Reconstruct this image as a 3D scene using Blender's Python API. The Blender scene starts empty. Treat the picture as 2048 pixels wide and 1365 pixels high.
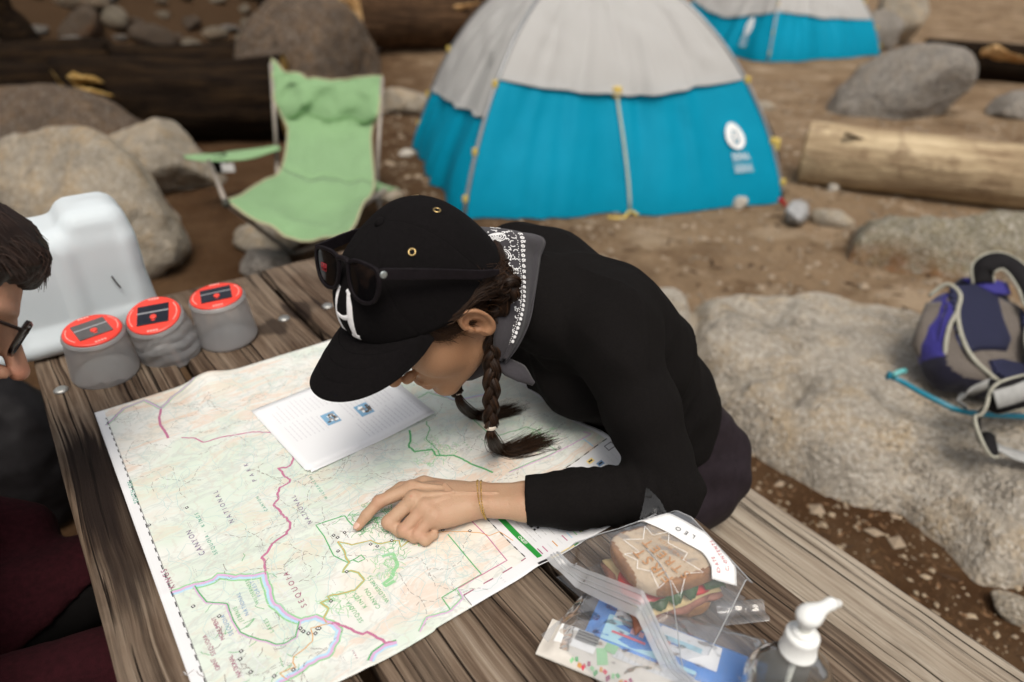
import bpy, bmesh, math, random
import numpy as np
from mathutils import Vector, Matrix, Euler

# ------------------------------------------------------------------ scene, camera, light
S = bpy.context.scene
COL = S.collection
random.seed(7)
RNG = np.random.default_rng(7)

cam = bpy.data.cameras.new("camera")
cam.sensor_width = 36.0
cam.lens = 24.61
cam.clip_start = 0.02
cam.clip_end = 400.0
cam.dof.use_dof = True
cam.dof.focus_distance = 0.97
cam.dof.aperture_fstop = 2.2
cam_o = bpy.data.objects.new("camera", cam)
COL.objects.link(cam_o)
yaw, pitch, roll = math.radians(36.2), math.radians(30.4), math.radians(-0.4)
fw = Vector((math.sin(yaw) * math.cos(pitch), math.cos(yaw) * math.cos(pitch), -math.sin(pitch)))
rt0 = Vector((math.cos(yaw), -math.sin(yaw), 0))
dn0 = fw.cross(rt0)
rt = rt0 * math.cos(roll) + dn0 * math.sin(roll)
up = -(dn0 * math.cos(roll) - rt0 * math.sin(roll))
cam_o.matrix_world = Matrix(((rt.x, up.x, -fw.x, 0), (rt.y, up.y, -fw.y, 0), (rt.z, up.z, -fw.z, 1.47), (0, 0, 0, 1)))
S.camera = cam_o

SUN_EL, SUN_ROT = math.radians(62), math.radians(205)     # sun high, behind the camera, veiled by cloud
world = bpy.data.worlds.new("World")
S.world = world
world.use_nodes = True
wn = world.node_tree
bg = wn.nodes["Background"]
sky = wn.nodes.new("ShaderNodeTexSky")
sky.sky_type = 'NISHITA'
sky.sun_disc = False
sky.sun_elevation = SUN_EL
sky.sun_rotation = SUN_ROT
sky.air_density = 1.0
sky.dust_density = 6.0
sky.ozone_density = 0.6
hsv = wn.nodes.new("ShaderNodeHueSaturation")
hsv.inputs['Saturation'].default_value = 0.18
wn.links.new(sky.outputs[0], hsv.inputs['Color'])
wn.links.new(hsv.outputs[0], bg.inputs[0])
bg.inputs[1].default_value = 0.118
sun = bpy.data.lights.new("sun", 'SUN')
sun.energy = 1.75
sun.angle = math.radians(24)
sun.color = (1.0, 0.90, 0.76)
sun_o = bpy.data.objects.new("sun", sun)
COL.objects.link(sun_o)
# Nishita: rotation measured from +Y towards +X
sd = Vector((math.sin(SUN_ROT) * math.cos(SUN_EL), math.cos(SUN_ROT) * math.cos(SUN_EL), math.sin(SUN_EL)))
sun_o.rotation_euler = sd.to_track_quat('Z', 'Y').to_euler()

S.view_settings.view_transform = 'Standard'
S.view_settings.look = 'None'
S.view_settings.exposure = 0.08
S.view_settings.gamma = 1.0
S.view_settings.use_curve_mapping = False
S.render.engine = 'CYCLES'
S.cycles.use_denoising = True
try:
    S.cycles.denoiser = 'OPENIMAGEDENOISE'
except Exception:
    pass
S.cycles.max_bounces = 8
S.cycles.transparent_max_bounces = 24
S.cycles.caustics_refractive = False
S.cycles.caustics_reflective = False
S.cycles.sample_clamp_indirect = 6.0

# ------------------------------------------------------------------ numpy noise
def _hash(ix, iy, iz, seed):
    h = (ix.astype(np.int64) * 374761393 + iy.astype(np.int64) * 668265263 + iz.astype(np.int64) * 2147483647 + seed * 974634777) & 0xFFFFFFFF
    h = ((h ^ (h >> 13)) * 1274126177) & 0xFFFFFFFF
    h = ((h ^ (h >> 16)) * 2246822519) & 0xFFFFFFFF
    return ((h ^ (h >> 15)) & 0xFFFFFF) / float(0xFFFFFF) * 2 - 1

def vnoise(P, seed=0):
    P = np.asarray(P, float)
    i = np.floor(P); f = P - i; f = f * f * (3 - 2 * f); i = i.astype(np.int64)
    r = 0
    for dx in (0, 1):
        wx = f[..., 0] if dx else 1 - f[..., 0]
        for dy in (0, 1):
            wy = f[..., 1] if dy else 1 - f[..., 1]
            for dz in (0, 1):
                wz = f[..., 2] if dz else 1 - f[..., 2]
                r = r + wx * wy * wz * _hash(i[..., 0] + dx, i[..., 1] + dy, i[..., 2] + dz, seed)
    return r

def fbm(P, octv=4, seed=0, gain=0.5):
    P = np.asarray(P, float); a = 1.0; r = 0; t = 0
    for k in range(octv):
        r = r + a * vnoise(P * 2 ** k + 17.3 * k, seed + k); t += a; a *= gain
    return r / t

def sstep(a, b, x):
    t = np.clip((np.asarray(x, float) - a) / (b - a), 0, 1)
    return t * t * (3 - 2 * t)

# ------------------------------------------------------------------ meshes and objects
WLOC = {}          # world location of each root / part, so that parts can be given in world coordinates

def mesh_data(name, V, F, mats=None, smooth=True, midx=None):
    me = bpy.data.meshes.new(name)
    V = np.asarray(V, float)
    me.from_pydata(V.tolist(), [], [tuple(int(i) for i in f) for f in F] if not isinstance(F, np.ndarray) else F.tolist())
    if mats is not None:
        for m in (mats if isinstance(mats, (list, tuple)) else [mats]):
            me.materials.append(m)
    if midx is not None:
        me.polygons.foreach_set('material_index', np.asarray(midx, np.int32))
    if smooth:
        me.polygons.foreach_set('use_smooth', np.ones(len(me.polygons), bool))
    me.update()
    return me

def obj(name, V, F, mat=None, parent=None, smooth=True, midx=None, base=None, attr=None, uv=None, kind=None, label=None):
    """V in world coordinates. parent: its location is subtracted. base: origin of a thing that is one mesh."""
    V = np.asarray(V, float)
    o0 = np.array(WLOC[parent.name]) if parent is not None else np.array(base if base is not None else (0, 0, 0), float)
    me = mesh_data(name, V - o0, F, mat, smooth, midx)
    if attr:
        for an, val in attr.items():
            val = np.asarray(val, np.float32)
            if val.ndim == 1:
                a = me.attributes.new(an, 'FLOAT', 'POINT'); a.data.foreach_set('value', val)
            else:
                a = me.attributes.new(an, 'FLOAT_VECTOR', 'POINT'); a.data.foreach_set('vector', val.ravel())
    o = bpy.data.objects.new(name, me)
    COL.objects.link(o)
    if parent is not None:
        o.parent = parent
    else:
        o.location = o0
    WLOC[o.name] = tuple(o0)
    if kind: o['kind'] = kind
    if label: o['label'] = label
    return o

def tag(o, label, cat, group=None):
    o['label'] = label; o['category'] = cat
    if group: o['group'] = group
    return o

def stuff_part(o):
    o['kind'] = 'stuff'; return o

def thing(name, loc, label, cat, group=None):
    o = bpy.data.objects.new(name, None)
    o.empty_display_size = 0.05
    COL.objects.link(o)
    o.location = loc
    WLOC[o.name] = tuple(loc)
    return tag(o, label, cat, group)

def structure(o, kind='structure'):
    o['kind'] = kind
    return o

class MB:
    """collects shapes into one mesh"""
    def __init__(s): s.V = []; s.F = []; s.M = []; s.n = 0
    def add(s, V, F, m=0):
        V = np.asarray(V, float); s.V.append(V)
        s.F += [tuple(int(i) + s.n for i in f) for f in F]; s.M += [m] * len(F); s.n += len(V); return s
    def box(s, c, d, R=None, m=0):
        c = np.array(c, float); d = np.array(d, float) / 2
        V = np.array([[x, y, z] for x in (-1, 1) for y in (-1, 1) for z in (-1, 1)]) * d
        if R is not None: V = V @ np.array(R).T
        return s.add(V + c, [(0, 1, 3, 2), (4, 6, 7, 5), (0, 4, 5, 1), (2, 3, 7, 6), (0, 2, 6, 4), (1, 5, 7, 3)], m)
    def tube(s, P, r, n=8, cap=True, m=0, flat=None):
        P = np.asarray(P, float); k = len(P); r = np.broadcast_to(np.asarray(r, float), (k,))
        T = np.gradient(P, axis=0); T /= np.linalg.norm(T, axis=1)[:, None] + 1e-12
        u = np.cross(T[0], [0.13, 0.27, 0.95]); 
        if np.linalg.norm(u) < 1e-3: u = np.cross(T[0], [1, 0, 0])
        u /= np.linalg.norm(u)
        V = []; a = np.arange(n) * 2 * np.pi / n
        fl = 1.0 if flat is None else flat
        for i in range(k):
            u = u - T[i] * (u @ T[i]); u /= np.linalg.norm(u) + 1e-12
            w = np.cross(T[i], u)
            V.append(P[i] + r[i] * (np.cos(a)[:, None] * u + fl * np.sin(a)[:, None] * w))
        F = [(i * n + j, i * n + (j + 1) % n, (i + 1) * n + (j + 1) % n, (i + 1) * n + j) for i in range(k - 1) for j in range(n)]
        if cap:
            F.append(tuple(range(n))[::-1]); F.append(tuple((k - 1) * n + j for j in range(n)))
        return s.add(np.concatenate(V), F, m)
    def lathe(s, prof, c=(0, 0, 0), n=32, R=None, m=0, caps=True):
        a = np.arange(n) * 2 * np.pi / n; V = []
        for r, z in prof: V.append(np.stack([r * np.cos(a), r * np.sin(a), np.full(n, z)], 1))
        V = np.concatenate(V); k = len(prof)
        if R is not None: V = V @ np.array(R).T
        F = [(i * n + j, i * n + (j + 1) % n, (i + 1) * n + (j + 1) % n, (i + 1) * n + j) for i in range(k - 1) for j in range(n)]
        if caps:
            F.append(tuple(range(n))[::-1]); F.append(tuple((k - 1) * n + j for j in range(n)))
        return s.add(V + np.array(c, float), F, m)
    def grid(s, G, m=0, closed_u=False):
        G = np.asarray(G, float); a, b = G.shape[:2]
        F = [(i * b + j, i * b + j + 1, ((i + 1) % a) * b + j + 1, ((i + 1) % a) * b + j) for i in range(a if closed_u else a - 1) for j in range(b - 1)]
        return s.add(G.reshape(-1, 3), F, m)
    def sphere(s, c, r, n=12, k=8, R=None, m=0):
        r = np.broadcast_to(np.asarray(r, float), (3,))
        th = np.linspace(0, np.pi, k + 1)[1:-1]; a = np.arange(n) * 2 * np.pi / n
        V = [[0, 0, 1]] + [[np.sin(t) * np.cos(x), np.sin(t) * np.sin(x), np.cos(t)] for t in th for x in a] + [[0, 0, -1]]
        V = np.array(V) * r
        if R is not None: V = V @ np.array(R).T
        F = [(0, 1 + j, 1 + (j + 1) % n) for j in range(n)]
        for i in range(k - 2):
            F += [(1 + i * n + j, 1 + (i + 1) * n + j, 1 + (i + 1) * n + (j + 1) % n, 1 + i * n + (j + 1) % n) for j in range(n)]
        e = 1 + (k - 1) * n; b0 = 1 + (k - 2) * n
        F += [(b0 + (j + 1) % n, b0 + j, e) for j in range(n)]
        return s.add(V + np.array(c, float), F, m)
    def arrays(s): return np.concatenate(s.V), s.F
    def build(s, name, mat, parent=None, smooth=True, **kw):
        V, F = s.arrays()
        mi = s.M if isinstance(mat, (list, tuple)) else None
        return obj(name, V, F, mat, parent, smooth, midx=mi, **kw)

def bevel(o, w, seg=2, ang=35):
    m = o.modifiers.new("bevel", 'BEVEL'); m.width = w; m.segments = seg; m.limit_method = 'ANGLE'; m.angle_limit = math.radians(ang); return o

def solid(o, t, off=0.0):
    m = o.modifiers.new("thickness", 'SOLIDIFY'); m.thickness = t; m.offset = off; return o

def subsurf(o, lv=1):
    m = o.modifiers.new("subdivision", 'SUBSURF'); m.levels = lv; m.render_levels = lv; return o

def spline(P, n=40):
    """Catmull-Rom through the points"""
    P = np.asarray(P, float); k = len(P)
    Q = np.concatenate([[2 * P[0] - P[1]], P, [2 * P[-1] - P[-2]]])
    t = np.linspace(0, k - 1 - 1e-9, n); i = t.astype(int); f = (t - i)[:, None]
    p0, p1, p2, p3 = Q[i], Q[i + 1], Q[i + 2], Q[i + 3]
    return 0.5 * (2 * p1 + (p2 - p0) * f + (2 * p0 - 5 * p1 + 4 * p2 - p3) * f ** 2 + (3 * p1 - p0 - 3 * p2 + p3) * f ** 3)

def rotz(a): c, s = math.cos(a), math.sin(a); return np.array([[c, -s, 0], [s, c, 0], [0, 0, 1.0]])
def rotx(a): c, s = math.cos(a), math.sin(a); return np.array([[1.0, 0, 0], [0, c, -s], [0, s, c]])
def roty(a): c, s = math.cos(a), math.sin(a); return np.array([[c, 0, s], [0, 1.0, 0], [-s, 0, c]])
def frame(z, x=(1, 0, 0)):
    z = np.asarray(z, float); z = z / np.linalg.norm(z); x = np.asarray(x, float); x = x - z * (x @ z); x /= np.linalg.norm(x)
    return np.stack([x, np.cross(z, x), z], 1)

# ------------------------------------------------------------------ implicit surfaces (for bodies, hands, clothes)
def rcone(P, a, b, ra, rb):
    a = np.asarray(a, float); b = np.asarray(b, float); ba = b - a
    t = np.clip(((P - a) @ ba) / (ba @ ba), 0, 1)
    return np.linalg.norm(P - a - t[..., None] * ba, axis=-1) - (ra + (rb - ra) * t)
def ell(P, c, r, R=None):
    q = P - np.asarray(c, float)
    if R is not None: q = q @ np.asarray(R)
    r = np.asarray(r, float); k0 = np.linalg.norm(q / r, axis=-1); k1 = np.linalg.norm(q / (r * r), axis=-1) + 1e-9
    return k0 * (k0 - 1) / k1
def rbox(P, c, h, r, R=None):
    q = P - np.asarray(c, float)
    if R is not None: q = q @ np.asarray(R)
    q = np.abs(q) - (np.asarray(h, float) - r)
    return np.linalg.norm(np.maximum(q, 0), axis=-1) + np.minimum(q.max(-1), 0) - r
def smin(a, b, k):
    h = np.clip(0.5 + 0.5 * (b - a) / k, 0, 1); return b + (a - b) * h - k * h * (1 - h)
def smax(a, b, k): return -smin(-a, -b, k)

def surf(fn, lo, hi, res):
    """naive surface nets of fn < 0"""
    lo = np.asarray(lo, float); n = np.ceil((np.asarray(hi, float) - lo) / res).astype(int) + 1
    ax = [lo[i] + res * np.arange(n[i]) for i in range(3)]
    D = np.empty(n, np.float32)
    step = max(1, int(400000 // (n[1] * n[2])))
    for i in range(0, n[0], step):
        g = np.stack(np.meshgrid(ax[0][i:i + step], ax[1], ax[2], indexing='ij'), -1)
        D[i:i + step] = fn(g.reshape(-1, 3)).reshape(g.shape[:3])
    ins = D < 0
    c = np.zeros(n - 1, np.int8)
    for dx in (0, 1):
        for dy in (0, 1):
            for dz in (0, 1):
                c += ins[dx:n[0] - 1 + dx, dy:n[1] - 1 + dy, dz:n[2] - 1 + dz]
    cells = np.argwhere((c > 0) & (c < 8))
    idx = np.full(n - 1, -1, np.int64); idx[tuple(cells.T)] = np.arange(len(cells))
    acc = np.zeros((len(cells), 3)); cnt = np.zeros(len(cells))
    cor = [np.array(v) for v in ((0, 0, 0), (1, 0, 0), (0, 1, 0), (0, 0, 1), (1, 1, 0), (1, 0, 1), (0, 1, 1), (1, 1, 1))]
    ed = [(0, 1), (0, 2), (0, 3), (1, 4), (1, 5), (2, 4), (2, 6), (3, 5), (3, 6), (4, 7), (5, 7), (6, 7)]
    for a, b in ed:
        pa, pb = cells + cor[a], cells + cor[b]
        da, db = D[tuple(pa.T)], D[tuple(pb.T)]
        m = (da < 0) != (db < 0)
        t = np.where(m, da / np.where(m, da - db, 1), 0)
        acc += np.where(m[:, None], cor[a] + (cor[b] - cor[a]) * t[:, None], 0); cnt += m
    V = lo + (cells + acc / cnt[:, None]) * res
    F = []
    for axi in range(3):
        b, cc = [(1, 2), (2, 0), (0, 1)][axi]
        sl0 = [slice(None)] * 3; sl1 = [slice(None)] * 3; sl0[axi] = slice(0, n[axi] - 1); sl1[axi] = slice(1, n[axi])
        a0, a1 = ins[tuple(sl0)], ins[tuple(sl1)]
        e = np.argwhere(a0 != a1)
        ok = (e[:, b] > 0) & (e[:, cc] > 0) & (e[:, b] < n[b] - 1) & (e[:, cc] < n[cc] - 1)
        e = e[ok]; fl = a0[tuple(e.T)]
        ob = np.zeros(3, int); ob[b] = 1; oc = np.zeros(3, int); oc[cc] = 1
        q = np.stack([idx[tuple((e - ob - oc).T)], idx[tuple((e - oc).T)], idx[tuple(e.T)], idx[tuple((e - ob).T)]], 1)
        q[~fl] = q[~fl][:, ::-1]
        F.append(q)
    return V, np.concatenate(F)

# ------------------------------------------------------------------ materials
class NT:
    def __init__(s, name):
        s.m = bpy.data.materials.new(name); s.m.use_nodes = True; s.t = s.m.node_tree; s.N = s.t.nodes
        s.b = s.N["Principled BSDF"]; s.out = s.N["Material Output"]; s._oc = None
    def link(s, a, b): s.t.links.new(a, b)
    def n(s, typ, **kw):
        x = s.N.new(typ)
        for k, v in kw.items(): setattr(x, k, v)
        return x
    def put(s, sock, v):
        if hasattr(v, 'is_output') or isinstance(v, bpy.types.NodeSocket): s.link(v, sock)
        else:
            if isinstance(v, (tuple, list)) and len(v) == 3 and sock.type == 'RGBA': v = tuple(v) + (1,)
            sock.default_value = v
    def set(s, **kw):
        for k, v in kw.items(): s.put(s.b.inputs[k.replace('_', ' ')], v)
        return s
    def oc(s):
        if s._oc is None: s._oc = s.n('ShaderNodeTexCoord').outputs['Object']
        return s._oc
    def attr(s, name): return s.n('ShaderNodeAttribute', attribute_name=name)
    def mapv(s, v=None, scale=(1, 1, 1), loc=(0, 0, 0), rot=(0, 0, 0)):
        x = s.n('ShaderNodeMapping'); s.put(x.inputs['Vector'], v or s.oc()); x.inputs['Scale'].default_value = scale
        x.inputs['Location'].default_value = loc; x.inputs['Rotation'].default_value = rot; return x.outputs[0]
    def noise(s, scale, detail=4, rough=0.55, v=None, dist=0.0, out=0):
        x = s.n('ShaderNodeTexNoise'); s.put(x.inputs['Vector'], v or s.oc()); x.inputs['Scale'].default_value = scale
        x.inputs['Detail'].default_value = detail; x.inputs['Roughness'].default_value = rough; x.inputs['Distortion'].default_value = dist
        return x.outputs[out]
    def voro(s, scale, v=None, feat='F1', out='Distance', rnd=1.0):
        x = s.n('ShaderNodeTexVoronoi', feature=feat); s.put(x.inputs['Vector'], v or s.oc()); x.inputs['Scale'].default_value = scale
        x.inputs['Randomness'].default_value = rnd; return x.outputs[out]
    def wave(s, scale, v=None, dist=0, detail=2, dscale=1, typ='BANDS', dirn='X', prof='SIN'):
        x = s.n('ShaderNodeTexWave', wave_type=typ, bands_direction=dirn, wave_profile=prof); s.put(x.inputs['Vector'], v or s.oc())
        x.inputs['Scale'].default_value = scale; x.inputs['Distortion'].default_value = dist; x.inputs['Detail'].default_value = detail
        x.inputs['Detail Scale'].default_value = dscale; return x.outputs['Fac']
    def ramp(s, f, stops, interp='LINEAR'):
        x = s.n('ShaderNodeValToRGB'); x.color_ramp.interpolation = interp; s.put(x.inputs[0], f)
        e = x.color_ramp.elements
        while len(e) < len(stops): e.new(0.5)
        for i, (p, c) in enumerate(stops):
            e[i].position = p; e[i].color = (c, c, c, 1) if isinstance(c, (int, float)) else tuple(c) + (1,)
        return x.outputs[0]
    def mix(s, a, b, f, blend='MIX'):
        x = s.n('ShaderNodeMix', data_type='RGBA', blend_type=blend)
        s.put(x.inputs[0], f); s.put(x.inputs[6], a); s.put(x.inputs[7], b); return x.outputs[2]
    def math(s, op, a, b=0.0, c=None, clamp=False):
        x = s.n('ShaderNodeMath', operation=op, use_clamp=clamp); s.put(x.inputs[0], a); s.put(x.inputs[1], b)
        if c is not None: s.put(x.inputs[2], c)
        return x.outputs[0]
    def bump(s, h, strength=0.5, dist=0.01, normal=None):
        x = s.n('ShaderNodeBump'); s.put(x.inputs['Height'], h); x.inputs['Strength'].default_value = strength; x.inputs['Distance'].default_value = dist
        if normal is not None: s.link(normal, x.inputs['Normal'])
        s.link(x.outputs[0], s.b.inputs['Normal']); return x.outputs[0]

def plain(name, c, rough=0.6, metal=0.0, var=0.12, scale=40, bump=0.0, **kw):
    t = NT(name)
    f = t.noise(scale, 4, 0.6)
    dk = tuple(x * (1 - var) for x in c); lt = tuple(min(1, x * (1 + var)) for x in c)
    t.set(Base_Color=t.ramp(f, [(0.3, dk), (0.7, lt)]), Roughness=rough, Metallic=metal, Specular_IOR_Level=0.5 if rough < .5 or metal else 0.15)
    if bump: t.bump(t.noise(scale * 4, 3), bump, 0.002)
    for k, v in kw.items(): t.put(t.b.inputs[k.replace('_', ' ')], v)
    return t.m

# ------------------------------------------------------------------ ground
def ground_h(x, y):
    x = np.asarray(x, float); y = np.asarray(y, float)
    s = y - 0.50 * x - 5.9
    rise = 0.55 * np.where(s > 0, s * s / (s + 1.0), 0)
    rise = np.minimum(rise, 8 + 0 * rise)
    P = np.stack([x, y, 0 * x], -1)
    return rise + 0.035 * fbm(P * 0.9, 3, 3) * sstep(1.4, 3.0, np.hypot(x, y)) + 0.012 * fbm(P * 6, 3, 5)

def gh(x, y): return float(ground_h(np.array([x]), np.array([y]))[0])

def dirt_material():
    t = NT("dirt")
    big = t.noise(0.55, 4, 0.6); mid = t.noise(4.5, 5, 0.65); fine = t.noise(46, 5, 0.7)
    c = t.ramp(big, [(0.36, (0.075, 0.040, 0.019)), (0.5, (0.145, 0.088, 0.048)), (0.64, (0.22, 0.150, 0.090))])
    c = t.mix(c, t.ramp(mid, [(0.3, (0.050, 0.026, 0.013)), (0.7, (0.25, 0.165, 0.095))]), 0.55)
    # dry trodden dust on the right, dark duff on the left under the logs
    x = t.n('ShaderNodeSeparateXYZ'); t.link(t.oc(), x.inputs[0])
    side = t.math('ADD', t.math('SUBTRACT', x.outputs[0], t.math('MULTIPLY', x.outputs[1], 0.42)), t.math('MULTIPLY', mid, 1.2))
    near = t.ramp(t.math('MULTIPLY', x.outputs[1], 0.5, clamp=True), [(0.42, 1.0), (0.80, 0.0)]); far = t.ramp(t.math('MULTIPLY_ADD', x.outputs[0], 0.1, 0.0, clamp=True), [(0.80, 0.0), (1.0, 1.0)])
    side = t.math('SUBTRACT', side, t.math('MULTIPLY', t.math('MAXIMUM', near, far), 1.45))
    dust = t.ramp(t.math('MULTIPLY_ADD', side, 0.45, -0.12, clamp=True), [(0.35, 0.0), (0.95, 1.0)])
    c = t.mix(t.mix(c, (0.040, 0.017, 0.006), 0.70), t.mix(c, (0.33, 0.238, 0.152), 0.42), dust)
    c = t.mix(c, t.mix(c, (0.10, 0.058, 0.030), 0.65), t.ramp(t.noise(1.7, 5, .65, dist=.8), [(.50, 0.0), (.62, 1.0)]))
    c = t.mix(c, (0.38, 0.29, 0.20), t.math('MULTIPLY', t.math('MULTIPLY', t.ramp(t.noise(2.6, 4, .6), [(.54, 0.0), (.66, 1.0)]), dust), .7))
    sp = t.ramp(t.voro(75), [(0.0, 1.0), (0.22, 0.0)])
    msk = t.ramp(t.noise(9, 3), [(0.52, 0.0), (0.66, 1.0)])
    c = t.mix(c, (0.34, 0.27, 0.20), t.math('MULTIPLY', t.math('MULTIPLY', sp, msk), 0.8))
    c = t.mix(c, (0.035, 0.022, 0.014), t.math('MULTIPLY', t.ramp(fine, [(0.32, 1.0), (0.45, 0.0)]), 0.55))
    bank = t.ramp(t.math('MULTIPLY_ADD', x.outputs[2], 1.0, 0.0, clamp=True), [(0.05, 0.0), (0.30, 1.0)])
    c = t.mix(c, t.mix((0.030, 0.017, 0.009), (0.075, 0.045, 0.024), fine), t.math('MULTIPLY', bank, .85))
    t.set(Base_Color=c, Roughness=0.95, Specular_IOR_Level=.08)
    t.bump(t.math('ADD', t.math('MULTIPLY', fine, 0.5), mid), 0.9, 0.03)
    return t.m
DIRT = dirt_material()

def axis_pts(lo, hi, c0, c1, fine, n):
    a = np.arange(c0, c1, fine)
    k = np.linspace(0, 1, n) ** 2.2
    return np.concatenate([(c0 - k * (c0 - lo))[1:][::-1], a, c1 + k * (hi - c1)])
gx = axis_pts(-70, 110, -2.0, 9.0, 0.07, 36); gy = axis_pts(-60, 110, -1.5, 8.0, 0.07, 36)
GX, GY = np.meshgrid(gx, gy, indexing='ij')
GG = np.stack([GX, GY, ground_h(GX, GY)], -1)
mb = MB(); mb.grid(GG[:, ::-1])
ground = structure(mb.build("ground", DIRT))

# ------------------------------------------------------------------ stone
def granite(name, base=(0.34, 0.30, 0.25), dark=(0.07, 0.06, 0.05), tan=(0.38, 0.29, 0.19), rust=0.0, speck=1.0, sc=1.0, moss=0.0):
    t = NT(name)
    big = t.noise(2.2 * sc, 5, 0.6); mid = t.noise(9 * sc, 5, 0.65); fine = t.noise(95 * sc, 3, 0.65)
    lt = tuple(min(1, v * 1.28) for v in base); dk = tuple(v * 0.66 for v in base)
    c = t.ramp(big, [(0.3, dk), (0.5, base), (0.7, lt)])
    c = t.mix(c, tan, t.math('MULTIPLY', t.ramp(mid, [(0.46, 0.0), (0.68, 1.0)]), 0.75))
    c = t.mix(c, tuple(v * 0.55 for v in base), t.math('MULTIPLY', t.ramp(t.noise(5 * sc, 6, 0.75, dist=0.6), [(0.52, 0.0), (0.62, 1.0)]), 0.7))
    v = t.voro(120 * sc, out='Color')
    vs = t.n('ShaderNodeSeparateColor'); t.link(v, vs.inputs[0])
    spk = t.math('MULTIPLY', t.ramp(vs.outputs[0], [(0.66, 0.0), (0.72, 1.0)]), t.ramp(mid, [(0.3, 0.35), (0.65, 1.0)]))
    c = t.mix(c, dark, t.math('MULTIPLY', t.math('MULTIPLY', spk, t.ramp(t.noise(1.6 * sc, 3, .6), [(.4, .25), (.62, 1.0)])), 0.8 * speck))
    c = t.mix(c, (0.56, 0.52, 0.46), t.math('MULTIPLY', t.ramp(vs.outputs[1], [(0.72, 0.0), (0.78, 1.0)]), 0.55 * speck))
    c = t.mix(c, dark, t.math('MULTIPLY', t.ramp(fine, [(0.33, 1.0), (0.42, 0.0)]), 0.5 * speck))
    if rust:
        g = t.n('ShaderNodeSeparateXYZ'); t.link(t.oc(), g.inputs[0])
        rz = t.ramp(t.math('MULTIPLY_ADD', g.outputs[2], -2.4, 0.75, clamp=True), [(0.3, 0.0), (0.9, 1.0)])
        c = t.mix(c, (0.30, 0.12, 0.035), t.math('MULTIPLY', t.math('MULTIPLY', t.ramp(t.noise(4.0, 5, 0.7), [(0.40, 0.0), (0.6, 1.0)]), rz), rust))
    if moss: c = t.mix(c, (0.10, 0.09, 0.045), t.math('MULTIPLY', t.ramp(t.noise(3.3, 5, 0.7), [(0.46, 0.0), (0.6, 1.0)]), moss))
    t.set(Base_Color=c, Roughness=0.9, Specular_IOR_Level=.12)
    t.bump(t.math('ADD', mid, t.math('MULTIPLY', fine, 0.35)), 1.0, 0.05)
    return t.m
GR_PALE = granite("granite_pale", (0.40, 0.345, 0.27), tan=(0.42, 0.30, 0.17), speck=0.7)
GR_SLAB = granite("granite_slab", (0.40, 0.355, 0.295), tan=(0.40, 0.30, 0.185), speck=0.8, sc=0.75)
GR_GREY = granite("granite_grey", (0.25, 0.225, 0.20), tan=(0.27, 0.22, 0.17), speck=1.0)
GR_RUST = granite("granite_rust", (0.30, 0.27, 0.20), tan=(0.28, 0.23, 0.13), rust=1.0, speck=1.2, moss=0.35)
GR_BROWN = granite("stone_brown", (0.105, 0.074, 0.052), dark=(0.03, 0.022, 0.018), tan=(0.16, 0.10, 0.055), speck=0.35, rust=0.35)
GR_WHITE = granite("stone_white", (0.60, 0.55, 0.48), dark=(0.3, 0.27, 0.23), tan=(0.5, 0.42, 0.32), speck=0.4)
GR_SCREE = granite("stone_scree", (0.24, 0.205, 0.155), tan=(0.28, 0.19, 0.095), speck=0.5, rust=0.3)

_ICO = {}
def ico(k):
    if k not in _ICO:
        b = bmesh.new(); bmesh.ops.create_icosphere(b, subdivisions=k, radius=1.0)
        b.verts.ensure_lookup_table()
        _ICO[k] = (np.array([v.co for v in b.verts]), np.array([[v.index for v in f.verts] for f in b.faces])); b.free()
    return _ICO[k]

def rock_shape(seed, dims, k=4, planes=15, sharp=22, rough=0.085, extra=None):
    r = np.random.default_rng(seed)
    D, F = ico(k)
    N = r.normal(size=(planes, 3)); N /= np.linalg.norm(N, axis=1)[:, None]
    off = r.uniform(0.72, 1.0, planes)
    if extra:
        for e, d in extra:
            e = np.array(e, float); N = np.vstack([N, e / np.linalg.norm(e)]); off = np.append(off, d)
    dd = np.maximum(D @ N.T, 0.02)
    R = off / dd
    rr = (np.sum(np.minimum(R, 3.0) ** -sharp, axis=1) + 1.15 ** -sharp) ** (-1 / sharp)
    V = D * rr[:, None]
    V = V * (1 + rough * fbm(V * 2.6 + seed, 4, seed) + rough * 0.5 * fbm(V * 8 + seed, 4, seed + 9))[:, None]
    return V * np.array(dims, float), F

def rock(name, seed, base, dims, mat, label, rz=0.0, tilt=(0, 0), sink=0.25, k=4, group=None, cat='rock', **kw):
    V, F = rock_shape(seed, dims, k, **kw)
    V = V @ (rotz(rz) @ rotx(tilt[0]) @ roty(tilt[1])).T
    z0 = V[:, 2].min(); h = V[:, 2].max() - z0
    V[:, 2] += -z0 - sink * h
    o = obj(name, V + np.array(base, float), F, mat, base=base)
    return tag(o, label, cat, group)

def on_ground(x, y): return (x, y, gh(x, y))

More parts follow.
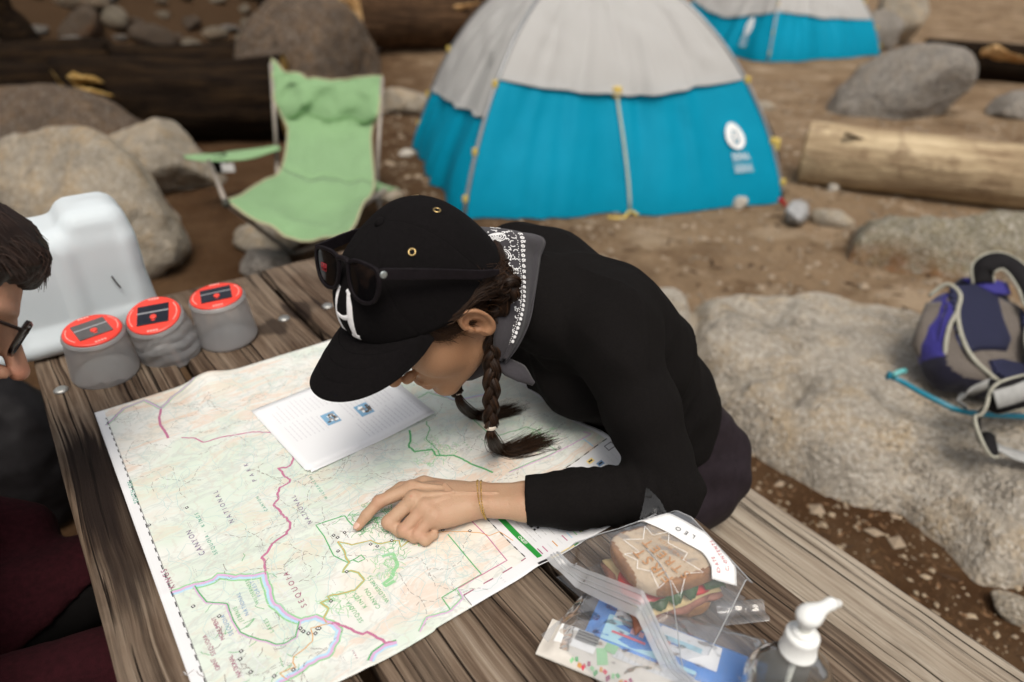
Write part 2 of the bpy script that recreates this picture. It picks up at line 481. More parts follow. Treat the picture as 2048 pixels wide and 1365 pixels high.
# granite outcrop: outline on the ground, rounded shoulders, cracks
def outcrop(name, outline, H, mat, label, cracks=(), res=0.018, shoulder=0.30, seed=0, slope=(0, 0), crack_d=0.075):
    O = np.array(outline, float)
    lo = O.min(0) - 0.1; hi = O.max(0) + 0.1
    xs = np.arange(lo[0], hi[0], res); ys = np.arange(lo[1], hi[1], res)
    X, Y = np.meshgrid(xs, ys, indexing='ij')
    inside = np.zeros(X.shape, bool); dist = np.full(X.shape, 9.0)
    wob = 0.05 * fbm(np.stack([X * 3, Y * 3, 0 * X], -1), 3, seed)
    for a, b in zip(O, np.roll(O, -1, 0)):
        c = ((a[1] > Y) != (b[1] > Y)) & (X < (b[0] - a[0]) * (Y - a[1]) / (b[1] - a[1] + 1e-12) + a[0])
        inside ^= c
        ba = b - a; t = np.clip(((X - a[0]) * ba[0] + (Y - a[1]) * ba[1]) / (ba @ ba), 0, 1)
        dist = np.minimum(dist, np.hypot(X - a[0] - t * ba[0], Y - a[1] - t * ba[1]))
    sd = np.where(inside, dist, -dist) + wob
    u = np.clip(sd / shoulder, 0, 1)
    prof = np.sqrt(np.clip(1 - (1 - u) ** 2.2, 0, 1))
    P = np.stack([X, Y, 0 * X], -1)
    hz = H * (1 + slope[0] * (X - X.mean()) + slope[1] * (Y - Y.mean()))
    base_ = hz * prof + (0.075 * fbm(P * 1.7, 3, seed + 1) + 0.03 * fbm(P * 5, 3, seed + 5)) * sstep(0, .3, u)
    st_ = 0.062; q_ = base_ / st_ + .8 * fbm(P * 3.1, 3, seed + 6); fl_ = np.floor(q_); terr = (fl_ + sstep(.30, .78, q_ - fl_)) * st_          # weathered ledges
    Z = .55 * base_ + .45 * terr + 0.012 * fbm(P * 13, 4, seed + 2) - 0.05
    for cr in cracks:
        cp = spline(np.array(cr, float), 40)
        cd = np.full(X.shape, 9.0)
        for q in cp: cd = np.minimum(cd, np.hypot(X - q[0], Y - q[1]))
        cd = cd + 0.012 * fbm(P * 9, 3, seed + 7)
        Z -= crack_d * np.exp(-(np.maximum(cd, 0) / 0.028) ** 2) + 0.03 * np.exp(-(np.maximum(cd, 0) / 0.09) ** 2)
    Z = np.where(sd > -0.04, Z, -0.12)
    keep = sd > -0.06
    id_ = np.full(X.shape, -1); id_[keep] = np.arange(keep.sum())
    V = np.stack([X[keep], Y[keep], Z[keep] + ground_h(X[keep], Y[keep])], -1)
    q = np.stack([id_[:-1, :-1], id_[1:, :-1], id_[1:, 1:], id_[:-1, 1:]], -1).reshape(-1, 4)
    q = q[(q >= 0).all(1)]
    o = obj(name, V, q, mat, base=(float(O[:, 0].mean()), float(O[:, 1].mean()), 0))
    return tag(o, label, 'rock')

SLAB = [(2.0548, 1.9239), (2.1892, 1.8563), (2.3215, 1.726), (2.5736, 1.5576), (2.7749, 1.3525), (2.9154, 1.1035), (3.1012, 0.8053), (3.1745, 0.4099),
        (2.8469, 0.0266), (2.3057, 0.0317), (1.9404, 0.1461), (1.777, 0.2241), (1.7096, 0.2922), (1.7812, 0.4308), (1.8052, 0.544), (1.7195, 0.6179), (1.6705, 0.7169), (1.668, 0.8552), (1.6653, 1.0066), (1.645, 1.2027), (1.7362, 1.4826), (1.9294, 1.8188)]
outcrop("granite_slab", SLAB, 0.23, GR_SLAB, "broad pale granite slab beside the bench, with the blue backpack lying on it",
        cracks=[[(2.2648, 1.766), (2.0438, 1.5546), (1.8998, 1.4556), (1.8093, 1.2957)],
                [(1.7409, 1.542), (1.7018, 1.3722), (1.7793, 1.2267), (1.9806, 1.0714)],
                [(1.8344, 0.97), (1.9691, 1.021)], [(1.6876, 0.6114), (1.6418, 0.5631)]], seed=4)

RB = outcrop("boulder", [(3.7071, 1.8916), (3.4071, 1.6782), (3.4524, 1.4351), (3.6578, 1.1697), (3.843, 0.8082), (4.4003, 0.6793), (4.4951, 0.8207), (4.2985, 1.187), (4.0029, 1.4227), (3.7223, 1.5903), (3.6514, 1.7518)],
        0.42, GR_RUST, "rounded mossy boulder with rusty orange base behind the backpack", seed=11, shoulder=0.42)

# boulders and stones, each at its own spot
def rk(name, seed, x, y, dims, mat, label, **kw): return rock(name, seed, on_ground(x, y), dims, mat, label, **kw)

AW = -0.632      # stones are measured across the view from the table
rk("boulder", 21, 0.24, 3.92, (0.50, 0.34, 0.40), GR_PALE, "large pale lichen-streaked boulder sloping down behind the white water jug", rz=AW - .2, tilt=(0.1, 0.52), sink=0.28, k=5, planes=9, sharp=12)
rk("boulder", 33, -0.22, 4.75, (0.34, 0.30, 0.26), GR_PALE, "pale boulder at the left edge, half hidden by the jug's boulder", rz=AW, k=4)
rk("boulder", 35, 0.80, 4.95, (0.40, 0.26, 0.25), GR_PALE, "pale triangular rock left of the green chair's armrest", rz=AW + .15, tilt=(0, 0.35), sink=0.2, k=5, planes=7, sharp=26, extra=[((-1, -.2, .6), .62), ((.8, 0, .8), .62)])
rk("boulder", 36, 0.30, 5.95, (0.62, 0.42, 0.36), GR_BROWN, "brown weathered boulder below the dark fallen log", rz=AW, tilt=(0, .12), sink=0.25, k=5, planes=8)
rk("boulder", 37, 2.4079, 6.2361, (0.60, 0.50, 0.66), GR_BROWN, "tall rounded brown boulder behind the green chair", rz=AW + .4, tilt=(0.1, .2), sink=0.22, k=5, planes=8, sharp=9)
rk("stone", 38, 3.16, 6.05, (0.28, 0.18, 0.13), GR_PALE, "flat pale block of stone between chair and tent", rz=AW, k=4, planes=6, sharp=30)
rk("boulder", 39, 6.85, 3.35, (0.60, 0.38, 0.32), GR_GREY, "grey speckled boulder with a dark hollow behind the pale log", rz=AW, tilt=(0, -.28), sink=0.22, k=5, planes=10, sharp=12)
rk("boulder", 41, 11.5, 5.9, (0.36, 0.35, 0.42), GR_PALE, "tan square boulder to the right of the farther tent", rz=AW + .1, k=4, planes=7, sharp=30, sink=.15)
rk("boulder", 42, 10.75, 5.85, (0.40, 0.36, 0.32), GR_GREY, "dull grey boulder touching the farther tent's right corner", rz=AW, k=4)
rk("boulder", 43, 7.75, 2.62, (0.30, 0.22, 0.16), GR_GREY, "small dark grey stone at the right edge above the pale log", rz=AW, k=4)
rk("stone", 44, 1.02, 3.62, (0.17, 0.13, 0.09), GR_PALE, "pale flat stone under the seat of the green chair", rz=AW, k=4)
rk("stone", 45, 0.90, 3.30, (0.12, 0.12, 0.08), GR_GREY, "grey stone beside the chair's front foot", rz=AW + .6, k=4)
rk("stone", 46, 1.55, 4.40, (0.16, 0.12, 0.08), GR_PALE, "low pale stone behind the chair's left armrest", rz=AW, k=4)
rk("stone", 47, 1.8526, 3.8584, (0.09, 0.07, 0.07), GR_PALE, "pale stone at the chair's right side below its armrest", rz=AW, k=3)
rk("stone", 48, 1.7183, 0.2002, (0.055, 0.042, 0.035), GR_PALE, "fist-sized tan stone on the dirt beyond the bench", rz=AW - .4, k=4)
rk("pebble", 49, 4.8359, 2.2536, (0.055, 0.05, 0.05), GR_WHITE, "round white pebble in front of the pale log", k=3, cat='pebble')
rk("pebble", 50, 4.4186, 2.414, (0.045, 0.04, 0.035), GR_WHITE, "small pinkish white pebble left of the round white one", k=3, cat='pebble')
rk("pebble", 51, 3.624, 2.5609, (0.06, 0.05, 0.045), GR_WHITE, "white stone against the near tent's lower edge", k=3, cat='pebble')
rk("stone", 52, 3.8584, 2.0753, (0.13, 0.09, 0.06), GR_PALE, "flat pale stone beside the mossy boulder's left end", rz=AW, k=3)
rk("stone", 53, 6.1275, 4.2314, (0.10, 0.08, 0.05), GR_PALE, "pale stone on the trodden ground just right of the near tent's ridge", rz=AW, k=3)
rk("stone", 54, 9.0059, 4.8549, (0.12, 0.09, 0.06), GR_PALE, "pale stone on the open dirt below the farther tent", rz=AW, k=3)
rk("pebble", 55, 2.4924, 4.7705, (0.07, 0.05, 0.03), GR_WHITE, "pale pebble on the brown dirt left of the near tent", k=3, cat='pebble')
rk("stone", 56, 10.4855, 5.0637, (0.16, 0.12, 0.11), GR_GREY, "grey stone at the dark end of the burnt log", rz=AW, k=3)

# logs -----------------------------------------------------------------------------------
def bark_mat(name, a, b, c, bump=1.0, streak=18):
    t = NT(name)
    v = t.mapv(scale=(1.2, streak, streak))
    f = t.noise(1.0, 6, 0.7, v=v); g = t.noise(6, 5, 0.65)
    col = t.ramp(f, [(0.3, a), (0.5, b), (0.68, c)])
    col = t.mix(col, a, t.math('MULTIPLY', t.ramp(g, [(0.5, 0.0), (0.68, 1.0)]), 0.7))
    t.set(Base_Color=col, Roughness=0.95, Specular_IOR_Level=.06); t.bump(t.math('ADD', f, t.math('MULTIPLY', g, .6)), bump, 0.05); return t.m
BARK_DARK = bark_mat("bark_charred", (0.006, 0.004, 0.003), (0.016, 0.010, 0.006), (0.040, 0.023, 0.011))
BARK_BROWN = bark_mat("bark_brown", (0.03, 0.018, 0.011), (0.07, 0.04, 0.022), (0.15, 0.085, 0.045))
PEELED = bark_mat("peeled_log", (0.16, 0.10, 0.06), (0.42, 0.32, 0.20), (0.62, 0.50, 0.33), 0.8, 9)
WOOD_YEL = bark_mat("broken_wood", (0.22, 0.12, 0.03), (0.40, 0.25, 0.08), (0.55, 0.40, 0.18), 0.8)
WOOD_ORG = bark_mat("orange_wood", (0.30, 0.14, 0.04), (0.55, 0.33, 0.14), (0.66, 0.50, 0.30), 0.8)

def log(name, p0, p1, r0, r1, mat, end, label, seed=0, wob=0.06, cat='log', jag=0.0, lift=True):
    """a trunk lying between two points on the ground: bark, and a cut or broken face at each end"""
    p0 = np.array(p0, float); p1 = np.array(p1, float)
    if lift: p0[2] = gh(p0[0], p0[1]) + r0 * 0.86; p1[2] = gh(p1[0], p1[1]) + r1 * 0.86
    L = np.linalg.norm(p1 - p0); nu, nv = max(12, int(L / 0.06)), 40
    R = frame((p1 - p0) / L, (0, 0, 1)); R = R[:, [2, 0, 1]]
    u = np.linspace(0, L, nu); a = np.arange(nv) * 2 * np.pi / nv
    U, A = np.meshgrid(u, a, indexing='ij')
    rr = r0 + (r1 - r0) * U / L
    Q = np.stack([U * 1.1, np.cos(A) * 1.2, np.sin(A) * 1.2], -1) + seed * 3.1
    rr = rr * (1 + wob * 2 * fbm(Q, 3, seed) + wob * 0.8 * fbm(Q * np.array([1.0, 5, 5]), 3, seed + 4))
    bend = 0.03 * L * np.sin(U / L * np.pi * 1.3 + seed) * 0.4
    if jag: U = U + jag * (vnoise(np.stack([A * 3.3, 0 * A, 0 * A], -1), seed)) * (1 - sstep(0, jag * 3, U))
    loc = np.stack([U, rr * np.cos(A), rr * np.sin(A) + bend * 0], -1)
    root = thing(name, tuple((p0 + p1) / 2), label, cat)
    g = MB(); g.grid(np.swapaxes(loc, 0, 1), closed_u=True)
    V, F = g.arrays()
    o = obj("bark", V, F, mat, None); o.parent = root
    M = Matrix(((R[0, 0], R[0, 1], R[0, 2], 0), (R[1, 0], R[1, 1], R[1, 2], 0), (R[2, 0], R[2, 1], R[2, 2], 0), (0, 0, 0, 1)))
    M.translation = Vector(p0 - (p0 + p1) / 2); o.matrix_local = M
    for i in (0, -1):
        ring = loc[i]; c = ring.mean(0); rings = [ring * (1 - k) + c * k + np.array([(0.012 if i == 0 else -0.012) * math.sin(k * 9 + seed), 0, 0]) for k in (0, .3, .6, .85)]
        if i == 0 and jag: rings = [q + np.array([jag * .5 * k, 0, 0]) * np.sin(np.arange(nv) * 1.7 + k)[:, None] for k, q in enumerate(rings)]; rings[0] = ring
        g = MB(); VV = np.concatenate(rings + [c[None]]); FF = []
        for k in range(3): FF += [(k * nv + j, k * nv + (j + 1) % nv, (k + 1) * nv + (j + 1) % nv, (k + 1) * nv + j) for j in range(nv)]
        FF += [(3 * nv + j, 3 * nv + (j + 1) % nv, 4 * nv) for j in range(nv)]
        if i == 0: FF = [f[::-1] for f in FF]
        e = obj("end_face", VV, FF, end, None, smooth=False); e.parent = root; e.matrix_local = M
    return root, M, R, p0, L

def splinter(root, pts, w, mat, seed, name="splinter"):
    """a torn slab of bare wood standing proud of a log: world points along it"""
    P = spline(pts, 14); g = MB()
    r = np.random.default_rng(seed)
    g.tube(P, w * .75 * np.clip(np.linspace(1.0, .25, 14) * r.uniform(.55, 1.3, 14), .1, 2), 5, flat=0.4)
    return g.build(name, mat, root, smooth=False)

lg, *_ = log("fallen_log", (4.4408, 2.6849, 0.19), (5.3375, 1.0163, 0.19), 0.205, 0.185, PEELED, WOOD_YEL, "pale peeled log with a split yellow end, right of the near tent", seed=2, wob=0.05)
splinter(lg, [(4.5952, 2.7912, 0.1), (4.7013, 2.6806, 0.08), (4.8835, 2.5177, 0.06), (4.9395, 2.4166, 0.05)], 0.05, WOOD_YEL, 3)
splinter(lg, [(4.3945, 2.4122, 0.36), (4.5811, 2.2661, 0.3), (4.7923, 2.1395, 0.27)], 0.03, BARK_BROWN, 5, "bark_patch")
lg, *_ = log("burnt_log", (9.279, 4.3684, 0.1998), (9.7845, 2.4892, 0.1989), 0.22, 0.22, BARK_DARK, WOOD_ORG, "charred log with bare orange wood at its right end, behind the grey boulder", seed=5, wob=0.09)
splinter(lg, [(8.8314, 3.5026, 0.4), (9.0104, 3.3838, 0.34), (9.0182, 3.1365, 0.32), (9.1042, 2.9279, 0.3)], 0.17, WOOD_ORG, 8)
lg, *_ = log("fallen_log", (0.6386, 6.5339, 0.31), (1.9667, 5.7616, 0.2685), 0.30, 0.33, BARK_DARK, WOOD_YEL, "thick dark fallen log with a torn yellow end, under the stony bank", seed=9, wob=0.14, jag=0.12)
ye = np.array((0.6323, 6.5385, 0.3099)); lx = np.array([.807, -.59, 0])
splinter(lg, [ye + [-.05, -.30, .20], ye + lx * .12 + [-.05, -.30, .20], ye + lx * .20 + [-.05, -.30, .18]], 0.15, WOOD_YEL, 12)
splinter(lg, [ye + [-.05, -.34, .04], ye + lx * .16 + [-.05, -.34, .02], ye + lx * .31 + [-.05, -.33, -.02]], 0.14, WOOD_YEL, 13)
splinter(lg, [ye + [-.05, -.33, .12], ye + lx * .10 + [-.05, -.33, .12], ye + lx * .24 + [-.05, -.33, .09]], 0.11, WOOD_YEL, 14)
log("fallen_log", (-0.633, 6.4521, 0.4193), (0.6122, 6.8216, 0.3234), 0.26, 0.22, BARK_DARK, BARK_DARK, "dark rotten log running out at the left edge under the bank", seed=14, wob=0.12)
log("fallen_log", (-0.6084, 6.8616, 0.5331), (0.9904, 7.2479, 0.3617), 0.20, 0.22, BARK_DARK, BARK_DARK, "black log half buried in the bank at the left edge", seed=15, wob=0.12)
log("fallen_log", (0.9395, 6.9845, 0.3433), (2.9424, 6.9513, 0.2192), 0.27, 0.30, BARK_DARK, BARK_DARK, "huge black log lying along the foot of the stony bank", seed=17, wob=0.12)
lg, *_ = log("fallen_log", (3.8071, 8.6607, 0.5162), (6.9437, 9.3394, 0.2992), 0.36, 0.32, BARK_BROWN, WOOD_ORG, "brown log behind the near tent, with a torn orange patch", seed=21, wob=0.1)
oe = np.array((5.4428, 9.174, 0.4578))
splinter(lg, [oe + [-.15, -.3, .06], oe + lx * .25 + [-.15, -.3, .12], oe + lx * .5 + [-.15, -.3, .18]], 0.15, WOOD_ORG, 22)
# burnt stump on the bank
sx, sy = 2.9322, 8.592
zt = gh(sx, sy)
mb = MB(); pp = np.array([[sx, sy, zt - .2], [sx + .01, sy, zt + .3], [sx - .02, sy + .03, zt + .9], [sx, sy + .05, zt + 1.7]])
P = spline(pp, 20); mb.tube(P, np.linspace(.17, .10, 20) * (1 + .12 * RNG.normal(size=20)), 14)
tag(mb.build("burnt_stump", BARK_DARK, base=(sx, sy, zt)), "thin black burnt stump standing among the stones above the brown boulder", "stump")

lx_, ly_ = 0.2421, 7.6231
mb = MB(); P = spline(np.array([[lx_ + .25, ly_, gh(lx_, ly_) - .2], [lx_ + .1, ly_, gh(lx_, ly_) + .3], [lx_ - .08, ly_, gh(lx_, ly_) + .8], [lx_ - .3, ly_ + .05, gh(lx_, ly_) + 1.3]]), 18); mb.tube(P, np.linspace(.15, .10, 18) * (1 + .12 * RNG.normal(size=18)), 12)
tag(mb.build("burnt_stump", BARK_DARK, base=(lx_, ly_, gh(lx_, ly_))), "leaning black stump at the left edge of the stony bank", "stump")
# loose stones on the bank behind the logs
n = 0
r = np.random.default_rng(12)
protos = {}
cand = []
tries = 0
while len(cand) < 290 and tries < 9000:
    tries += 1
    x = r.uniform(-.6, 7.4); s = .55 + 4.6 * r.random() ** 1.15
    y = 0.5 * x + 5.9 + s
    if x - 0.32 * y > 3.3: continue
    sz = r.uniform(0.045, 0.15) * (1 + 0.10 * s)
    if r.random() < .05: sz *= 1.6
    if any((x - a) ** 2 + (y - b) ** 2 < (0.62 * (sz + c)) ** 2 for a, b, c in cand): continue
    cand.append((x, y, sz))
for x, y, sz in cand:
    key = n % 14; z = gh(x, y)
    if key not in protos:
        V, F = rock_shape(300 + key, (1.3, 0.85, 0.6), 3, planes=9, sharp=40, rough=.12)
        protos[key] = mesh_data("loose_stone", V, F, [GR_SCREE, GR_SCREE, GR_GREY, GR_BROWN, GR_SCREE][key % 5])
    o = bpy.data.objects.new("loose_stone", protos[key]); COL.objects.link(o)
    o.location = (x, y, z + sz * .25); o.scale = (sz, sz, sz)
    o.rotation_euler = (.35 + r.uniform(-.4, .4), r.uniform(-.4, .4), r.uniform(0, 6.3))
    tag(o, "pale angular stone lying loose on the stony bank behind the logs", "stone", "loose stones on the bank")
    n += 1

# gravel, grit and needles on the dirt: nobody could count them
def scatter_stuff(name, num, mat, size, region, seed, shape, avoid=()):
    r = np.random.default_rng(seed); Vs = []; Fs = []; c = 0
    sv, sf = shape
    xs = r.uniform(region[0], region[1], num); ys = r.uniform(region[2], region[3], num)
    if name == 'gravel': k_ = (xs - .42 * ys + .5 * vnoise(np.stack([xs, ys, 0 * xs], -1) * 1.3, 4)) > -.15; xs, ys = xs[k_], ys[k_]
    zs = ground_h(xs, ys)
    for x, y, z in zip(xs, ys, zs):
        s = size[0] + (size[1] - size[0]) * r.random() ** 3
        a = r.uniform(0, 6.3); ca, sa = math.cos(a), math.sin(a)
        V = sv * s * r.uniform(.6, 1.3, 3); 
        V = np.stack([V[:, 0] * ca - V[:, 1] * sa + x, V[:, 0] * sa + V[:, 1] * ca + y, V[:, 2] + z + s * .15], 1)
        Vs.append(V); Fs.append(sf + c); c += len(sv)
    return structure(obj(name, np.concatenate(Vs), np.concatenate(Fs), mat, smooth=False), 'stuff')
oct_v = np.array([[1, 0, 0], [-1, 0, 0], [0, .8, 0], [0, -.8, 0], [0, 0, .6], [0.3, .2, -.5]]); oct_f = np.array([[0, 2, 4], [2, 1, 4], [1, 3, 4], [3, 0, 4], [2, 0, 5], [1, 2, 5], [3, 1, 5], [0, 3, 5]])
scatter_stuff("gravel", 9000, plain("gravel", (0.27, 0.21, 0.15), 0.9, var=0.4, scale=3), (0.005, 0.036), (0.2, 7.5, -0.3, 6.5), 3, (oct_v, oct_f))
scatter_stuff("dark_litter", 5200, plain("dark_litter", (0.06, 0.035, 0.02), 0.9, var=0.4, scale=3), (0.004, 0.030), (-.8, 6.5, -0.3, 7), 5, (oct_v * np.array([1.6, .5, .35]), oct_f))
scatter_stuff("needles", 5200, plain("needles", (0.24, 0.13, 0.055), 0.9, var=0.5, scale=3), (0.012, 0.045), (-.5, 6, -0.3, 6.5), 6, (oct_v * np.array([1.0, .035, .03]), oct_f))
scatter_stuff("bark_litter", 3600, plain("bark_litter", (0.15, 0.085, 0.045), 0.9, var=.6, scale=2), (.003, .015), (1.15, 3.0, -.2, 1.5), 9, (oct_v * np.array([1.2, .5, .3]), oct_f))
scatter_stuff("grit", 2600, plain("grit", (0.33, 0.26, 0.18), 0.9, var=.4, scale=2), (.003, .014), (1.15, 3.0, -.2, 1.5), 10, (oct_v, oct_f))

# ------------------------------------------------------------------ picnic table
TZ = 0.75
def wood_material(name, dark, mid, light, contrast=1.0, stains=(), sc=1.0, silver=(0.36, 0.32, 0.27)):
    t = NT(name)
    wob = t.noise(1.6, 3, 0.5)
    co = t.oc()
    w = t.n('ShaderNodeVectorMath', operation='ADD'); 
    cmb = t.n('ShaderNodeCombineXYZ'); t.link(t.math('MULTIPLY', t.math('SUBTRACT', wob, 0.5), 0.05), cmb.inputs[0])
    t.link(co, w.inputs[0]); t.link(cmb.outputs[0], w.inputs[1])
    v1 = t.mapv(w.outputs[0], scale=(95 * sc, 2.2, 20)); v2 = t.mapv(w.outputs[0], scale=(240 * sc, 5, 60)); v3 = t.mapv(w.outputs[0], scale=(26 * sc, 1.1, 8))
    g1 = t.noise(1, 5, 0.62, v=v1, dist=0.25); g2 = t.noise(1, 4, 0.6, v=v2); g3 = t.noise(1, 4, 0.55, v=v3)
    f = t.math('ADD', t.math('MULTIPLY', g1, 0.5), t.math('ADD', t.math('MULTIPLY', g2, 0.30), t.math('MULTIPLY', g3, 0.20)))
    col = t.ramp(f, [(0.36, dark), (0.47, mid), (0.56, light), (0.68, silver)])
    blot = t.noise(3.1, 4, 0.6, v=t.mapv(w.outputs[0], scale=(2.6, 0.9, 1)))
    col = t.mix(col, t.mix(col, silver, 0.55), t.ramp(blot, [(0.45, 0.0), (0.7, 0.9)]))
    col = t.mix(col, dark, t.math('MULTIPLY', t.ramp(t.noise(1.0, 5, 0.7, v=t.mapv(w.outputs[0], scale=(9, 2.4, 3))), [(0.55, 0.0), (0.72, 1.0)]), 0.75))
    crk = t.ramp(t.noise(1, 3, .5, v=t.mapv(w.outputs[0], scale=(210 * sc, 1.3, 14), loc=(3, 5, 1)), dist=.5), [(0.355, 1.0), (0.40, 0.0)])
    col = t.mix(col, tuple(x * .35 for x in dark), t.math('MULTIPLY', crk, 0.95))
    kn = t.voro(1.0, v=t.mapv(scale=(7.5, 2.1, 0.01), loc=(0.3, 0.4, 0)))
    col = t.mix(col, tuple(x * .5 for x in dark), t.ramp(kn, [(0.035, 0.95), (0.075, 0.0)]))
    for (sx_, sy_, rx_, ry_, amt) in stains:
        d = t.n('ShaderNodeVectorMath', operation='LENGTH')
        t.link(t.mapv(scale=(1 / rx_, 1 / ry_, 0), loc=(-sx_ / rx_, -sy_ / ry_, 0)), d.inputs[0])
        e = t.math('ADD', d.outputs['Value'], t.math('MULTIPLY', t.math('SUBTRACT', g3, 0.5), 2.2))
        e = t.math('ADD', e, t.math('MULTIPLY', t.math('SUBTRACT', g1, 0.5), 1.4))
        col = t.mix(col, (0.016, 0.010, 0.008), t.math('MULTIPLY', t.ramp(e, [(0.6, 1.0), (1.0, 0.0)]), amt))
    t.set(Base_Color=col, Roughness=0.8, Specular_IOR_Level=0.15)
    h = t.math('ADD', t.math('MULTIPLY', g1, 0.7), t.math('MULTIPLY', g2, 0.3))
    t.bump(t.math('SUBTRACT', h, t.math('MULTIPLY', crk, .6)), 1.0, 0.008)
    return t.m
WOOD = wood_material("weathered_plank", (0.026, 0.015, 0.010), (0.088, 0.058, 0.039), (0.175, 0.125, 0.088), silver=(0.32, 0.26, 0.20),
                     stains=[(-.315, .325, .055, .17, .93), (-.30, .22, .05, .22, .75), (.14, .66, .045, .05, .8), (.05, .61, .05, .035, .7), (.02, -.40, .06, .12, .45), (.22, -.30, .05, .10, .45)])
WOOD_BENCH = wood_material("weathered_bench_plank", (0.13, 0.095, 0.068), (0.28, 0.225, 0.17), (0.37, 0.315, 0.25), sc=0.8, silver=(0.50, 0.44, 0.36))
STEEL = plain("galvanised_steel", (0.42, 0.42, 0.40), 0.45, 0.85, 0.2, 60)

table = thing("picnic_table", (0.29, 0.72, 0.0), "weathered brown plank picnic table under the map, a bench along each side", "table")
TX0, TX1, TY0, TY1 = -0.071, 0.650, -0.20, 1.626
def plank(name, x0, x1, y0, y1, ztop, th, mat, seed, parent):
    nx, ny = 46, 150
    u = np.linspace(0, 1, nx); v = np.linspace(0, 1, ny)
    U, Vv = np.meshgrid(u, v, indexing='ij')
    r = 0.006
    X = x0 + (x1 - x0) * U; Y = y0 + (y1 - y0) * Vv
    P = np.stack([X * 55 + seed, Y * 1.6, 0 * X + seed], -1)
    Z = ztop - 0.0016 + 0.0016 * fbm(P, 3, seed) + 0.0008 * fbm(P * np.array([3.2, 3, 1]), 2, seed + 3)
    ed = np.minimum(np.minimum(X - x0, x1 - X), np.minimum(Y - y0, y1 - Y) * 1.5)
    Z -= r * (1 - np.sqrt(np.clip(1 - (1 - np.clip(ed / r, 0, 1)) ** 2, 0, 1)))
    wig = 0.0022 * fbm(np.stack([Y * 5, U * 0 + seed, 0 * Y], -1), 3, seed + 8)
    X = X + wig * (np.abs(U - .5) * 2) ** 6
    Yw = Y + 0.004 * fbm(np.stack([X * 40, 0 * X + seed, 0 * X], -1), 3, seed + 5) * (np.abs(Vv - .5) * 2) ** 40
    Gt = np.stack([X, Yw, Z], -1)
    m = MB(); m.grid(Gt[::1, ::1])
    Vt, Ft = m.arrays()
    Ft = [f[::-1] for f in Ft]
    # sides and underside
    ring = [(i, 0) for i in range(nx)] + [(nx - 1, j) for j in range(1, ny)] + [(i, ny - 1) for i in range(nx - 2, -1, -1)] + [(0, j) for j in range(ny - 2, 0, -1)]
    ri = [i * ny + j for i, j in ring]
    low = Vt[ri].copy(); low[:, 2] = ztop - th
    b0 = len(Vt); V2 = np.concatenate([Vt, low]); k = len(ri)
    F2 = list(Ft) + [(ri[i], b0 + i, b0 + (i + 1) % k, ri[(i + 1) % k]) for i in range(k)] + [tuple(b0 + i for i in range(k))[::-1]]
    o = obj(name, V2, F2, mat, parent)
    return o
TOP = []
# the three boards of the top, with open gaps between them, two boards for the seats
for i, (a, b) in enumerate(((-0.071, 0.1525), (0.1715, 0.4145), (0.4295, 0.650))):
    TOP.append(plank("plank", a, b, TY0 + [0.012, 0, 0.02][i], TY1 - [0.006, 0.0, -0.008][i], TZ, 0.042, WOOD, 10 + i, table))
plank("bench_plank", 0.80, 1.085, -0.22, 1.63, 0.45, 0.042, WOOD_BENCH, 31, table)
plank("bench_plank", -0.51, -0.225, -0.22, 1.63, 0.45, 0.042, WOOD_BENCH, 35, table)
for yy in (0.12, 0.98):
    m = MB(); m.box((0.29, yy, 0.66), (0.70, 0.04, 0.09)); bevel(m.build("crossbeam", WOOD, table, smooth=False), .004)
    m = MB(); m.box((0.29, yy + .042, 0.365), (1.56, 0.04, 0.09)); bevel(m.build("seat_beam", WOOD, table, smooth=False), .004)
    for s in (-1, 1):
        a = np.array([0.29 + s * .22, yy - .041, .70]); b = np.array([0.29 + s * .50, yy - .041, 0.0])
        m = MB(); L = np.linalg.norm(a - b); R = frame((a - b) / L, (0, 1, 0)); m.box((a + b) / 2, (0.04, 0.09, L), R)
        bevel(m.build("leg", WOOD, table, smooth=False), .004)
def bolt(x, y):
    m = MB(); m.lathe([(0.0125, -0.002), (0.0125, 0.0012), (0.0105, 0.0035), (0.006, 0.0048), (0.0001, 0.0052)], (x, y, TZ - .001), 20)
    return m.build("bolt_head", STEEL, TOP[0 if x < .16 else 1 if x < .42 else 2])
for p in ((-0.0408, 1.3213), (0.3832, 1.3514), (0.4823, 1.3521)): bolt(*p)

# ------------------------------------------------------------------ lettering: glyph outlines as flat mesh
_TXT = {}
def glyphs(body, bold=False):
    """vertices (unit cap height ~0.73, baseline at 0) and faces of a line of text, and its width"""
    if body not in _TXT:
        cu = bpy.data.curves.new("lettering_source", 'FONT'); cu.body = body; cu.size = 1.0; cu.resolution_u = 3
        if bold: cu.offset = 0.012
        ob = bpy.data.objects.new("lettering_source", cu)
        me = ob.to_mesh()
        V = np.array([v.co for v in me.vertices]); F = [tuple(p.vertices) for p in me.polygons]
        ob.to_mesh_clear(); bpy.data.objects.remove(ob); bpy.data.curves.remove(cu)
        V[:, 0] -= V[:, 0].min()
        _TXT[body] = (V, F, V[:, 0].max())
    return _TXT[body]

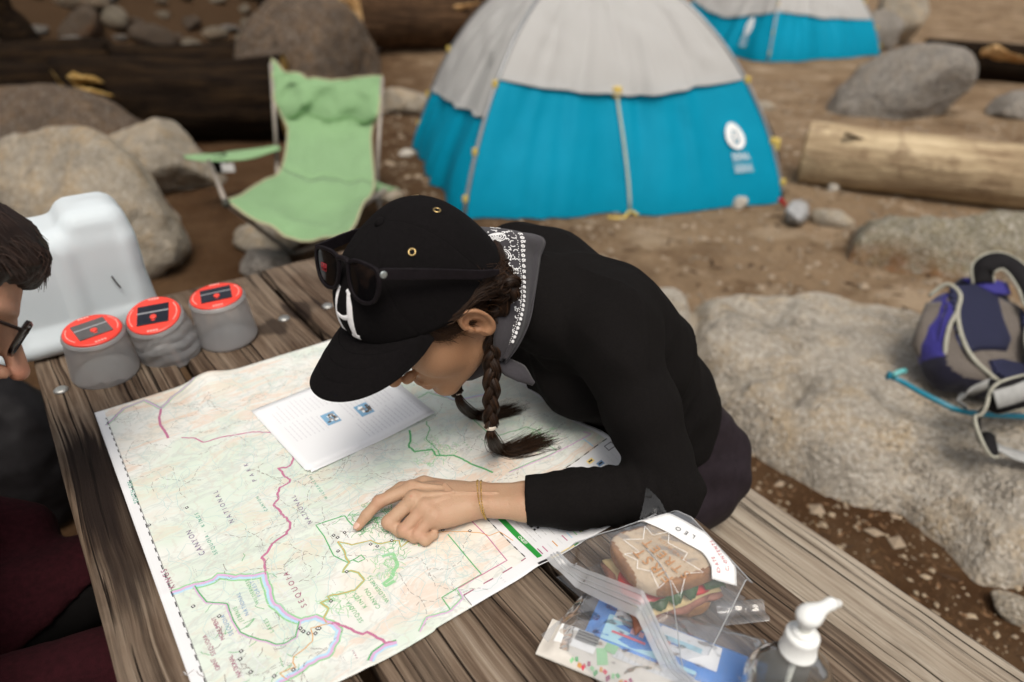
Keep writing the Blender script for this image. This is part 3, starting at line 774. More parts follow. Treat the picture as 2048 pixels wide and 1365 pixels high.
class Print:
    """ink on a sheet: flat shapes lifted a fraction of a millimetre over the sheet's own surface"""
    def __init__(s, zf): s.z = zf; s.layers = {}
    def mbf(s, mat): return s.layers.setdefault(mat.name, (mat, MB()))[1]
    def poly(s, mat, V2, F, lift):
        V2 = np.asarray(V2, float); s.mbf(mat).add(np.stack([V2[:, 0], V2[:, 1], s.z(V2[:, 0], V2[:, 1]) + lift], 1), F)
    def line(s, mat, pts, w, lift=0.0003, jit=0.0, seed=0, step=0.004, dash=None, off=0.0):
        P = np.asarray(pts, float); seg = []
        for a, b in zip(P[:-1], P[1:]):
            n = max(1, int(np.linalg.norm(b - a) / step)); seg.append(a + (b - a) * (np.arange(n) / n)[:, None])
        P = np.concatenate(seg + [P[-1:]])
        if jit:
            q = np.stack([P[:, 0] * 90, P[:, 1] * 90, np.full(len(P), seed * 3.7)], -1)
            e = np.minimum(1, np.minimum(np.arange(len(P)), len(P) - 1 - np.arange(len(P))) / 2.0)
            P = P + jit * e[:, None] * np.stack([fbm(q, 3, 5), fbm(q + 9.1, 3, 8)], 1)
        if len(P) < 2: return
        T = np.gradient(P, axis=0); T /= np.linalg.norm(T, axis=1)[:, None] + 1e-12; N = np.stack([-T[:, 1], T[:, 0]], 1)
        P = P + N * off
        A = P + N * w / 2; B = P - N * w / 2
        V = np.empty((2 * len(P), 2)); V[0::2] = A; V[1::2] = B
        F = [(2 * i, 2 * i + 1, 2 * i + 3, 2 * i + 2) for i in range(len(P) - 1)]
        if dash: F = [f for i, f in enumerate(F) if (i % (dash[0] + dash[1])) < dash[0]]
        if F: s.poly(mat, V, F, lift)
    def text(s, mat, body, p0, p1, lift=0.0005, size=None, spread=1.0, flip=False):
        """body runs from p0 to p1 on the sheet; letter spacing is stretched to fill"""
        p0 = np.array(p0, float); p1 = np.array(p1, float); L = np.linalg.norm(p1 - p0); d = (p1 - p0) / L
        nrm = np.array([-d[1], d[0]])
        V, F, w = glyphs(body); 
        if size is None: size = L / w
        n = max(1, len(body)); x = 0
        ws = [glyphs(ch)[2] if ch != ' ' else .3 for ch in body]
        gap = (L - sum(ws) * size) / max(1, n - 1)
        for ch, cw in zip(body, ws):
            if ch != ' ':
                V, F, _ = glyphs(ch)
                q = p0 + (x + V[:, :1] * size) * d + V[:, 1:2] * size * nrm
                s.poly(mat, q, F, lift)
            x += cw * size + gap
    def rect(s, mat, c, w, h, ang=0.0, lift=0.0004):
        ca, sa = math.cos(ang), math.sin(ang)
        V = np.array([[-w, -h], [w, -h], [w, h], [-w, h]]) / 2
        s.poly(mat, V @ np.array([[ca, sa], [-sa, ca]]) + np.array(c), [(0, 1, 2, 3)], lift)
    def build(s, name, parent):
        for mat, m in s.layers.values():
            V, F = m.arrays(); stuff_part(obj(name(mat) if callable(name) else name, V, F, mat, parent, smooth=False))

def ink(name, c): 
    t = NT("ink_" + name); t.set(Base_Color=tuple(c) + (1,), Roughness=0.85, Specular_IOR_Level=0.2)
    g = t.noise(700, 2); t.set(Base_Color=t.mix(tuple(c), tuple(min(1, x * 1.25 + .03) for x in c), t.math('MULTIPLY', g, .6)))
    return t.m
I_PINK = ink("pink", (0.46, 0.16, 0.27)); I_LILAC = ink("lilac", (0.58, 0.36, 0.56)); I_GREEN = ink("green", (0.10, 0.36, 0.14)); I_LTGREEN = ink("pale_green", (0.26, 0.52, 0.27))
I_BLUE = ink("blue", (0.40, 0.58, 0.72)); I_ORANGE = ink("orange", (0.60, 0.30, 0.09)); I_DARK = ink("dark", (0.05, 0.045, 0.05)); I_GREY = ink("grey", (0.40, 0.40, 0.40)); I_PURPLE = ink("purple", (0.16, 0.10, 0.22))
I_PLUM = ink("plum", (0.28, 0.05, 0.13)); I_TEAL = ink("teal", (0.03, 0.30, 0.20)); I_BAR = ink("bar_green", (0.015, 0.25, 0.035)); I_WHITE = ink("white", (0.86, 0.86, 0.85)); I_YEL = ink("yellow", (0.80, 0.62, 0.24)); I_BLACK = ink("black", (0.02, 0.018, 0.02))
I_NAVY = ink("text_blue", (0.16, 0.28, 0.46)); I_LGREY = ink("pale_grey", (0.62, 0.63, 0.64)); I_TRAIL = ink("trail", (0.20, 0.16, 0.15)); I_CREEK = ink("creek", (0.42, 0.55, 0.54))

MX0, MX1, MY0, MY1 = -0.004, 0.652, 0.494, 1.203
def map_z(x, y):
    x = np.asarray(x, float); y = np.asarray(y, float)
    P = np.stack([x * 5, y * 5, 0 * x], -1)
    z = 0.7528 + 0.0016 * (fbm(P, 3, 40) + .6)
    for xf in (0.16, 0.325, 0.49): z = z + 0.0022 * np.exp(-np.abs(x - xf) / 0.012) * (0.6 + .4 * np.sin(y * 9 + xf * 20))
    for yf in (0.73, 0.965): z = z + 0.0024 * np.exp(-np.abs(y - yf) / 0.014) * (0.6 + .4 * np.sin(x * 8 + yf * 9))
    z = z + 0.013 * np.exp(-((x - 0.185) / 0.03) ** 2) * sstep(1.13, 1.205, y)                  # a crease standing up at the far edge
    z = z + 0.020 * sstep(0.55, 0.665, x) * np.exp(-((y - 0.63) / 0.06) ** 2)                   # corner curling off the table edge
    z = z + 0.004 * np.exp(-((x - 0.405) / 0.02) ** 2) * (1 - sstep(.50, .56, y)) + 0.003 * np.exp(-((x - .12) / .03) ** 2) * (1 - sstep(.49, .53, y))
    return z
def map_paper():
    t = NT("printed_map_paper")
    co = t.oc(); sp = t.n('ShaderNodeSeparateXYZ'); t.link(co, sp.inputs[0]); X, Y = sp.outputs[0], sp.outputs[1]
    wv = t.n('ShaderNodeVectorMath', operation='MULTIPLY_ADD'); t.link(t.noise(7, 3, .6, out=1), wv.inputs[0]); wv.inputs[1].default_value = (.10, .05, 0); t.link(co, wv.inputs[2])
    r1 = t.noise(1.0, 6, 0.62, v=t.mapv(wv.outputs[0], scale=(9, 26, 1), rot=(0, 0, 0.35)), dist=0.8)
    ridge = t.math('ABSOLUTE', t.math('SUBTRACT', r1, 0.5))
    tint = t.noise(4.2, 4, 0.6)
    base = t.ramp(tint, [(0.32, (0.72, 0.75, 0.71)), (0.45, (0.63, 0.71, 0.62)), (0.55, (0.75, 0.755, 0.72)), (0.67, (0.74, 0.68, 0.58))])
    c = t.mix(base, (0.70, 0.52, 0.40), t.math('MULTIPLY', t.ramp(r1, [(0.53, 0.0), (0.60, 0.8), (0.74, 0.0)]), t.ramp(tint, [(0.36, 0.25), (0.6, 0.9)])))
    c = t.mix(c, (0.52, 0.55, 0.52), t.ramp(ridge, [(0.0, 0.6), (0.03, 0.0)]))
    c = t.mix(c, (0.50, 0.62, 0.52), t.math('MULTIPLY', t.ramp(t.noise(16, 5, .7), [(0.56, 0.0), (0.68, 0.75)]), t.ramp(t.noise(5, 2), [(0.5, 0.0), (0.62, 1.0)])))
    cont = t.wave(1.0, v=t.mapv(wv.outputs[0], scale=(12, 30, 1)), dist=9, detail=4, dscale=1.4)
    c = t.mix(c, (0.60, 0.56, 0.50), t.ramp(cont, [(0.0, 0.38), (0.10, 0.0)]))
    fleck = t.voro(520, out='Distance'); c = t.mix(c, (0.42, 0.42, 0.40), t.math('MULTIPLY', t.ramp(fleck, [(0.10, .55), (0.2, 0.0)]), t.ramp(t.noise(30, 3), [(0.55, 0.0), (0.62, 1.0)])))
    def gt(a, b): return t.math('GREATER_THAN', a, b)
    m = gt(X, 0.0105)
    leg = t.math('MULTIPLY', gt(X, 0.400), t.math('LESS_THAN', Y, 0.622))
    m = t.math('MULTIPLY', m, t.math('SUBTRACT', 1.0, leg))
    bot = t.math('MULTIPLY', t.math('MULTIPLY', gt(X, 0.303), t.math('LESS_THAN', Y, 0.511)), 1.0)
    m = t.math('MULTIPLY', m, t.math('SUBTRACT', 1.0, bot))
    rgt = gt(X, 0.643); m = t.math('MULTIPLY', m, t.math('SUBTRACT', 1.0, rgt))
    t.set(Base_Color=t.mix((0.74, 0.745, 0.76), c, m), Roughness=0.72, Specular_IOR_Level=0.25)
    t.bump(t.noise(14, 3), 0.25, 0.01)
    return t.m
nx, ny = 150, 160
U, Vv = np.meshgrid(np.linspace(0, 1, nx), np.linspace(0, 1, ny), indexing='ij')
X = MX0 + (MX1 - MX0) * U; Y = MY0 + (MY1 - MY0) * Vv
Y = Y + (1 - Vv) ** 6 * (0.003 * np.sin(X * 22) * (X < .25)) - (1 - Vv) ** 8 * .002
Gm = np.stack([X, Y, map_z(X, Y)], -1)
trail_map = thing("trail_map", (0.32, 0.85, 0.752), "large unfolded park trail map with coloured boundary lines, spread across the picnic table", "map")
mb = MB(); mb.grid(Gm[::-1]); sh = mb.build("map_sheet", map_paper(), None); sh.parent = trail_map
sh.location = tuple(-np.array(WLOC[trail_map.name])); solid(sh, 0.0003)

pr = Print(map_z)
T = lambda *p: np.array(p, float)
# park boundary lines
L1 = [((0.2353, 0.9634), (0.2331, 0.9283), (0.2286, 0.8904), (0.218, 0.8732), (0.2007, 0.8756), (0.2047, 0.8463), (0.1845, 0.8313), (0.1684, 0.8055), (0.1711, 0.7767), (0.1692, 0.7485), (0.1555, 0.7367), (0.1343, 0.7277), (0.1192, 0.7152), (0.1144, 0.6881))][0]
pr.line(I_PINK, L1, .0034, .0003, .0065, 1, step=.0025); pr.line(I_PINK, L1, .0014, .00045, .0065, 1, step=.0025)
pr.line(I_PINK, ((0.0989, 1.0447), (0.1158, 1.0311), (0.1244, 1.0107), (0.1511, 1.0074), (0.1976, 0.992), (0.2353, 0.9634)), .0026, .0003, .002, 2)
pr.line(I_PINK, ((0.0912, 1.1502), (0.082, 1.1233), (0.0798, 1.0926), (0.0814, 1.0556)), .0040, .0003, .002, 3)
for pts in (((0.0061, 1.152), (0.0387, 1.1877), (0.073, 1.1943), (0.0912, 1.1502)), ((0.0912, 1.1502), (0.1196, 1.1798), (0.155, 1.1975), (0.1624, 1.2023))):
    pr.line(I_LILAC, pts, .0032, .0004, .002, 4); pr.line(I_TEAL, pts, .0010, .00045, .002, 4, off=.002); pr.line(I_LTGREEN, pts, .0018, .0003, .002, 4, off=-.0024)
TRI = [((0.008, 0.7278), (0.0336, 0.7246), (0.0571, 0.7184), (0.0662, 0.7217), (0.0855, 0.7039), (0.1123, 0.6896), (0.1096, 0.6652), (0.1073, 0.6389), (0.1151, 0.6108), (0.1252, 0.5965), (0.1423, 0.5886), (0.1522, 0.5702), (0.156, 0.5555), (0.1484, 0.5427), (0.1309, 0.5336), (0.1031, 0.5327), (0.0805, 0.531), (0.0524, 0.5304))][0]
pr.line(I_LILAC, TRI, .0032, .0004, .0040, 6, step=.003); pr.line(I_BLUE, TRI, .0032, .0003, .0040, 6, off=-.0032, step=.003); pr.line(I_LTGREEN, TRI, .0022, .0003, .0040, 6, off=.0026, step=.003)
pr.line(I_LTGREEN, TRI[1:10], .0022, .0003, .0022, 6, off=-.0062)
pr.line(I_PINK, ((0.1522, 0.5702), (0.1704, 0.5494), (0.1748, 0.5353), (0.1815, 0.5346), (0.1896, 0.5221), (0.1909, 0.508), (0.204, 0.5019)), .0034, .0004, .004, 7)
LOOP = ((0.204, 0.5019), (0.1895, 0.5066), (0.1754, 0.5039), (0.1681, 0.4967))
pr.line(I_LILAC, LOOP, .0036, .00042, .002, 8); pr.line(I_GREEN, LOOP, .0022, .0003, .002, 8, off=-.0030); pr.line(I_BLUE, LOOP, .0026, .0003, .002, 8, off=.0030)
JL = ((0.0347, 0.7219), (0.036, 0.7106), (0.0399, 0.6873), (0.0599, 0.6711), (0.0578, 0.6424), (0.0593, 0.6209), (0.0743, 0.5985), (0.0886, 0.58), (0.0971, 0.5756), (0.1116, 0.5758), (0.1237, 0.5959))
pr.line(I_GREEN, JL, .0016, .0004, .0015, 9, off=.0009); pr.line(I_LILAC, JL, .0016, .0004, .0015, 9, off=-.0009)
pr.line(I_GREEN, ((0.2398, 0.725), (0.1999, 0.7311), (0.2015, 0.7071), (0.1979, 0.6671), (0.2077, 0.6465), (0.2193, 0.6454), (0.2282, 0.6474), (0.2295, 0.6381), (0.2195, 0.638), (0.2154, 0.6461)), .0016, .0004, .0006, 10)
pr.line(I_GREEN, ((0.2398, 0.725), (0.2415, 0.7024), (0.2568, 0.6961), (0.2774, 0.6956)), .0018, .0004, .002, 10)
ROAD = ((0.2124, 0.687), (0.2119, 0.6634), (0.2093, 0.6453), (0.1969, 0.6349), (0.2065, 0.63), (0.2115, 0.6213), (0.2124, 0.6069), (0.1961, 0.6002), (0.1717, 0.6073), (0.1636, 0.6085), (0.1653, 0.6017), (0.1536, 0.6065), (0.1595, 0.5914), (0.1471, 0.5834), (0.1486, 0.5736))
pr.line(I_LTGREEN, ROAD, .0034, .0003, .0025, 11); pr.line(I_ORANGE, ROAD, .0012, .0005, .0025, 11)
ROAD2 = ((0.2124, 0.687), (0.2255, 0.671), (0.2495, 0.6626), (0.2575, 0.6502), (0.281, 0.64), (0.2781, 0.6289), (0.2915, 0.6324), (0.3072, 0.6301), (0.3437, 0.6164), (0.3787, 0.5879), (0.3846, 0.5757), (0.4005, 0.5733), (0.406, 0.5491))
pr.line(I_LTGREEN, ROAD2[:7], .0026, .0003, .002, 12); pr.line(I_ORANGE, ROAD2, .0011, .0005, .002, 12)
pr.line(I_ORANGE, ((0.1522, 0.5702), (0.1394, 0.5742), (0.1287, 0.5786), (0.1288, 0.5667), (0.1247, 0.5597), (0.1151, 0.5569), (0.1005, 0.5532), (0.0958, 0.5472), (0.0963, 0.5392), (0.079, 0.5425), (0.0832, 0.5306)), .0012, .0005, .002, 13)
pr.line(I_LTGREEN, ((0.2493, 0.6281), (0.262, 0.6254), (0.2592, 0.6033), (0.2491, 0.5953), (0.2436, 0.5903), (0.2302, 0.5891), (0.2312, 0.5827), (0.2441, 0.583)), .0050, .0003, .004, 14)
pr.line(I_GREEN, ((0.3403, 0.6108), (0.3392, 0.5266), (0.3041, 0.5264), (0.2792, 0.5254), (0.2784, 0.504)), .0016, .0004, .0003, 15)
pr.line(I_PINK, ((0.3814, 0.6174), (0.3834, 0.5765), (0.3801, 0.5248), (0.3029, 0.5244)), .0015, .00042, .0003, 16, off=-.0012)
PG = ((0.3029, 0.5244), (0.2997, 0.5078), (0.2794, 0.5033), (0.2722, 0.5031), (0.248, 0.5108), (0.2396, 0.5047), (0.2328, 0.4986))
pr.line(I_LILAC, PG, .0020, .0004, .002, 17); pr.line(I_LTGREEN, PG, .0018, .0003, .002, 17, off=-.0018)
for k, (pts, w) in enumerate(((((0.4668, 0.9189), (0.4906, 0.9248), (0.5003, 0.9044), (0.5169, 0.8738), (0.5138, 0.8253), (0.5111, 0.7695), (0.5105, 0.7425)), .0018), (((0.41, 0.8467), (0.4011, 0.8254), (0.3886, 0.8077), (0.389, 0.7921), (0.4142, 0.7818), (0.4131, 0.7644), (0.4356, 0.7483), (0.4463, 0.7156), (0.4629, 0.6794)), .0034), (((0.4453, 0.8517), (0.4377, 0.8269), (0.4217, 0.8107), (0.4219, 0.7793), (0.4182, 0.7622)), .0016), (((0.5177, 0.7485), (0.5717, 0.7411), (0.5822, 0.722), (0.5735, 0.6974), (0.5745, 0.6625)), .0016))):
    pr.line(I_GREEN, pts, w, .0004, .003, 20 + k)
pr.line(I_GREEN, ((0.4822, 0.6656), (0.5232, 0.6649), (0.5729, 0.6606)), .0014, .0004, .0003, 24); pr.line(I_LILAC, ((0.4822, 0.6656), (0.5729, 0.6606), (0.6336, 0.6513), (0.6309, 0.6644)), .0020, .00042, .0003, 24, off=-.0012)
pr.line(I_BLUE, ((0.6199, 0.6516), (0.6188, 0.6262)), .0022, .0004, .0008, 25); pr.line(I_BLUE, ((0.5, 0.9161), (0.5169, 0.8738), (0.5606, 0.8615), (0.5814, 0.8523)), .0022, .0004, .002, 26, off=.003); pr.line(I_LILAC, ((0.5, 0.9161), (0.5169, 0.8738), (0.5606, 0.8615), (0.5814, 0.8523)), .0022, .0004, .002, 26)
# trails and creeks: a tangle of thin wandering lines over the printed area
r = np.random.default_rng(5)
k = 0
while k < 420:
    x, y = r.uniform(.02, .63), r.uniform(.51, 1.19)
    if x > .38 and y < .645: continue
    a = r.uniform(0, 6.28); P = [(x, y)]
    for _ in range(int(r.integers(4, 14))):
        a += r.normal() * .55; x += math.cos(a) * .012; y += math.sin(a) * .012
        if not (.014 < x < .638 and .50 < y < 1.195) or (x > .39 and y < .635): break
        P.append((x, y))
    if len(P) > 2:
        kind = k % 5
        if kind == 0: pr.line(I_TRAIL, P, .0006, .00035, .004, k, dash=(2, 1), step=.0025)
        elif kind == 1: pr.line(I_LGREY, P, .0007, .00032, .003, k)
        else: pr.line(I_CREEK, P, .0006, .00031, .003, k)
    k += 1
for c, rad, n_ in (((0.2519, 0.702), .045, 34), ((0.2873, 0.6649), .04, 26), ((0.0867, 0.6684), .06, 20), ((0.0445, 0.5919), .05, 30), ((0.107, 0.5547), .035, 20)):
    for j in range(n_):
        a = r.uniform(0, 6.28); q = np.array(c) + rad * math.sqrt(r.random()) * np.array([math.cos(a), math.sin(a)])
        a = r.uniform(0, 6.28); P = [q + np.array([math.cos(a), math.sin(a)]) * s for s in (0, .006, .014)]
        pr.line([I_TRAIL, I_GREEN, I_LGREY][j % 3], P, .0007, .00036, .005, j, step=.002)
# shaded green groves and hatched ground along the routes
for c, rad, n_, mt in (((0.4181, 0.7774), .035, 60, I_LTGREEN), ((0.5742, 0.7049), .03, 40, I_LTGREEN), ((0.2895, 0.6691), .05, 90, I_GREEN), ((0.2676, 0.7026), .03, 50, I_GREEN), ((0.1746, 0.5959), .016, 26, I_LTGREEN), ((0.2526, 0.6132), .02, 40, I_LTGREEN)):
    for j in range(n_):
        a = r.uniform(0, 6.28); q = np.array(c) + rad * r.random() * np.array([math.cos(a), math.sin(a)]); P = [q]
        for _ in range(4):
            a += r.normal(); P.append(P[-1] + .004 * np.array([math.cos(a), math.sin(a)]))
        pr.line(mt, P, .0007, .00037, .002, j, step=.002)
# campground squares and caption blocks
for px_ in [((0.2124, 0.7004), (0.2154, 0.6938), (0.227, 0.6967), (0.2059, 0.6709), (0.2467, 0.6568), (0.2522, 0.6485), (0.2727, 0.6459), (0.3386, 0.6212), (0.3684, 0.5986), (0.2005, 0.6322), (0.1652, 0.6), (0.0255, 0.6913), (0.047, 0.658), (0.12, 0.5848), (0.1213, 0.5788), (0.1364, 0.573), (0.1318, 0.5679), (0.1251, 0.5727), (0.0534, 0.5949), (0.0493, 0.5853), (0.0537, 0.5623), (0.0732, 0.5422), (0.0933, 0.5375), (0.064, 0.873), (0.0127, 0.8678), (0.5817, 0.665), (0.1383, 0.5716))][0]:
    pr.rect(I_BLACK, px_, .0042, .0042, .3, .0006); pr.rect(I_WHITE, px_, .0018, .0018, .3, .0008)
for j in range(230):
    x, y = r.uniform(.02, .62), r.uniform(.51, 1.18)
    if x > .38 and y < .64: continue
    for i in range(int(r.integers(1, 4))):
        pr.line(I_GREY, [(x + .0022 * i, y), (x + .0022 * i, y + r.uniform(.006, .013))], .0006, .0005, step=.0012, dash=(2, 1))
# neat line: dashes along the left, lower and legend margins
pr.line(I_BLACK, [(.0105, .45), (.0105, 1.175)], .0005, .0004); pr.line(I_BLACK, [(.0092, .45), (.0092, 1.175)], .0013, .00045, step=.0045, dash=(2, 2))
pr.line(I_PLUM, [(.303, .5125), (.400, .5125)], .0016, .0004, step=.007, dash=(2, 2)); pr.line(I_DARK, [(.303, .494), (.303, .5125)], .0008, .0004)
pr.line(I_BLACK, [(.4005, .515), (.4005, .622)], .0016, .0004, step=.008, dash=(1, 1)); pr.line(I_DARK, [(.4005, .515), (.4005, .622), (.645, .624)], .0005, .0004); pr.line(I_DARK, [(.43, .6225), (.645, .6235)], .0018, .00045, step=.009, dash=(1, 1))
# legend panel
gl = ((0.4139, 0.6098), (0.4159, 0.5064))
pr.line(I_BAR, [(.4165, .5035), (.4165, .612)], .0085, .0005); pr.text(I_WHITE, "LEGEND", (.4192, .5335), (.4192, .5505), .0007, size=.0064)
for i in range(22):
    y0 = r.uniform(.505, .512); pr.line([I_LGREY, I_GREY][i % 2], [(.4255 + .0048 * i, y0 + .02), (.4255 + .0048 * i, .605 - r.uniform(0, .02))], .0007, .0005, step=.0016, dash=(int(r.integers(3, 7)), 1))
for i, mt in enumerate((I_PLUM, I_PINK, I_LGREY, I_ORANGE, I_LGREY, I_PINK, I_BLUE, I_LTGREEN, I_YEL, I_ORANGE)):
    pr.line(mt, [(.4235 + .0085 * i, .506), (.4235 + .0085 * i, .518)], .0016, .0006)
for i in range(5):
    for j in range(3): pr.rect(I_BLACK, (.442 + .006 * j, .548 + .007 * i), .0034, .0034, 0, .0006)
pr.line(I_BAR, [(.493, .506), (.493, .54)], .008, .0005); pr.line(I_YEL, [(.418, .4945), (.468, .4945)], .003, .0006); pr.line(I_BLACK, [(.407, .4948), (.429, .4948)], .0036, .0007); pr.line(I_BAR, [(.468, .4945), (.476, .4945)], .003, .0006)
for c, mt in (((0.5971, 0.6076), I_YEL), ((0.6058, 0.5942), I_NAVY)): pr.rect(mt, c, .011, .008, 0, .0006); pr.rect(I_BLACK, c, .007, .003, 0, .0007)
cq = (0.6386, 0.6091)
for dx, dy, w, h in ((-.007, 0, .0012, .011), (.007, 0, .0012, .011), (0, .005, .014, .0012), (0, -.005, .014, .0012)): pr.rect(I_DARK, (cq[0] + dx, cq[1] + dy), w, h, 0, .0007)
for i in range(9): pr.line(I_LGREY, [(.56 + .009 * i, .60), (.56 + .009 * i, .57)], .0014, .0005, step=.002, dash=(4, 1))
# names
for mt, s_, a, b, z_ in ((I_TEAL, "SOUTH SIDE", (0.0104, 0.9238), (0.0116, 0.9778), .0105), (I_PLUM, "KINGS", (0.0154, 0.7339), (0.0131, 0.7729), .0130), (I_PURPLE, "CANYON", (0.0613, 0.7695), (0.0572, 0.8254), .0130),
        (I_PURPLE, "NATIONAL", (0.1106, 0.8057), (0.1098, 0.8835), .0120), (I_PURPLE, "PARK", (0.1644, 0.8711), (0.1653, 0.9181), .0115), (I_PLUM, "SEQUOIA", (0.1389, 0.6116), (0.1392, 0.6763), .0125), (I_PURPLE, "NATIONAL", (0.1978, 0.7385), (0.1988, 0.8067), .0115),
        (I_TEAL, "SEQUOIA -", (0.0747, 0.7598), (0.0735, 0.8114), .0088), (I_TEAL, "KINGS", (0.075, 0.8219), (0.074, 0.8535), .0088), (I_TEAL, "CANYON", (0.1561, 0.7995), (0.1547, 0.8357), .0080), (I_TEAL, "WILDERNESS", (0.2355, 0.7726), (0.2344, 0.8319), .0076),
        (I_GREEN, "SEQUOIA-", (0.1853, 0.5507), (0.1841, 0.5919), .0098), (I_GREEN, "KINGS", (0.1983, 0.5679), (0.1961, 0.5945), .0098), (I_GREEN, "CANYON", (0.2111, 0.5569), (0.2109, 0.5924), .0098), (I_GREEN, "WILDERNESS", (0.2242, 0.5584), (0.2223, 0.6086), .0095),
        (I_GREEN, "JENNIE", (0.0683, 0.634), (0.0682, 0.6606), .0082), (I_GREEN, "LAKES", (0.0931, 0.5991), (0.0926, 0.6218), .0082), (I_GREEN, "WILDERNESS", (0.0925, 0.6485), (0.0936, 0.6932), .0080),
        (I_NAVY, "SEQUOIA", (0.0535, 0.6226), (0.0528, 0.6574), .0088), (I_NAVY, "NATIONAL", (0.0773, 0.6397), (0.0783, 0.6792), .0085), (I_NAVY, "FOREST", (0.0986, 0.659), (0.0982, 0.6879), .0080),
        (I_PLUM, "GIANT", (0.0278, 0.5862), (0.0263, 0.6042), .0088), (I_PLUM, "SEQUOIA", (0.029, 0.6077), (0.0272, 0.6415), .0088), (I_PLUM, "MONUMENT", (0.0435, 0.6223), (0.0431, 0.6608), .0088), (I_PLUM, "NATIONAL", (0.0442, 0.5639), (0.0437, 0.5964), .0088), (I_PLUM, "PARK", (0.1582, 0.5084), (0.1585, 0.5209), .0042),
        (I_GREEN, "KERN", (0.4668, 0.7426), (0.4686, 0.7676), .0062), (I_GREEN, "CERRO", (0.4953, 0.7376), (0.4957, 0.7643), .0062), (I_GREY, "118", (0.3584, 0.499), (0.3574, 0.5075), .0050)):
    pr.text(mt, s_, a, b, .0006, size=z_ * .80)
NAMES = {}
def ink_name(mat):
    return "printed_lines" if 'grey' in mat.name or 'creek' in mat.name or 'trail' in mat.name else "printed_boundary" if any(q in mat.name for q in ('pink', 'lilac', 'blue', 'pale_green', 'orange')) else "printed_lettering"
pr.build(ink_name, trail_map)

# ------------------------------------------------------------------ printed pages lying on the map
SHA, SHB, SHC = np.array((0.2307, 0.8442)), np.array((0.2445, 1.0414)), np.array((0.4599, 0.8627))
ex = SHC - SHA; ey = SHB - SHA; W_, H_ = np.linalg.norm(ex), 0.205; ex = ex / W_; ey = np.array([-ex[1], ex[0]])
pages = thing("printed_pages", tuple(np.append(SHA + ex * W_ / 2 + ey * H_ / 2, .756)), "white stapled printout with two small photos, lying on the map under the cap brim", "papers")
PAPER = plain("paper_white", (0.80, 0.81, 0.83), 0.7, var=.02, scale=8)
def page_z(off):
    def f(x, y):
        q = np.stack([x, y], -1) - SHA; u = q @ ex / W_; v = q @ ey / H_
        return map_z(x, y) * .3 + .7 * .7545 + .0015 + off + .006 * np.clip(1 - u * 2.2, 0, 1) * (1 - np.clip(v, 0, 1)) ** 2 * .5 + .009 * sstep(.55, 1.1, u) * (.5 + .5 * np.clip(v, -.2, 1))
    return f
for i in range(4):
    n_ = 18; a = 0.006 * (i - 3) * (1 if i % 2 else -.6); s0 = SHA + np.array([.0022 * (3 - i), -.0026 * (3 - i) * (1 if i != 1 else -.4)])
    e1 = ex * math.cos(a) + ey * math.sin(a); e2 = ey * math.cos(a) - ex * math.sin(a)
    uu, vv = np.meshgrid(np.linspace(0, 1, n_), np.linspace(0, 1, n_), indexing='ij')
    q = s0 + uu[..., None] * W_ * e1 + vv[..., None] * H_ * e2
    g = MB(); g.grid(np.concatenate([q, page_z(.0004 * i)(q[..., 0], q[..., 1])[..., None]], -1)[::-1]); solid(g.build("page", PAPER, pages), .0002)
pp_ = Print(page_z(.0012 + .0004))
def pg(u, v): return SHA + ex * W_ * u + ey * H_ * v
I_PHB = ink("photo_sky", (0.20, 0.38, 0.56)); I_PHD = ink("photo_rock", (0.10, 0.085, 0.075)); I_PHG = ink("photo_grey", (0.28, 0.27, 0.27)); I_TXT = ink("text_grey", (0.62, 0.62, 0.65))
ang_p = math.atan2(ex[1], ex[0])
for c, in ((((0.3162, 0.9483)),), (((0.3725, 0.9384)),)):
    c = np.array(c); pp_.rect(I_PHB, c, .024, .034, ang_p - .05, .0002)
    for j in range(16):
        d = r.normal(size=2) * np.array([.005, .008]) + ex * .003; d = np.clip(d, -.0085, .0085)
        pp_.rect([I_PHD, I_PHG, I_WHITE, I_PHD][j % 4], c + d, r.uniform(.003, .008), r.uniform(.004, .009), ang_p + .3 * r.normal(), .0003 + .00002 * j)
for col in range(3):
    for i in range(24 if col else 15):
        v0 = .06 + .30 * col; u0 = (.10 if col else .52) + .034 * i
        if u0 > .97 or (abs(v0 + .1 - .5) < .3 and .34 < u0 < .52 and col == 1): continue
        pp_.line(I_TXT, [pg(u0, v0), pg(u0, v0 + r.uniform(.17, .27))], .0016, .0002, step=.0016, dash=(int(r.integers(3, 6)), 1))
pp_.build(lambda m_: "printed_photo" if 'photo' in m_.name else "printed_text", pages)

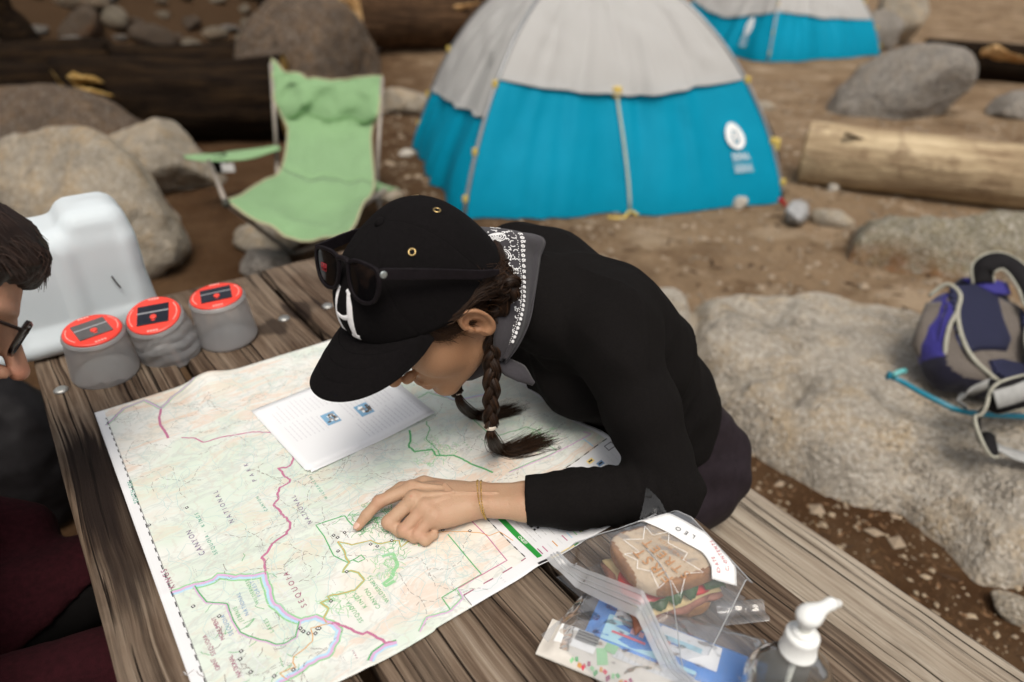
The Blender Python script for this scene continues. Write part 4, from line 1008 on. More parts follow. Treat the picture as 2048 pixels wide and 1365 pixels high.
# ------------------------------------------------------------------ water jug
def frosted(name, col, trans=0.35, rough=0.45, sss=0.25, bump=0.0):
    t = NT(name)
    f = t.noise(9, 3, .5)
    t.set(Base_Color=t.mix(tuple(x * .94 for x in col), col, f), Roughness=rough, Transmission_Weight=trans, IOR=1.3, Specular_IOR_Level=0.4)
    t.set(Subsurface_Weight=sss, Subsurface_Radius=(0.05, 0.05, 0.05))
    if bump: t.bump(t.noise(60, 4, .6), bump, .002)
    return t.m
JUGM = frosted("jug_plastic", (0.80, 0.87, 0.91), 0.25, 0.42, 0.5)
jug = thing("water_jug", (0.03, 1.535, TZ), "large translucent white plastic water jug standing at the far left corner of the table", "jug")
def jug_sdf(P):
    d = rbox(P, (-0.012, 1.535, 0.866), (0.174, 0.085, 0.112), 0.034)
    d = smin(d, rcone(P, (.140, 1.50, .79), (.105, 1.52, .98), .030, .034), .03)
    d = smin(d, rbox(P, (0.098, 1.535, 0.945), (0.060, 0.075, 0.072), 0.036), 0.020)
    d = smin(d, rbox(P, (-0.04, 1.535, 0.955), (0.09, 0.07, 0.030), 0.024), 0.018)
    d = smin(d, rcone(P, (0.13, 1.49, 0.77), (0.13, 1.58, 0.77), .026, .026), .014)
    d = smin(d, rcone(P, (0.02, 1.46, 0.774), (-0.06, 1.46, 0.774), .022, .022), .012)
    d = smin(d, rcone(P, (-0.075, 1.465, 0.772), (-0.11, 1.465, 0.772), .021, .021), .004)
    d = smax(d, -rbox(P, (0.090, 1.448, 0.90), (0.040, 0.006, 0.085), 0.006), .014)          # shallow panel
    d = smax(d, -rbox(P, (-0.04, 1.449, 0.88), (0.055, 0.006, 0.070), 0.006), .014)
    return d
V, F = surf(jug_sdf, (-0.21, 1.42, 0.745), (0.20, 1.65, 1.04), 0.006)
V[:, 2] = np.maximum(V[:, 2], TZ + .001)
obj("body", V, F, JUGM, jug)
m = MB(); m.tube(spline([(0.10, 1.4495, 0.888), (0.104, 1.4490, 0.874), (0.109, 1.4490, 0.861)], 8), .0016, 6); m.build("scratch_mark", plain("pen_mark", (.05, .05, .05), .6), jug)
m = MB(); m.tube(spline([(-.10, 1.535, .985), (-.10, 1.535, 1.005)], 4), .028, 24); bevel(m.build("cap", plain("jug_cap", (.7, .72, .72), .4), jug), .003)

# ------------------------------------------------------------------ inflatable solar lanterns
def film(name, tint=(0.93, 0.94, 0.96), white=0.07, bump=0.5, sc=26, rough=0.08):
    t = NT(name); N = t.N
    tr = t.n('ShaderNodeBsdfTransparent'); tr.inputs[0].default_value = tuple(tint) + (1,)
    gl = t.n('ShaderNodeBsdfGlossy'); gl.inputs['Roughness'].default_value = rough
    df = t.n('ShaderNodeBsdfTranslucent'); df.inputs[0].default_value = (.85, .87, .9, 1)
    d2 = t.n('ShaderNodeBsdfDiffuse'); d2.inputs[0].default_value = (.85, .87, .9, 1)
    bp = t.n('ShaderNodeBump'); bp.inputs['Strength'].default_value = bump; bp.inputs['Distance'].default_value = .004
    wv = t.n('ShaderNodeTexNoise'); wv.noise_type = 'RIDGED_MULTIFRACTAL' if hasattr(wv, 'noise_type') else 'FBM'
    t.link(t.oc(), wv.inputs['Vector']); wv.inputs['Scale'].default_value = sc; wv.inputs['Detail'].default_value = 3; wv.inputs['Distortion'].default_value = .6
    t.link(wv.outputs[0], bp.inputs['Height']); t.link(bp.outputs[0], gl.inputs['Normal'])
    fr = t.n('ShaderNodeLayerWeight'); fr.inputs['Blend'].default_value = .28; t.link(bp.outputs[0], fr.inputs['Normal'])
    m0 = t.n('ShaderNodeMixShader'); m0.inputs[0].default_value = .5; t.link(df.outputs[0], m0.inputs[1]); t.link(d2.outputs[0], m0.inputs[2])
    m1 = t.n('ShaderNodeMixShader'); m1.inputs[0].default_value = white; t.link(tr.outputs[0], m1.inputs[1]); t.link(m0.outputs[0], m1.inputs[2])
    m2 = t.n('ShaderNodeMixShader'); t.link(t.math('MULTIPLY_ADD', fr.outputs['Fresnel'], .55, .03), m2.inputs[0]); t.link(m1.outputs[0], m2.inputs[1]); t.link(gl.outputs[0], m2.inputs[2])
    t.link(m2.outputs[0], t.out.inputs['Surface'])
    return t.m
BODY = film("frosted_vinyl", tint=(.88, .84, .80), white=.34, bump=.05, sc=9, rough=.35)
BODYW = film("creased_vinyl", tint=(.90, .87, .84), white=.36, bump=.6, sc=22, rough=.2)
RED = plain("coral_red_plastic", (0.80, 0.055, 0.035), 0.35, var=.06, scale=20)
CELL = plain("solar_cell", (0.012, 0.013, 0.022), 0.18, var=.3, scale=30)
CELL_DUST = plain("dusty_solar_cell", (0.10, 0.095, 0.095), 0.4, var=.2, scale=30)
SILV = plain("silver_strip", (0.5, 0.5, 0.52), 0.3, .6)
PINKW = plain("moulded_print", (0.90, 0.45, 0.40), 0.5)
def lantern(base, top, rb, rt_, spin, label, crease=0.0, cell=CELL, mat=BODY):
    base = np.array(base, float); top = np.array(top, float); H = np.linalg.norm(top - base)
    R = frame((top - base) / H, (math.cos(spin), math.sin(spin), 0))
    root = thing("solar_lantern", tuple(base), label, "lantern", "solar lanterns on the table")
    n, k = 64, 40
    a = np.arange(n) * 2 * np.pi / n; z = np.linspace(0, 1, k)
    Aa, Z = np.meshgrid(a, z, indexing='ij')
    rr = rb + (rt_ - rb) * Z
    rr = rr - .004 * (1 - sstep(0, .05, Z)) - .003 * sstep(.95, 1, Z) + .0018 * np.exp(-((Z - .93) / .02) ** 2)
    if crease:
        rr = rr + crease * (np.abs(np.sin(Z * 11 + 1.4 * np.sin(Aa * 2 + 1) + .5 * np.sin(Aa * 5))) - .6) * sstep(.05, .2, Z) * (1 - sstep(.8, .95, Z))
        rr = rr + crease * .6 * fbm(np.stack([np.cos(Aa) * 3, np.sin(Aa) * 3, Z * 6], -1), 3, 5)
    else:
        rr = rr + .0006 * fbm(np.stack([np.cos(Aa) * 2, np.sin(Aa) * 2, Z * 3], -1), 3, 5)
    loc = np.stack([rr * np.cos(Aa), rr * np.sin(Aa), Z * (H - .004)], -1)
    g = MB(); g.grid(loc[::-1] @ R.T + base, closed_u=True)
    bot = np.stack([(rb - .004) * np.cos(a), (rb - .004) * np.sin(a), 0 * a + .0005], 1) @ R.T + base
    g.add(np.concatenate([bot, (base + R[:, 2] * .004)[None]]), [(j, n, (j + 1) % n) for j in range(n)])
    b = g.build("body", mat, root)
    g = MB(); g.tube(np.stack([(rb - .0035) * np.cos(np.linspace(0, 2 * np.pi, 49)), (rb - .0035) * np.sin(np.linspace(0, 2 * np.pi, 49)), np.full(49, .0025)], 1) @ R.T + base, .0024, 6, cap=False); g.build("base_rim", mat, root)
    g = MB(); g.lathe([(rt_ - .004, H - .016), (rt_ - .0005, H - .014), (rt_ + .0005, H - .006), (rt_ - .003, H - .004)], base, 48, R, caps=False); g.build("collar", mat, root)
    c = top - R[:, 2] * .004
    g = MB(); g.lathe([(rt_ - .0035, -.002), (rt_ - .002, .001), (rt_ - .003, .0035), (rt_ - .006, .0042), (rt_ * .5, .0044), (.0001, .0044)], c, 64, R, caps=False); rim_o = g.build("rim", RED, root)
    w, h = rt_ * 1.10, rt_ * .98
    g = MB(); g.box(c + R @ np.array([0, 0, .0052]), (w, h, .0022), R); pan = bevel(g.build("solar_panel", cell, root, smooth=False), .0006)
    g = MB(); g.box(c + R @ np.array([0, h * .10, .0064]), (w * .99, .0034, .0007), R); g.build("silver_strip", SILV, pan, smooth=False)
    g = MB(); g.lathe([(.0060, 0), (.0058, .0018), (.0045, .0026), (.0001, .0028)], c + R @ np.array([w * .02, -h * .17, .0062]), 20, R, caps=False); g.build("button", RED, pan)
    g = MB(); g.box(c + R @ np.array([w * .02, -h * .34, .0064]), (.006, .0025, .0006), R); g.build("button_mark", RED, pan, smooth=False)
    g = MB()
    for s in (-1, 1):
        for i in range(9):
            an = s * math.pi / 2 - math.pi / 2 + math.pi / 2 * 0 + (i - 4) * .13 + (0 if s > 0 else 0)
            g.box(c + R @ np.array([math.cos(an) * (rt_ - .0085), math.sin(an) * (rt_ - .0085), .0046]), (.0016, .0042 if i % 3 else .0030, .0006), R @ rotz(an))
    for s in (-1, 1):
        for i in range(4): g.box(c + R @ np.array([(i - 1.5) * .005, s * (rt_ - .0085), .0046]), (.0034, .0040, .0006), R)
    stuff_part(g.build("moulded_letters", PINKW, rim_o, smooth=False))
    return root
CH = math.radians(-34)
lantern((0.037, 1.339, TZ + .002), (0.036, 1.326, .848), .0585, .0505, CH + .75, "frosted solar lantern with a dusty grey panel turned askew, nearest the jug's left foot", cell=CELL_DUST)
lantern((0.155, 1.350, TZ + .002), (0.138, 1.322, .848), .0590, .0500, CH + .28, "half-crumpled frosted solar lantern with creased sides, middle of the row", crease=.0030, mat=BODYW)
lantern((0.262, 1.334, TZ + .002), (0.2555, 1.330, .852), .0575, .0515, CH + .38, "smooth frosted solar lantern with a bright red rim and black panel, beside the cap")

# ------------------------------------------------------------------ sandwich in its bag
FILM = film("clear_film", white=.13, bump=.22, sc=14); FILM2 = film("crinkled_film", white=.24, bump=1.0, sc=40); ZIP = film("zip_strip", white=.62, bump=.2, rough=.25)

def crumb(name, c1, c2, dark, sc=160):
    t = NT(name); f = t.noise(sc, 4, .7); g = t.noise(22, 4, .6)
    c = t.mix(t.ramp(g, [(.35, c1), (.65, c2)]), dark, t.math('MULTIPLY', t.ramp(f, [(.34, 1.0), (.44, 0.0)]), .28))
    c = t.mix(c, (.66, .52, .33), t.ramp(t.voro(240), [(.08, .5), (.16, 0.0)]))
    t.set(Base_Color=c, Roughness=.9); t.bump(f, .6, .003); return t.m
CRUMB = crumb("bread_crumb", (.62, .46, .30), (.72, .57, .40), (.36, .22, .11)); CRUST = crumb("bread_crust", (.24, .095, .028), (.40, .19, .065), (.09, .035, .014), 90)
TOMATO = plain("tomato", (.50, .02, .02), .25, var=.25, scale=60); LEAF = plain("spinach_leaf", (.035, .10, .022), .45, var=.45, scale=50); HAM = plain("ham", (.30, .12, .075), .45, var=.4, scale=60); CHEESE = plain("cheese", (.68, .52, .26), .5); SEED = plain("seed", (.70, .58, .38), .6)
sw_a = math.radians(-14); SR = rotz(sw_a); SC = np.array([.500, .372, TZ])
sand = thing("sandwich", tuple(SC + [0, 0, .004]), "half sandwich of seeded bread with tomato and spinach, inside the clear zip bag", "sandwich")
def slice_sdf(z0, z1, seed):
    def f(P):
        q = (P - SC) @ SR
        qq = q - np.array([0, 0, (z0 + z1) / 2])
        n_ = .0016 * fbm(q * 60 + seed, 3, seed)
        e2 = np.abs(qq[:, :2]) - (np.array([.058, .0475]) - .026); d2 = np.linalg.norm(np.maximum(e2, 0), axis=1) + np.minimum(e2.max(1), 0) - .026
        dz = np.abs(qq[:, 2]) - (z1 - z0) / 2 + .010 * np.clip(d2 + .026, 0, .03) ; d = smax(d2, dz, .009)
        d = smax(d, np.linalg.norm(qq[:, :2] - np.array([.02, .02]), axis=1) - .083, .012)
        return d + n_
    return f
for z0, z1, sd in ((.003, .027, 1), (.058, .084, 2)):
    V, F = surf(slice_sdf(z0, z1, sd), SC + [-.075, -.075, z0 - .006], SC + [.075, .075, z1 + .006], .0022)
    q = (V - SC) @ SR
    edge = np.maximum(np.abs(q[:, 0]) / .056, np.abs(q[:, 1]) / .0455)
    Fm = np.asarray(F); fe = edge[Fm].mean(1); cutside = q[Fm].mean(1)
    side = (fe > .90) & ~((cutside[:, 0] > .045) & (np.abs(cutside[:, 2] - (z0 + z1) / 2) < (z1 - z0) * .36))
    o = obj("bread_slice", V, F, [CRUMB, CRUST], sand, midx=side.astype(int))
def wob_sheet(name, z, mat, th, hx, hy, seed, amp=.003, out=.0):
    n_ = 28; u = np.linspace(-1, 1, n_); A_, B_ = np.meshgrid(u, u, indexing='ij')
    rr_ = np.maximum(np.abs(A_), np.abs(B_)); k = 1 + out * fbm(np.stack([A_ * 2, B_ * 2, 0 * A_ + seed], -1), 3, seed) * rr_
    q = np.stack([A_ * hx * k, B_ * hy * k, z + amp * fbm(np.stack([A_ * 3, B_ * 3, 0 * A_ + seed], -1), 3, seed) - .006 * np.clip(rr_ - .8, 0, 1) * seed % 2], -1)
    g = MB(); g.grid(q[::-1] @ SR.T + SC); return solid(g.build(name, mat, sand), th)
wob_sheet("ham", .031, HAM, .008, .056, .046, 3, .003, .25); wob_sheet("ham", .039, HAM, .006, .054, .047, 7, .004, .25)
wob_sheet("cheese", .045, CHEESE, .003, .054, .046, 5, .002, .1)
g = MB()
for dx, dy in ((.028, -.016), (.014, .022), (-.03, -.01)):
    g.lathe([(.0001, 0), (.030, 0), (.032, .003), (.030, .0065), (.0001, .0065)], SC + SR @ np.array([dx, dy, .0455]), 28, SR @ rotx(.06), caps=False)
g.build("tomato_slice", TOMATO, sand)
rr2 = np.random.default_rng(3)
for i in range(10):
    t0 = i / 10; px_, py_ = (.05, -.045 + .09 * t0 * 1.0) if i < 6 else (-.05 + .02 * (i - 6), -.044)
    q = np.array([[px_ - .02, py_, .054], [px_, py_ + .002, .055 + .003 * rr2.normal()], [px_ + (.010 if i < 6 else 0), py_ - (0 if i < 6 else .008), .050 + .003 * rr2.normal()]])
    g = MB(); P_ = spline(q, 8); wd = .011 * np.sin(np.linspace(.3, 2.9, 8))
    side = np.array([0, 1, .3]) if i < 6 else np.array([1, 0, .3])
    g.grid(np.stack([P_ + side * wd[:, None], P_ + np.array([0, 0, .002]), P_ - side * wd[:, None]], 1) @ SR.T + SC); solid(g.build("spinach_leaf", LEAF, sand), .0008)
for q0 in ((.050, -.030, .012), (.052, -.008, .016)):
    g = MB(); P_ = spline(np.array([[q0[0] - .01, q0[1] - .012, q0[2] + .012], [q0[0] + .009, q0[1], q0[2] + .006], [q0[0] + .009, q0[1] + .016, q0[2] - .004]]), 8); wd = .010 * np.sin(np.linspace(.3, 2.9, 8))
    g.grid(np.stack([P_ + np.array([0, 0, 1]) * wd[:, None], P_ + np.array([.003, 0, 0]), P_ - np.array([0, 0, 1]) * wd[:, None]], 1) @ SR.T + SC); solid(g.build("spinach_leaf", LEAF, sand), .0008)

def sand_top(x, y):
    q = (np.stack([x - SC[0], y - SC[1]], -1)) @ SR[:2, :2]
    d = np.maximum(np.abs(q[..., 0]) - .058, np.abs(q[..., 1]) - .047)
    return TZ + .0875 - 1.25 * np.clip(d, 0, .2) - .0007
BAG = np.array([(.415, .468, TZ + .040), (.436, .262, TZ + .014), (.592, .303, TZ + .018), (.548, .432, TZ + .058)])
def bag_pt(u, v):
    """u along the zip, v from the zip to the sealed end"""
    u = np.asarray(u, float)[..., None]; v = np.asarray(v, float)[..., None]
    p = BAG[0] * (1 - u) * (1 - v) + BAG[1] * u * (1 - v) + BAG[2] * u * v + BAG[3] * (1 - u) * v
    x, y, z = p[..., 0], p[..., 1], p[..., 2]
    s = sand_top(x, y); k = .010
    h = np.clip(.5 + .5 * (s - z) / k, 0, 1); zz = z + (s - z) * h + k * h * (1 - h)
    tent = np.abs(vnoise(np.stack([x * 38 + y * 20, y * 30, 0 * x], -1), 4)) * .0045 * (1 - .95 * np.clip((s - z) / .02, 0, 1)) + .0016 * fbm(np.stack([x * 90, y * 90, 0 * x], -1), 2, 6) * (1 - .85 * np.clip((s - z) / .02, 0, 1))
    zz = np.maximum(zz + tent, TZ + .003)
    return np.stack([x, y, zz], -1)
bagt = thing("sandwich_bag", (.50, .37, TZ), "clear zip-top bag with a white label and star print, holding the sandwich", "bag")
uu, vv = np.meshgrid(np.linspace(0, 1, 90), np.linspace(0, 1, 90), indexing='ij')
g = MB(); g.grid(bag_pt(uu, vv)); g.build("bag_film", FILM, bagt)
g = MB(); low = bag_pt(uu[::3, ::3], vv[::3, ::3]); low[..., 2] = np.minimum(low[..., 2], TZ + .0035); g.grid(low); g.build("bag_underside", FILM, bagt)
for k, (v0, v1) in enumerate(((-.10, -.055), (-.052, -.03), (-.026, .005), (.008, .03))):
    u_, v_ = np.meshgrid(np.linspace(-.01, 1.02, 60), np.linspace(v0, v1, 3), indexing='ij'); q = bag_pt(u_, v_); q[..., 2] += .0012 + .0006 * (k % 2)
    g = MB(); g.grid(q); g.build("zip_strip", ZIP, bagt)
for v_ in (-.053, -.028, .007):
    g = MB(); q = bag_pt(np.linspace(-.01, 1.02, 50), np.full(50, v_)); q[:, 2] += .0022; g.tube(q, .0009, 5); g.build("zip_rib", ZIP, bagt)
# seams and stiff folds catching the light
for pts in ([(1, -.1), (1, .3), (1, .7), (1, 1)], [(0, 0), (0, .35), (0, .7), (0, 1.02)], [(.02, 1), (.3, 1), (.7, 1), (1, 1)], [(.95, .02), (.72, .22), (.55, .34), (.40, .40)]):
    P_ = spline(np.array([(a, b, 0) for a, b in pts]), 30); q = bag_pt(P_[:, 0], P_[:, 1]); q[:, 2] += .0008
    g = MB(); g.tube(q, .0007, 5); g.build("film_fold", ZIP, bagt)
g = MB(); tip = np.array([(.548, .432, TZ + .06), (.556, .446, TZ + .075), (.553, .455, TZ + .092)]); wd = np.array([.022, .012, .001])
g.grid(np.stack([tip + np.outer(wd, [.8, -.4, 0]), tip, tip - np.outer(wd, [.8, -.4, 0])], 1)); g.build("film_corner", film('corner_film', white=.02, bump=.1), bagt)
# film surface height by x, y for print
_bq = bag_pt(uu, vv).reshape(-1, 3)
def bag_z(x, y):
    x = np.atleast_1d(x); y = np.atleast_1d(y)
    out = np.empty(x.shape)
    for i in range(0, len(x), 400):
        d = (x[i:i + 400, None] - _bq[None, :, 0]) ** 2 + (y[i:i + 400, None] - _bq[None, :, 1]) ** 2
        j = np.argpartition(d, 3, axis=1)[:, :3]; out[i:i + 400] = np.take_along_axis(np.broadcast_to(_bq[None, :, 2], d.shape), j, 1).max(1)
    return out
I_BRN = ink("bag_brown", (.42, .22, .11)); LABELM = plain("label_white", (.84, .84, .84), .55, var=.02)
bp_ = Print(bag_z)
def stripe(ctr, w): return spline(ctr, 30), w
lc = spline(np.array([(.520, .432, 0), (.533, .398, 0), (.540, .365, 0), (.545, .340, 0), (.538, .318, 0), (.528, .303, 0)]), 40)
tn = np.gradient(lc, axis=0); tn /= np.linalg.norm(tn, axis=1)[:, None]; nn = np.stack([-tn[:, 1], tn[:, 0], 0 * tn[:, 0]], 1)
rows = []
for s in np.linspace(-1, 1, 7):
    q = lc + nn * (.0155 * s); q[:, 2] = bag_z(q[:, 0], q[:, 1]) + .0012; rows.append(q)
Lg = np.stack(rows, 1); g = MB(); g.grid(Lg[::-1]); lab_o = solid(g.build("label", LABELM, bagt), .0003)
def lab_z(x, y): return bag_z(x, y) + .0018
lp = Print(lab_z); I_RED = ink("label_red", (.45, .03, .06))
lp.text(I_RED, "CONTENTS", (.5385, .3065), (.5535, .345), .0006, size=.0060); lp.text(I_RED, "DATE", (.5275, .3105), (.535, .327), .0006, size=.0060); lp.text(I_BLACK, "LEO", (.5425, .362), (.536, .386), .0006, size=.009)
lp.build("label_lettering", lab_o)
bp_.text(I_BRN, "FIRST", (.474, .334), (.476, .388), .0011, size=.020); bp_.text(I_BRN, "STREET", (.494, .326), (.494, .393), .0011, size=.0175); bp_.text(I_BRN, "SANDWICH", (.506, .342), (.506, .385), .0011, size=.006)
star = [(.453, .392), (.470, .384), (.468, .410), (.488, .396), (.505, .410), (.502, .394), (.522, .386), (.508, .374), (.515, .350), (.503, .346), (.508, .320), (.490, .330), (.470, .318), (.468, .336), (.450, .334), (.460, .356), (.450, .368), (.459, .376), (.453, .392)]
bp_.line(I_WHITE, star, .0006, .0009)

bp_.build("bag_print", bagt)

# ------------------------------------------------------------------ snack bag underneath
snk = thing("snack_bag", (.44, .30, TZ), "crinkled clear bag of wrapped snack bars lying under the sandwich bag", "bag")
SB = np.array([(.345, .410, TZ + .006), (.36, .19, TZ + .004), (.505, .20, TZ + .004), (.592, .288, TZ + .006), (.45, .42, TZ + .012)])
def snk_pt(u, v):
    u = np.asarray(u, float)[..., None]; v = np.asarray(v, float)[..., None]
    p = SB[0] * (1 - u) * (1 - v) + SB[1] * u * (1 - v) + SB[2] * u * v * .5 + SB[3] * u * v * .5 + SB[4] * (1 - u) * v
    x, y = p[..., 0], p[..., 1]
    q = (np.stack([x - .43, y - .30], -1)) @ np.array([[math.cos(.62), math.sin(.62)], [-math.sin(.62), math.cos(.62)]]).T
    d = np.maximum(np.abs(q[..., 0]) - .055, np.abs(q[..., 1]) - .10)
    z = TZ + .0245 - .8 * np.clip(d, 0, 1); e = np.minimum(np.minimum(u, 1 - u), np.minimum(v, 1 - v))[..., 0]
    z = np.maximum(z, p[..., 2]) + .006 * np.abs(fbm(np.stack([x * 34, y * 34, 0 * x], -1), 3, 8)) * sstep(0, .1, e)
    return np.stack([x, y, np.maximum(z, TZ + .002)], -1)
u_, v_ = np.meshgrid(np.linspace(0, 1, 70), np.linspace(0, 1, 70), indexing='ij'); g = MB(); g.grid(snk_pt(u_, v_)); g.build("bag_film", FILM2, snk)
c3 = np.array([(.545, .322), (.595, .288), (.575, .262), (.53, .29)])
g = MB(); a_, b_ = np.meshgrid(np.linspace(0, 1, 24), np.linspace(0, 1, 12), indexing='ij')
q2 = (c3[0] * ((1 - a_) * (1 - b_))[..., None] + c3[1] * (a_ * (1 - b_))[..., None] + c3[2] * (a_ * b_)[..., None] + c3[3] * ((1 - a_) * b_)[..., None])
g.grid(np.concatenate([q2, (TZ + .008 + .003 * np.sin(b_ * 9) + .004 * a_)[..., None]], -1)); g.build("zip_strip", FILM2, snk)
def packet(name, c, ang, L, W, z, th, mat, label, seed, cat="snack"):
    R = rotz(ang); n1, n2 = 30, 16
    a, b = np.meshgrid(np.linspace(-1, 1, n1), np.linspace(-1, 1, n2), indexing='ij')
    puff = np.clip(1 - np.abs(b) ** 3, 0, 1) * np.clip(1 - (np.abs(a) / .93) ** 8, 0, 1)
    zz = z + th * (.12 + .88 * puff ** .6) + .0012 * fbm(np.stack([a * 5, b * 3, 0 * a + seed], -1), 3, seed)
    top = np.stack([a * L / 2, b * W / 2, zz], -1) @ R.T + np.array([c[0], c[1], 0]); bot = top.copy(); bot[..., 2] = z
    root = thing(name, (c[0], c[1], z), label, cat)
    g = MB(); g.grid(top); g.grid(bot[::-1]); wrap_o = g.build("wrapper", mat, root)
    def zf(x, y):
        q = np.stack([np.asarray(x) - c[0], np.asarray(y) - c[1]], -1) @ R[:2, :2]
        b_ = q[..., 1] / (W / 2); a_ = q[..., 0] / (L / 2)
        return z + th * (.12 + .88 * (np.clip(1 - np.abs(b_) ** 3, 0, 1) * np.clip(1 - np.abs(a_ / .93) ** 8, 0, 1)) ** .6)
    return wrap_o, R, zf
def P2(c, R, x, y): q = R[:2, :2] @ np.array([x, y]); return (c[0] + q[0], c[1] + q[1])
dirb = math.radians(-62)
BLUE_W = plain("blue_wrapper", (.015, .20, .62), .3, var=.15); BAR_W = plain("pale_wrapper", (.66, .62, .56), .35, var=.10, scale=30)
cA = (.452, .302); rt1, Rp, zf1 = packet("snack_packet", cA, dirb, .200, .062, TZ + .010, .010, BLUE_W, "bright blue wrapped snack bar with a pale blue front, in the lower bag", 3)
pk = Print(zf1); I_AQUA = ink("aqua", (.35, .62, .72)); I_HEART = ink("heart_red", (.60, .05, .09))
def strip_on(prn, c, R, mat, x0, x1, y0, y1, lift, n=8):
    xs = np.linspace(x0, x1, n); 
    V = [P2(c, R, x, y) for x in xs for y in (y0, y1)]; prn.poly(mat, V, [(2 * i, 2 * i + 1, 2 * i + 3, 2 * i + 2) for i in range(n - 1)], lift)
strip_on(pk, cA, Rp, I_AQUA, -.08, .03, -.024, .010, .0012, 14); strip_on(pk, cA, Rp, I_WHITE, -.074, -.046, .004, .023, .0014); strip_on(pk, cA, Rp, I_HEART, -.070, -.030, -.014, -.011, .0016)
I_ROSE = ink('rose', (.68, .36, .38))
for i in range(5): strip_on(pk, cA, Rp, I_ROSE, -.050 + .010 * i, -.0445 + .010 * i, -.007, .003 - .003 * (i % 2), .0018, 3)
strip_on(pk, cA, Rp, I_WHITE, -.02, .05, -.012, .022, .0016, 8)
pk.build("printed_wrapper_art", rt1)
cB = (.398, .318); rt2, Rq, zf2 = packet("snack_bar", cB, dirb + .02, .205, .052, TZ + .004, .013, BAR_W, "pale wrapped snack bar with barcode and fruit picture along its edge, in the lower bag", 6)
pk = Print(zf2)
strip_on(pk, cB, Rq, I_WHITE, -.088, -.04, -.008, .020, .0012); 
for i in range(11): strip_on(pk, cB, Rq, I_BLACK, -.066, -.040, .004 + .0016 * i - .002, .0047 + .0016 * i - .002 + .0004 * (i % 3), .0016, 3)
strip_on(pk, cB, Rq, I_LGREY, -.02, .09, -.002, .020, .0012, 10)
for i in range(14): pk.line(I_GREY, [P2(cB, Rq, -.015 + .007 * i, -.001), P2(cB, Rq, -.015 + .007 * i, .019)], .0008, .0016, step=.002, dash=(3, 1))
for i in range(22): pk.rect([I_LTGREEN, I_ORANGE, I_PLUM, I_GREEN, I_HEART][(i * 3) % 5], P2(cB, Rq, -.06 + .0048 * i, -.0215 + .0025 * math.sin(i * 1.9)), .0045, .0035, i, .0013)
pk.rect(I_LTGREEN, P2(cB, Rq, -.024, .010), .016, .014, .4, .0014); pk.rect(I_LTGREEN, P2(cB, Rq, -.030, -.006), .02, .012, .9, .0014)
pk.build("printed_wrapper_art", rt2)

# ------------------------------------------------------------------ hand sanitiser
san = thing("sanitizer_bottle", (.487, .188, TZ), "clear gel bottle with a white pump at the near table edge", "bottle")
sa = math.radians(-40); RS = rotz(sa); c0 = np.array([.487, .188, TZ])
def clear(name, col=(.93, .95, .93), ior=1.35, rough=.03):
    t = NT(name); t.set(Base_Color=tuple(col) + (1,), Transmission_Weight=1.0, Roughness=rough, IOR=ior); return t.m
n_, a = 48, np.arange(48) * 2 * np.pi / 48
def ovals(prof, grow=0.0):
    rings = []
    for rx_, ry_, z in prof:
        e = 2.6 if rx_ > .02 else 2
        cx_, sx__ = np.cos(a), np.sin(a)
        rings.append(np.stack([np.sign(cx_) * np.abs(cx_) ** (2 / e) * (rx_ + grow), np.sign(sx__) * np.abs(sx__) ** (2 / e) * (ry_ + grow), np.full(n_, z)], 1) @ RS.T + c0)
    return np.stack(rings, 1)
prof = spline(np.array([(.038, .022, .002), (.042, .026, .008), (.043, .027, .03), (.0435, .0275, .06), (.042, .027, .078), (.036, .024, .092), (.026, .020, .101), (.0155, .0155, .108), (.0135, .0135, .114)]), 40)
g = MB(); g.grid(ovals(prof), closed_u=True); g.build("bottle", film("clear_plastic", tint=(.90, .90, .87), white=.07, bump=0, rough=.05), san)
g = MB(); pg_ = prof[prof[:, 2] < .088]; g.grid(ovals(pg_, -.0022), closed_u=True); g.build("gel", film("clear_gel", tint=(.88, .89, .86), white=.03, bump=0, rough=.1), san)
WHT = plain("white_plastic", (.80, .81, .79), .38, var=.03, scale=20)
cc = c0 + [0, 0, .112]
g = MB(); g.lathe([(.0160, 0), (.0178, .001), (.0178, .003), (.0165, .004), (.0160, .022), (.0160, .025), (.0142, .0268), (.0118, .0272), (.0112, .0280), (.0112, .031), (.0085, .0325), (.0001, .0325)], cc, 40, caps=False); col_o = g.build("collar", WHT, san)
g = MB(); g.lathe([(.0062, .030), (.0060, .046), (.0001, .046)], cc, 24, caps=False); g.build("stem", plain("stem_plastic", (.70, .71, .66), .35), san)
hd = math.radians(-12)
def pump_sdf(P):
    q = (P - cc) @ rotz(hd)
    d = ell(q, (0, 0, .052), (.0125, .0115, .0085))
    d = smin(d, rcone(q, (.004, 0, .0535), (.026, 0, .0560), .0070, .0055), .008)
    d = smin(d, rcone(q, (.026, 0, .0560), (.037, 0, .0510), .0052, .0040), .004)
    d = smin(d, rcone(q, (0, 0, .044), (0, 0, .050), .0085, .010), .004)
    return d
V, F = surf(pump_sdf, cc + [-.05, -.05, .035], cc + [.05, .05, .07], .0014); obj("pump_head", V, F, WHT, san)
g = MB(); g.tube(np.array([cc + [0, 0, 0], cc + [.002, .001, -.10]]), .0030, 10); g.build("dip_tube", plain("tube_plastic", (.75, .77, .75), .3), san)
LBL = film("bottle_label", white=.62, bump=0, rough=.3)
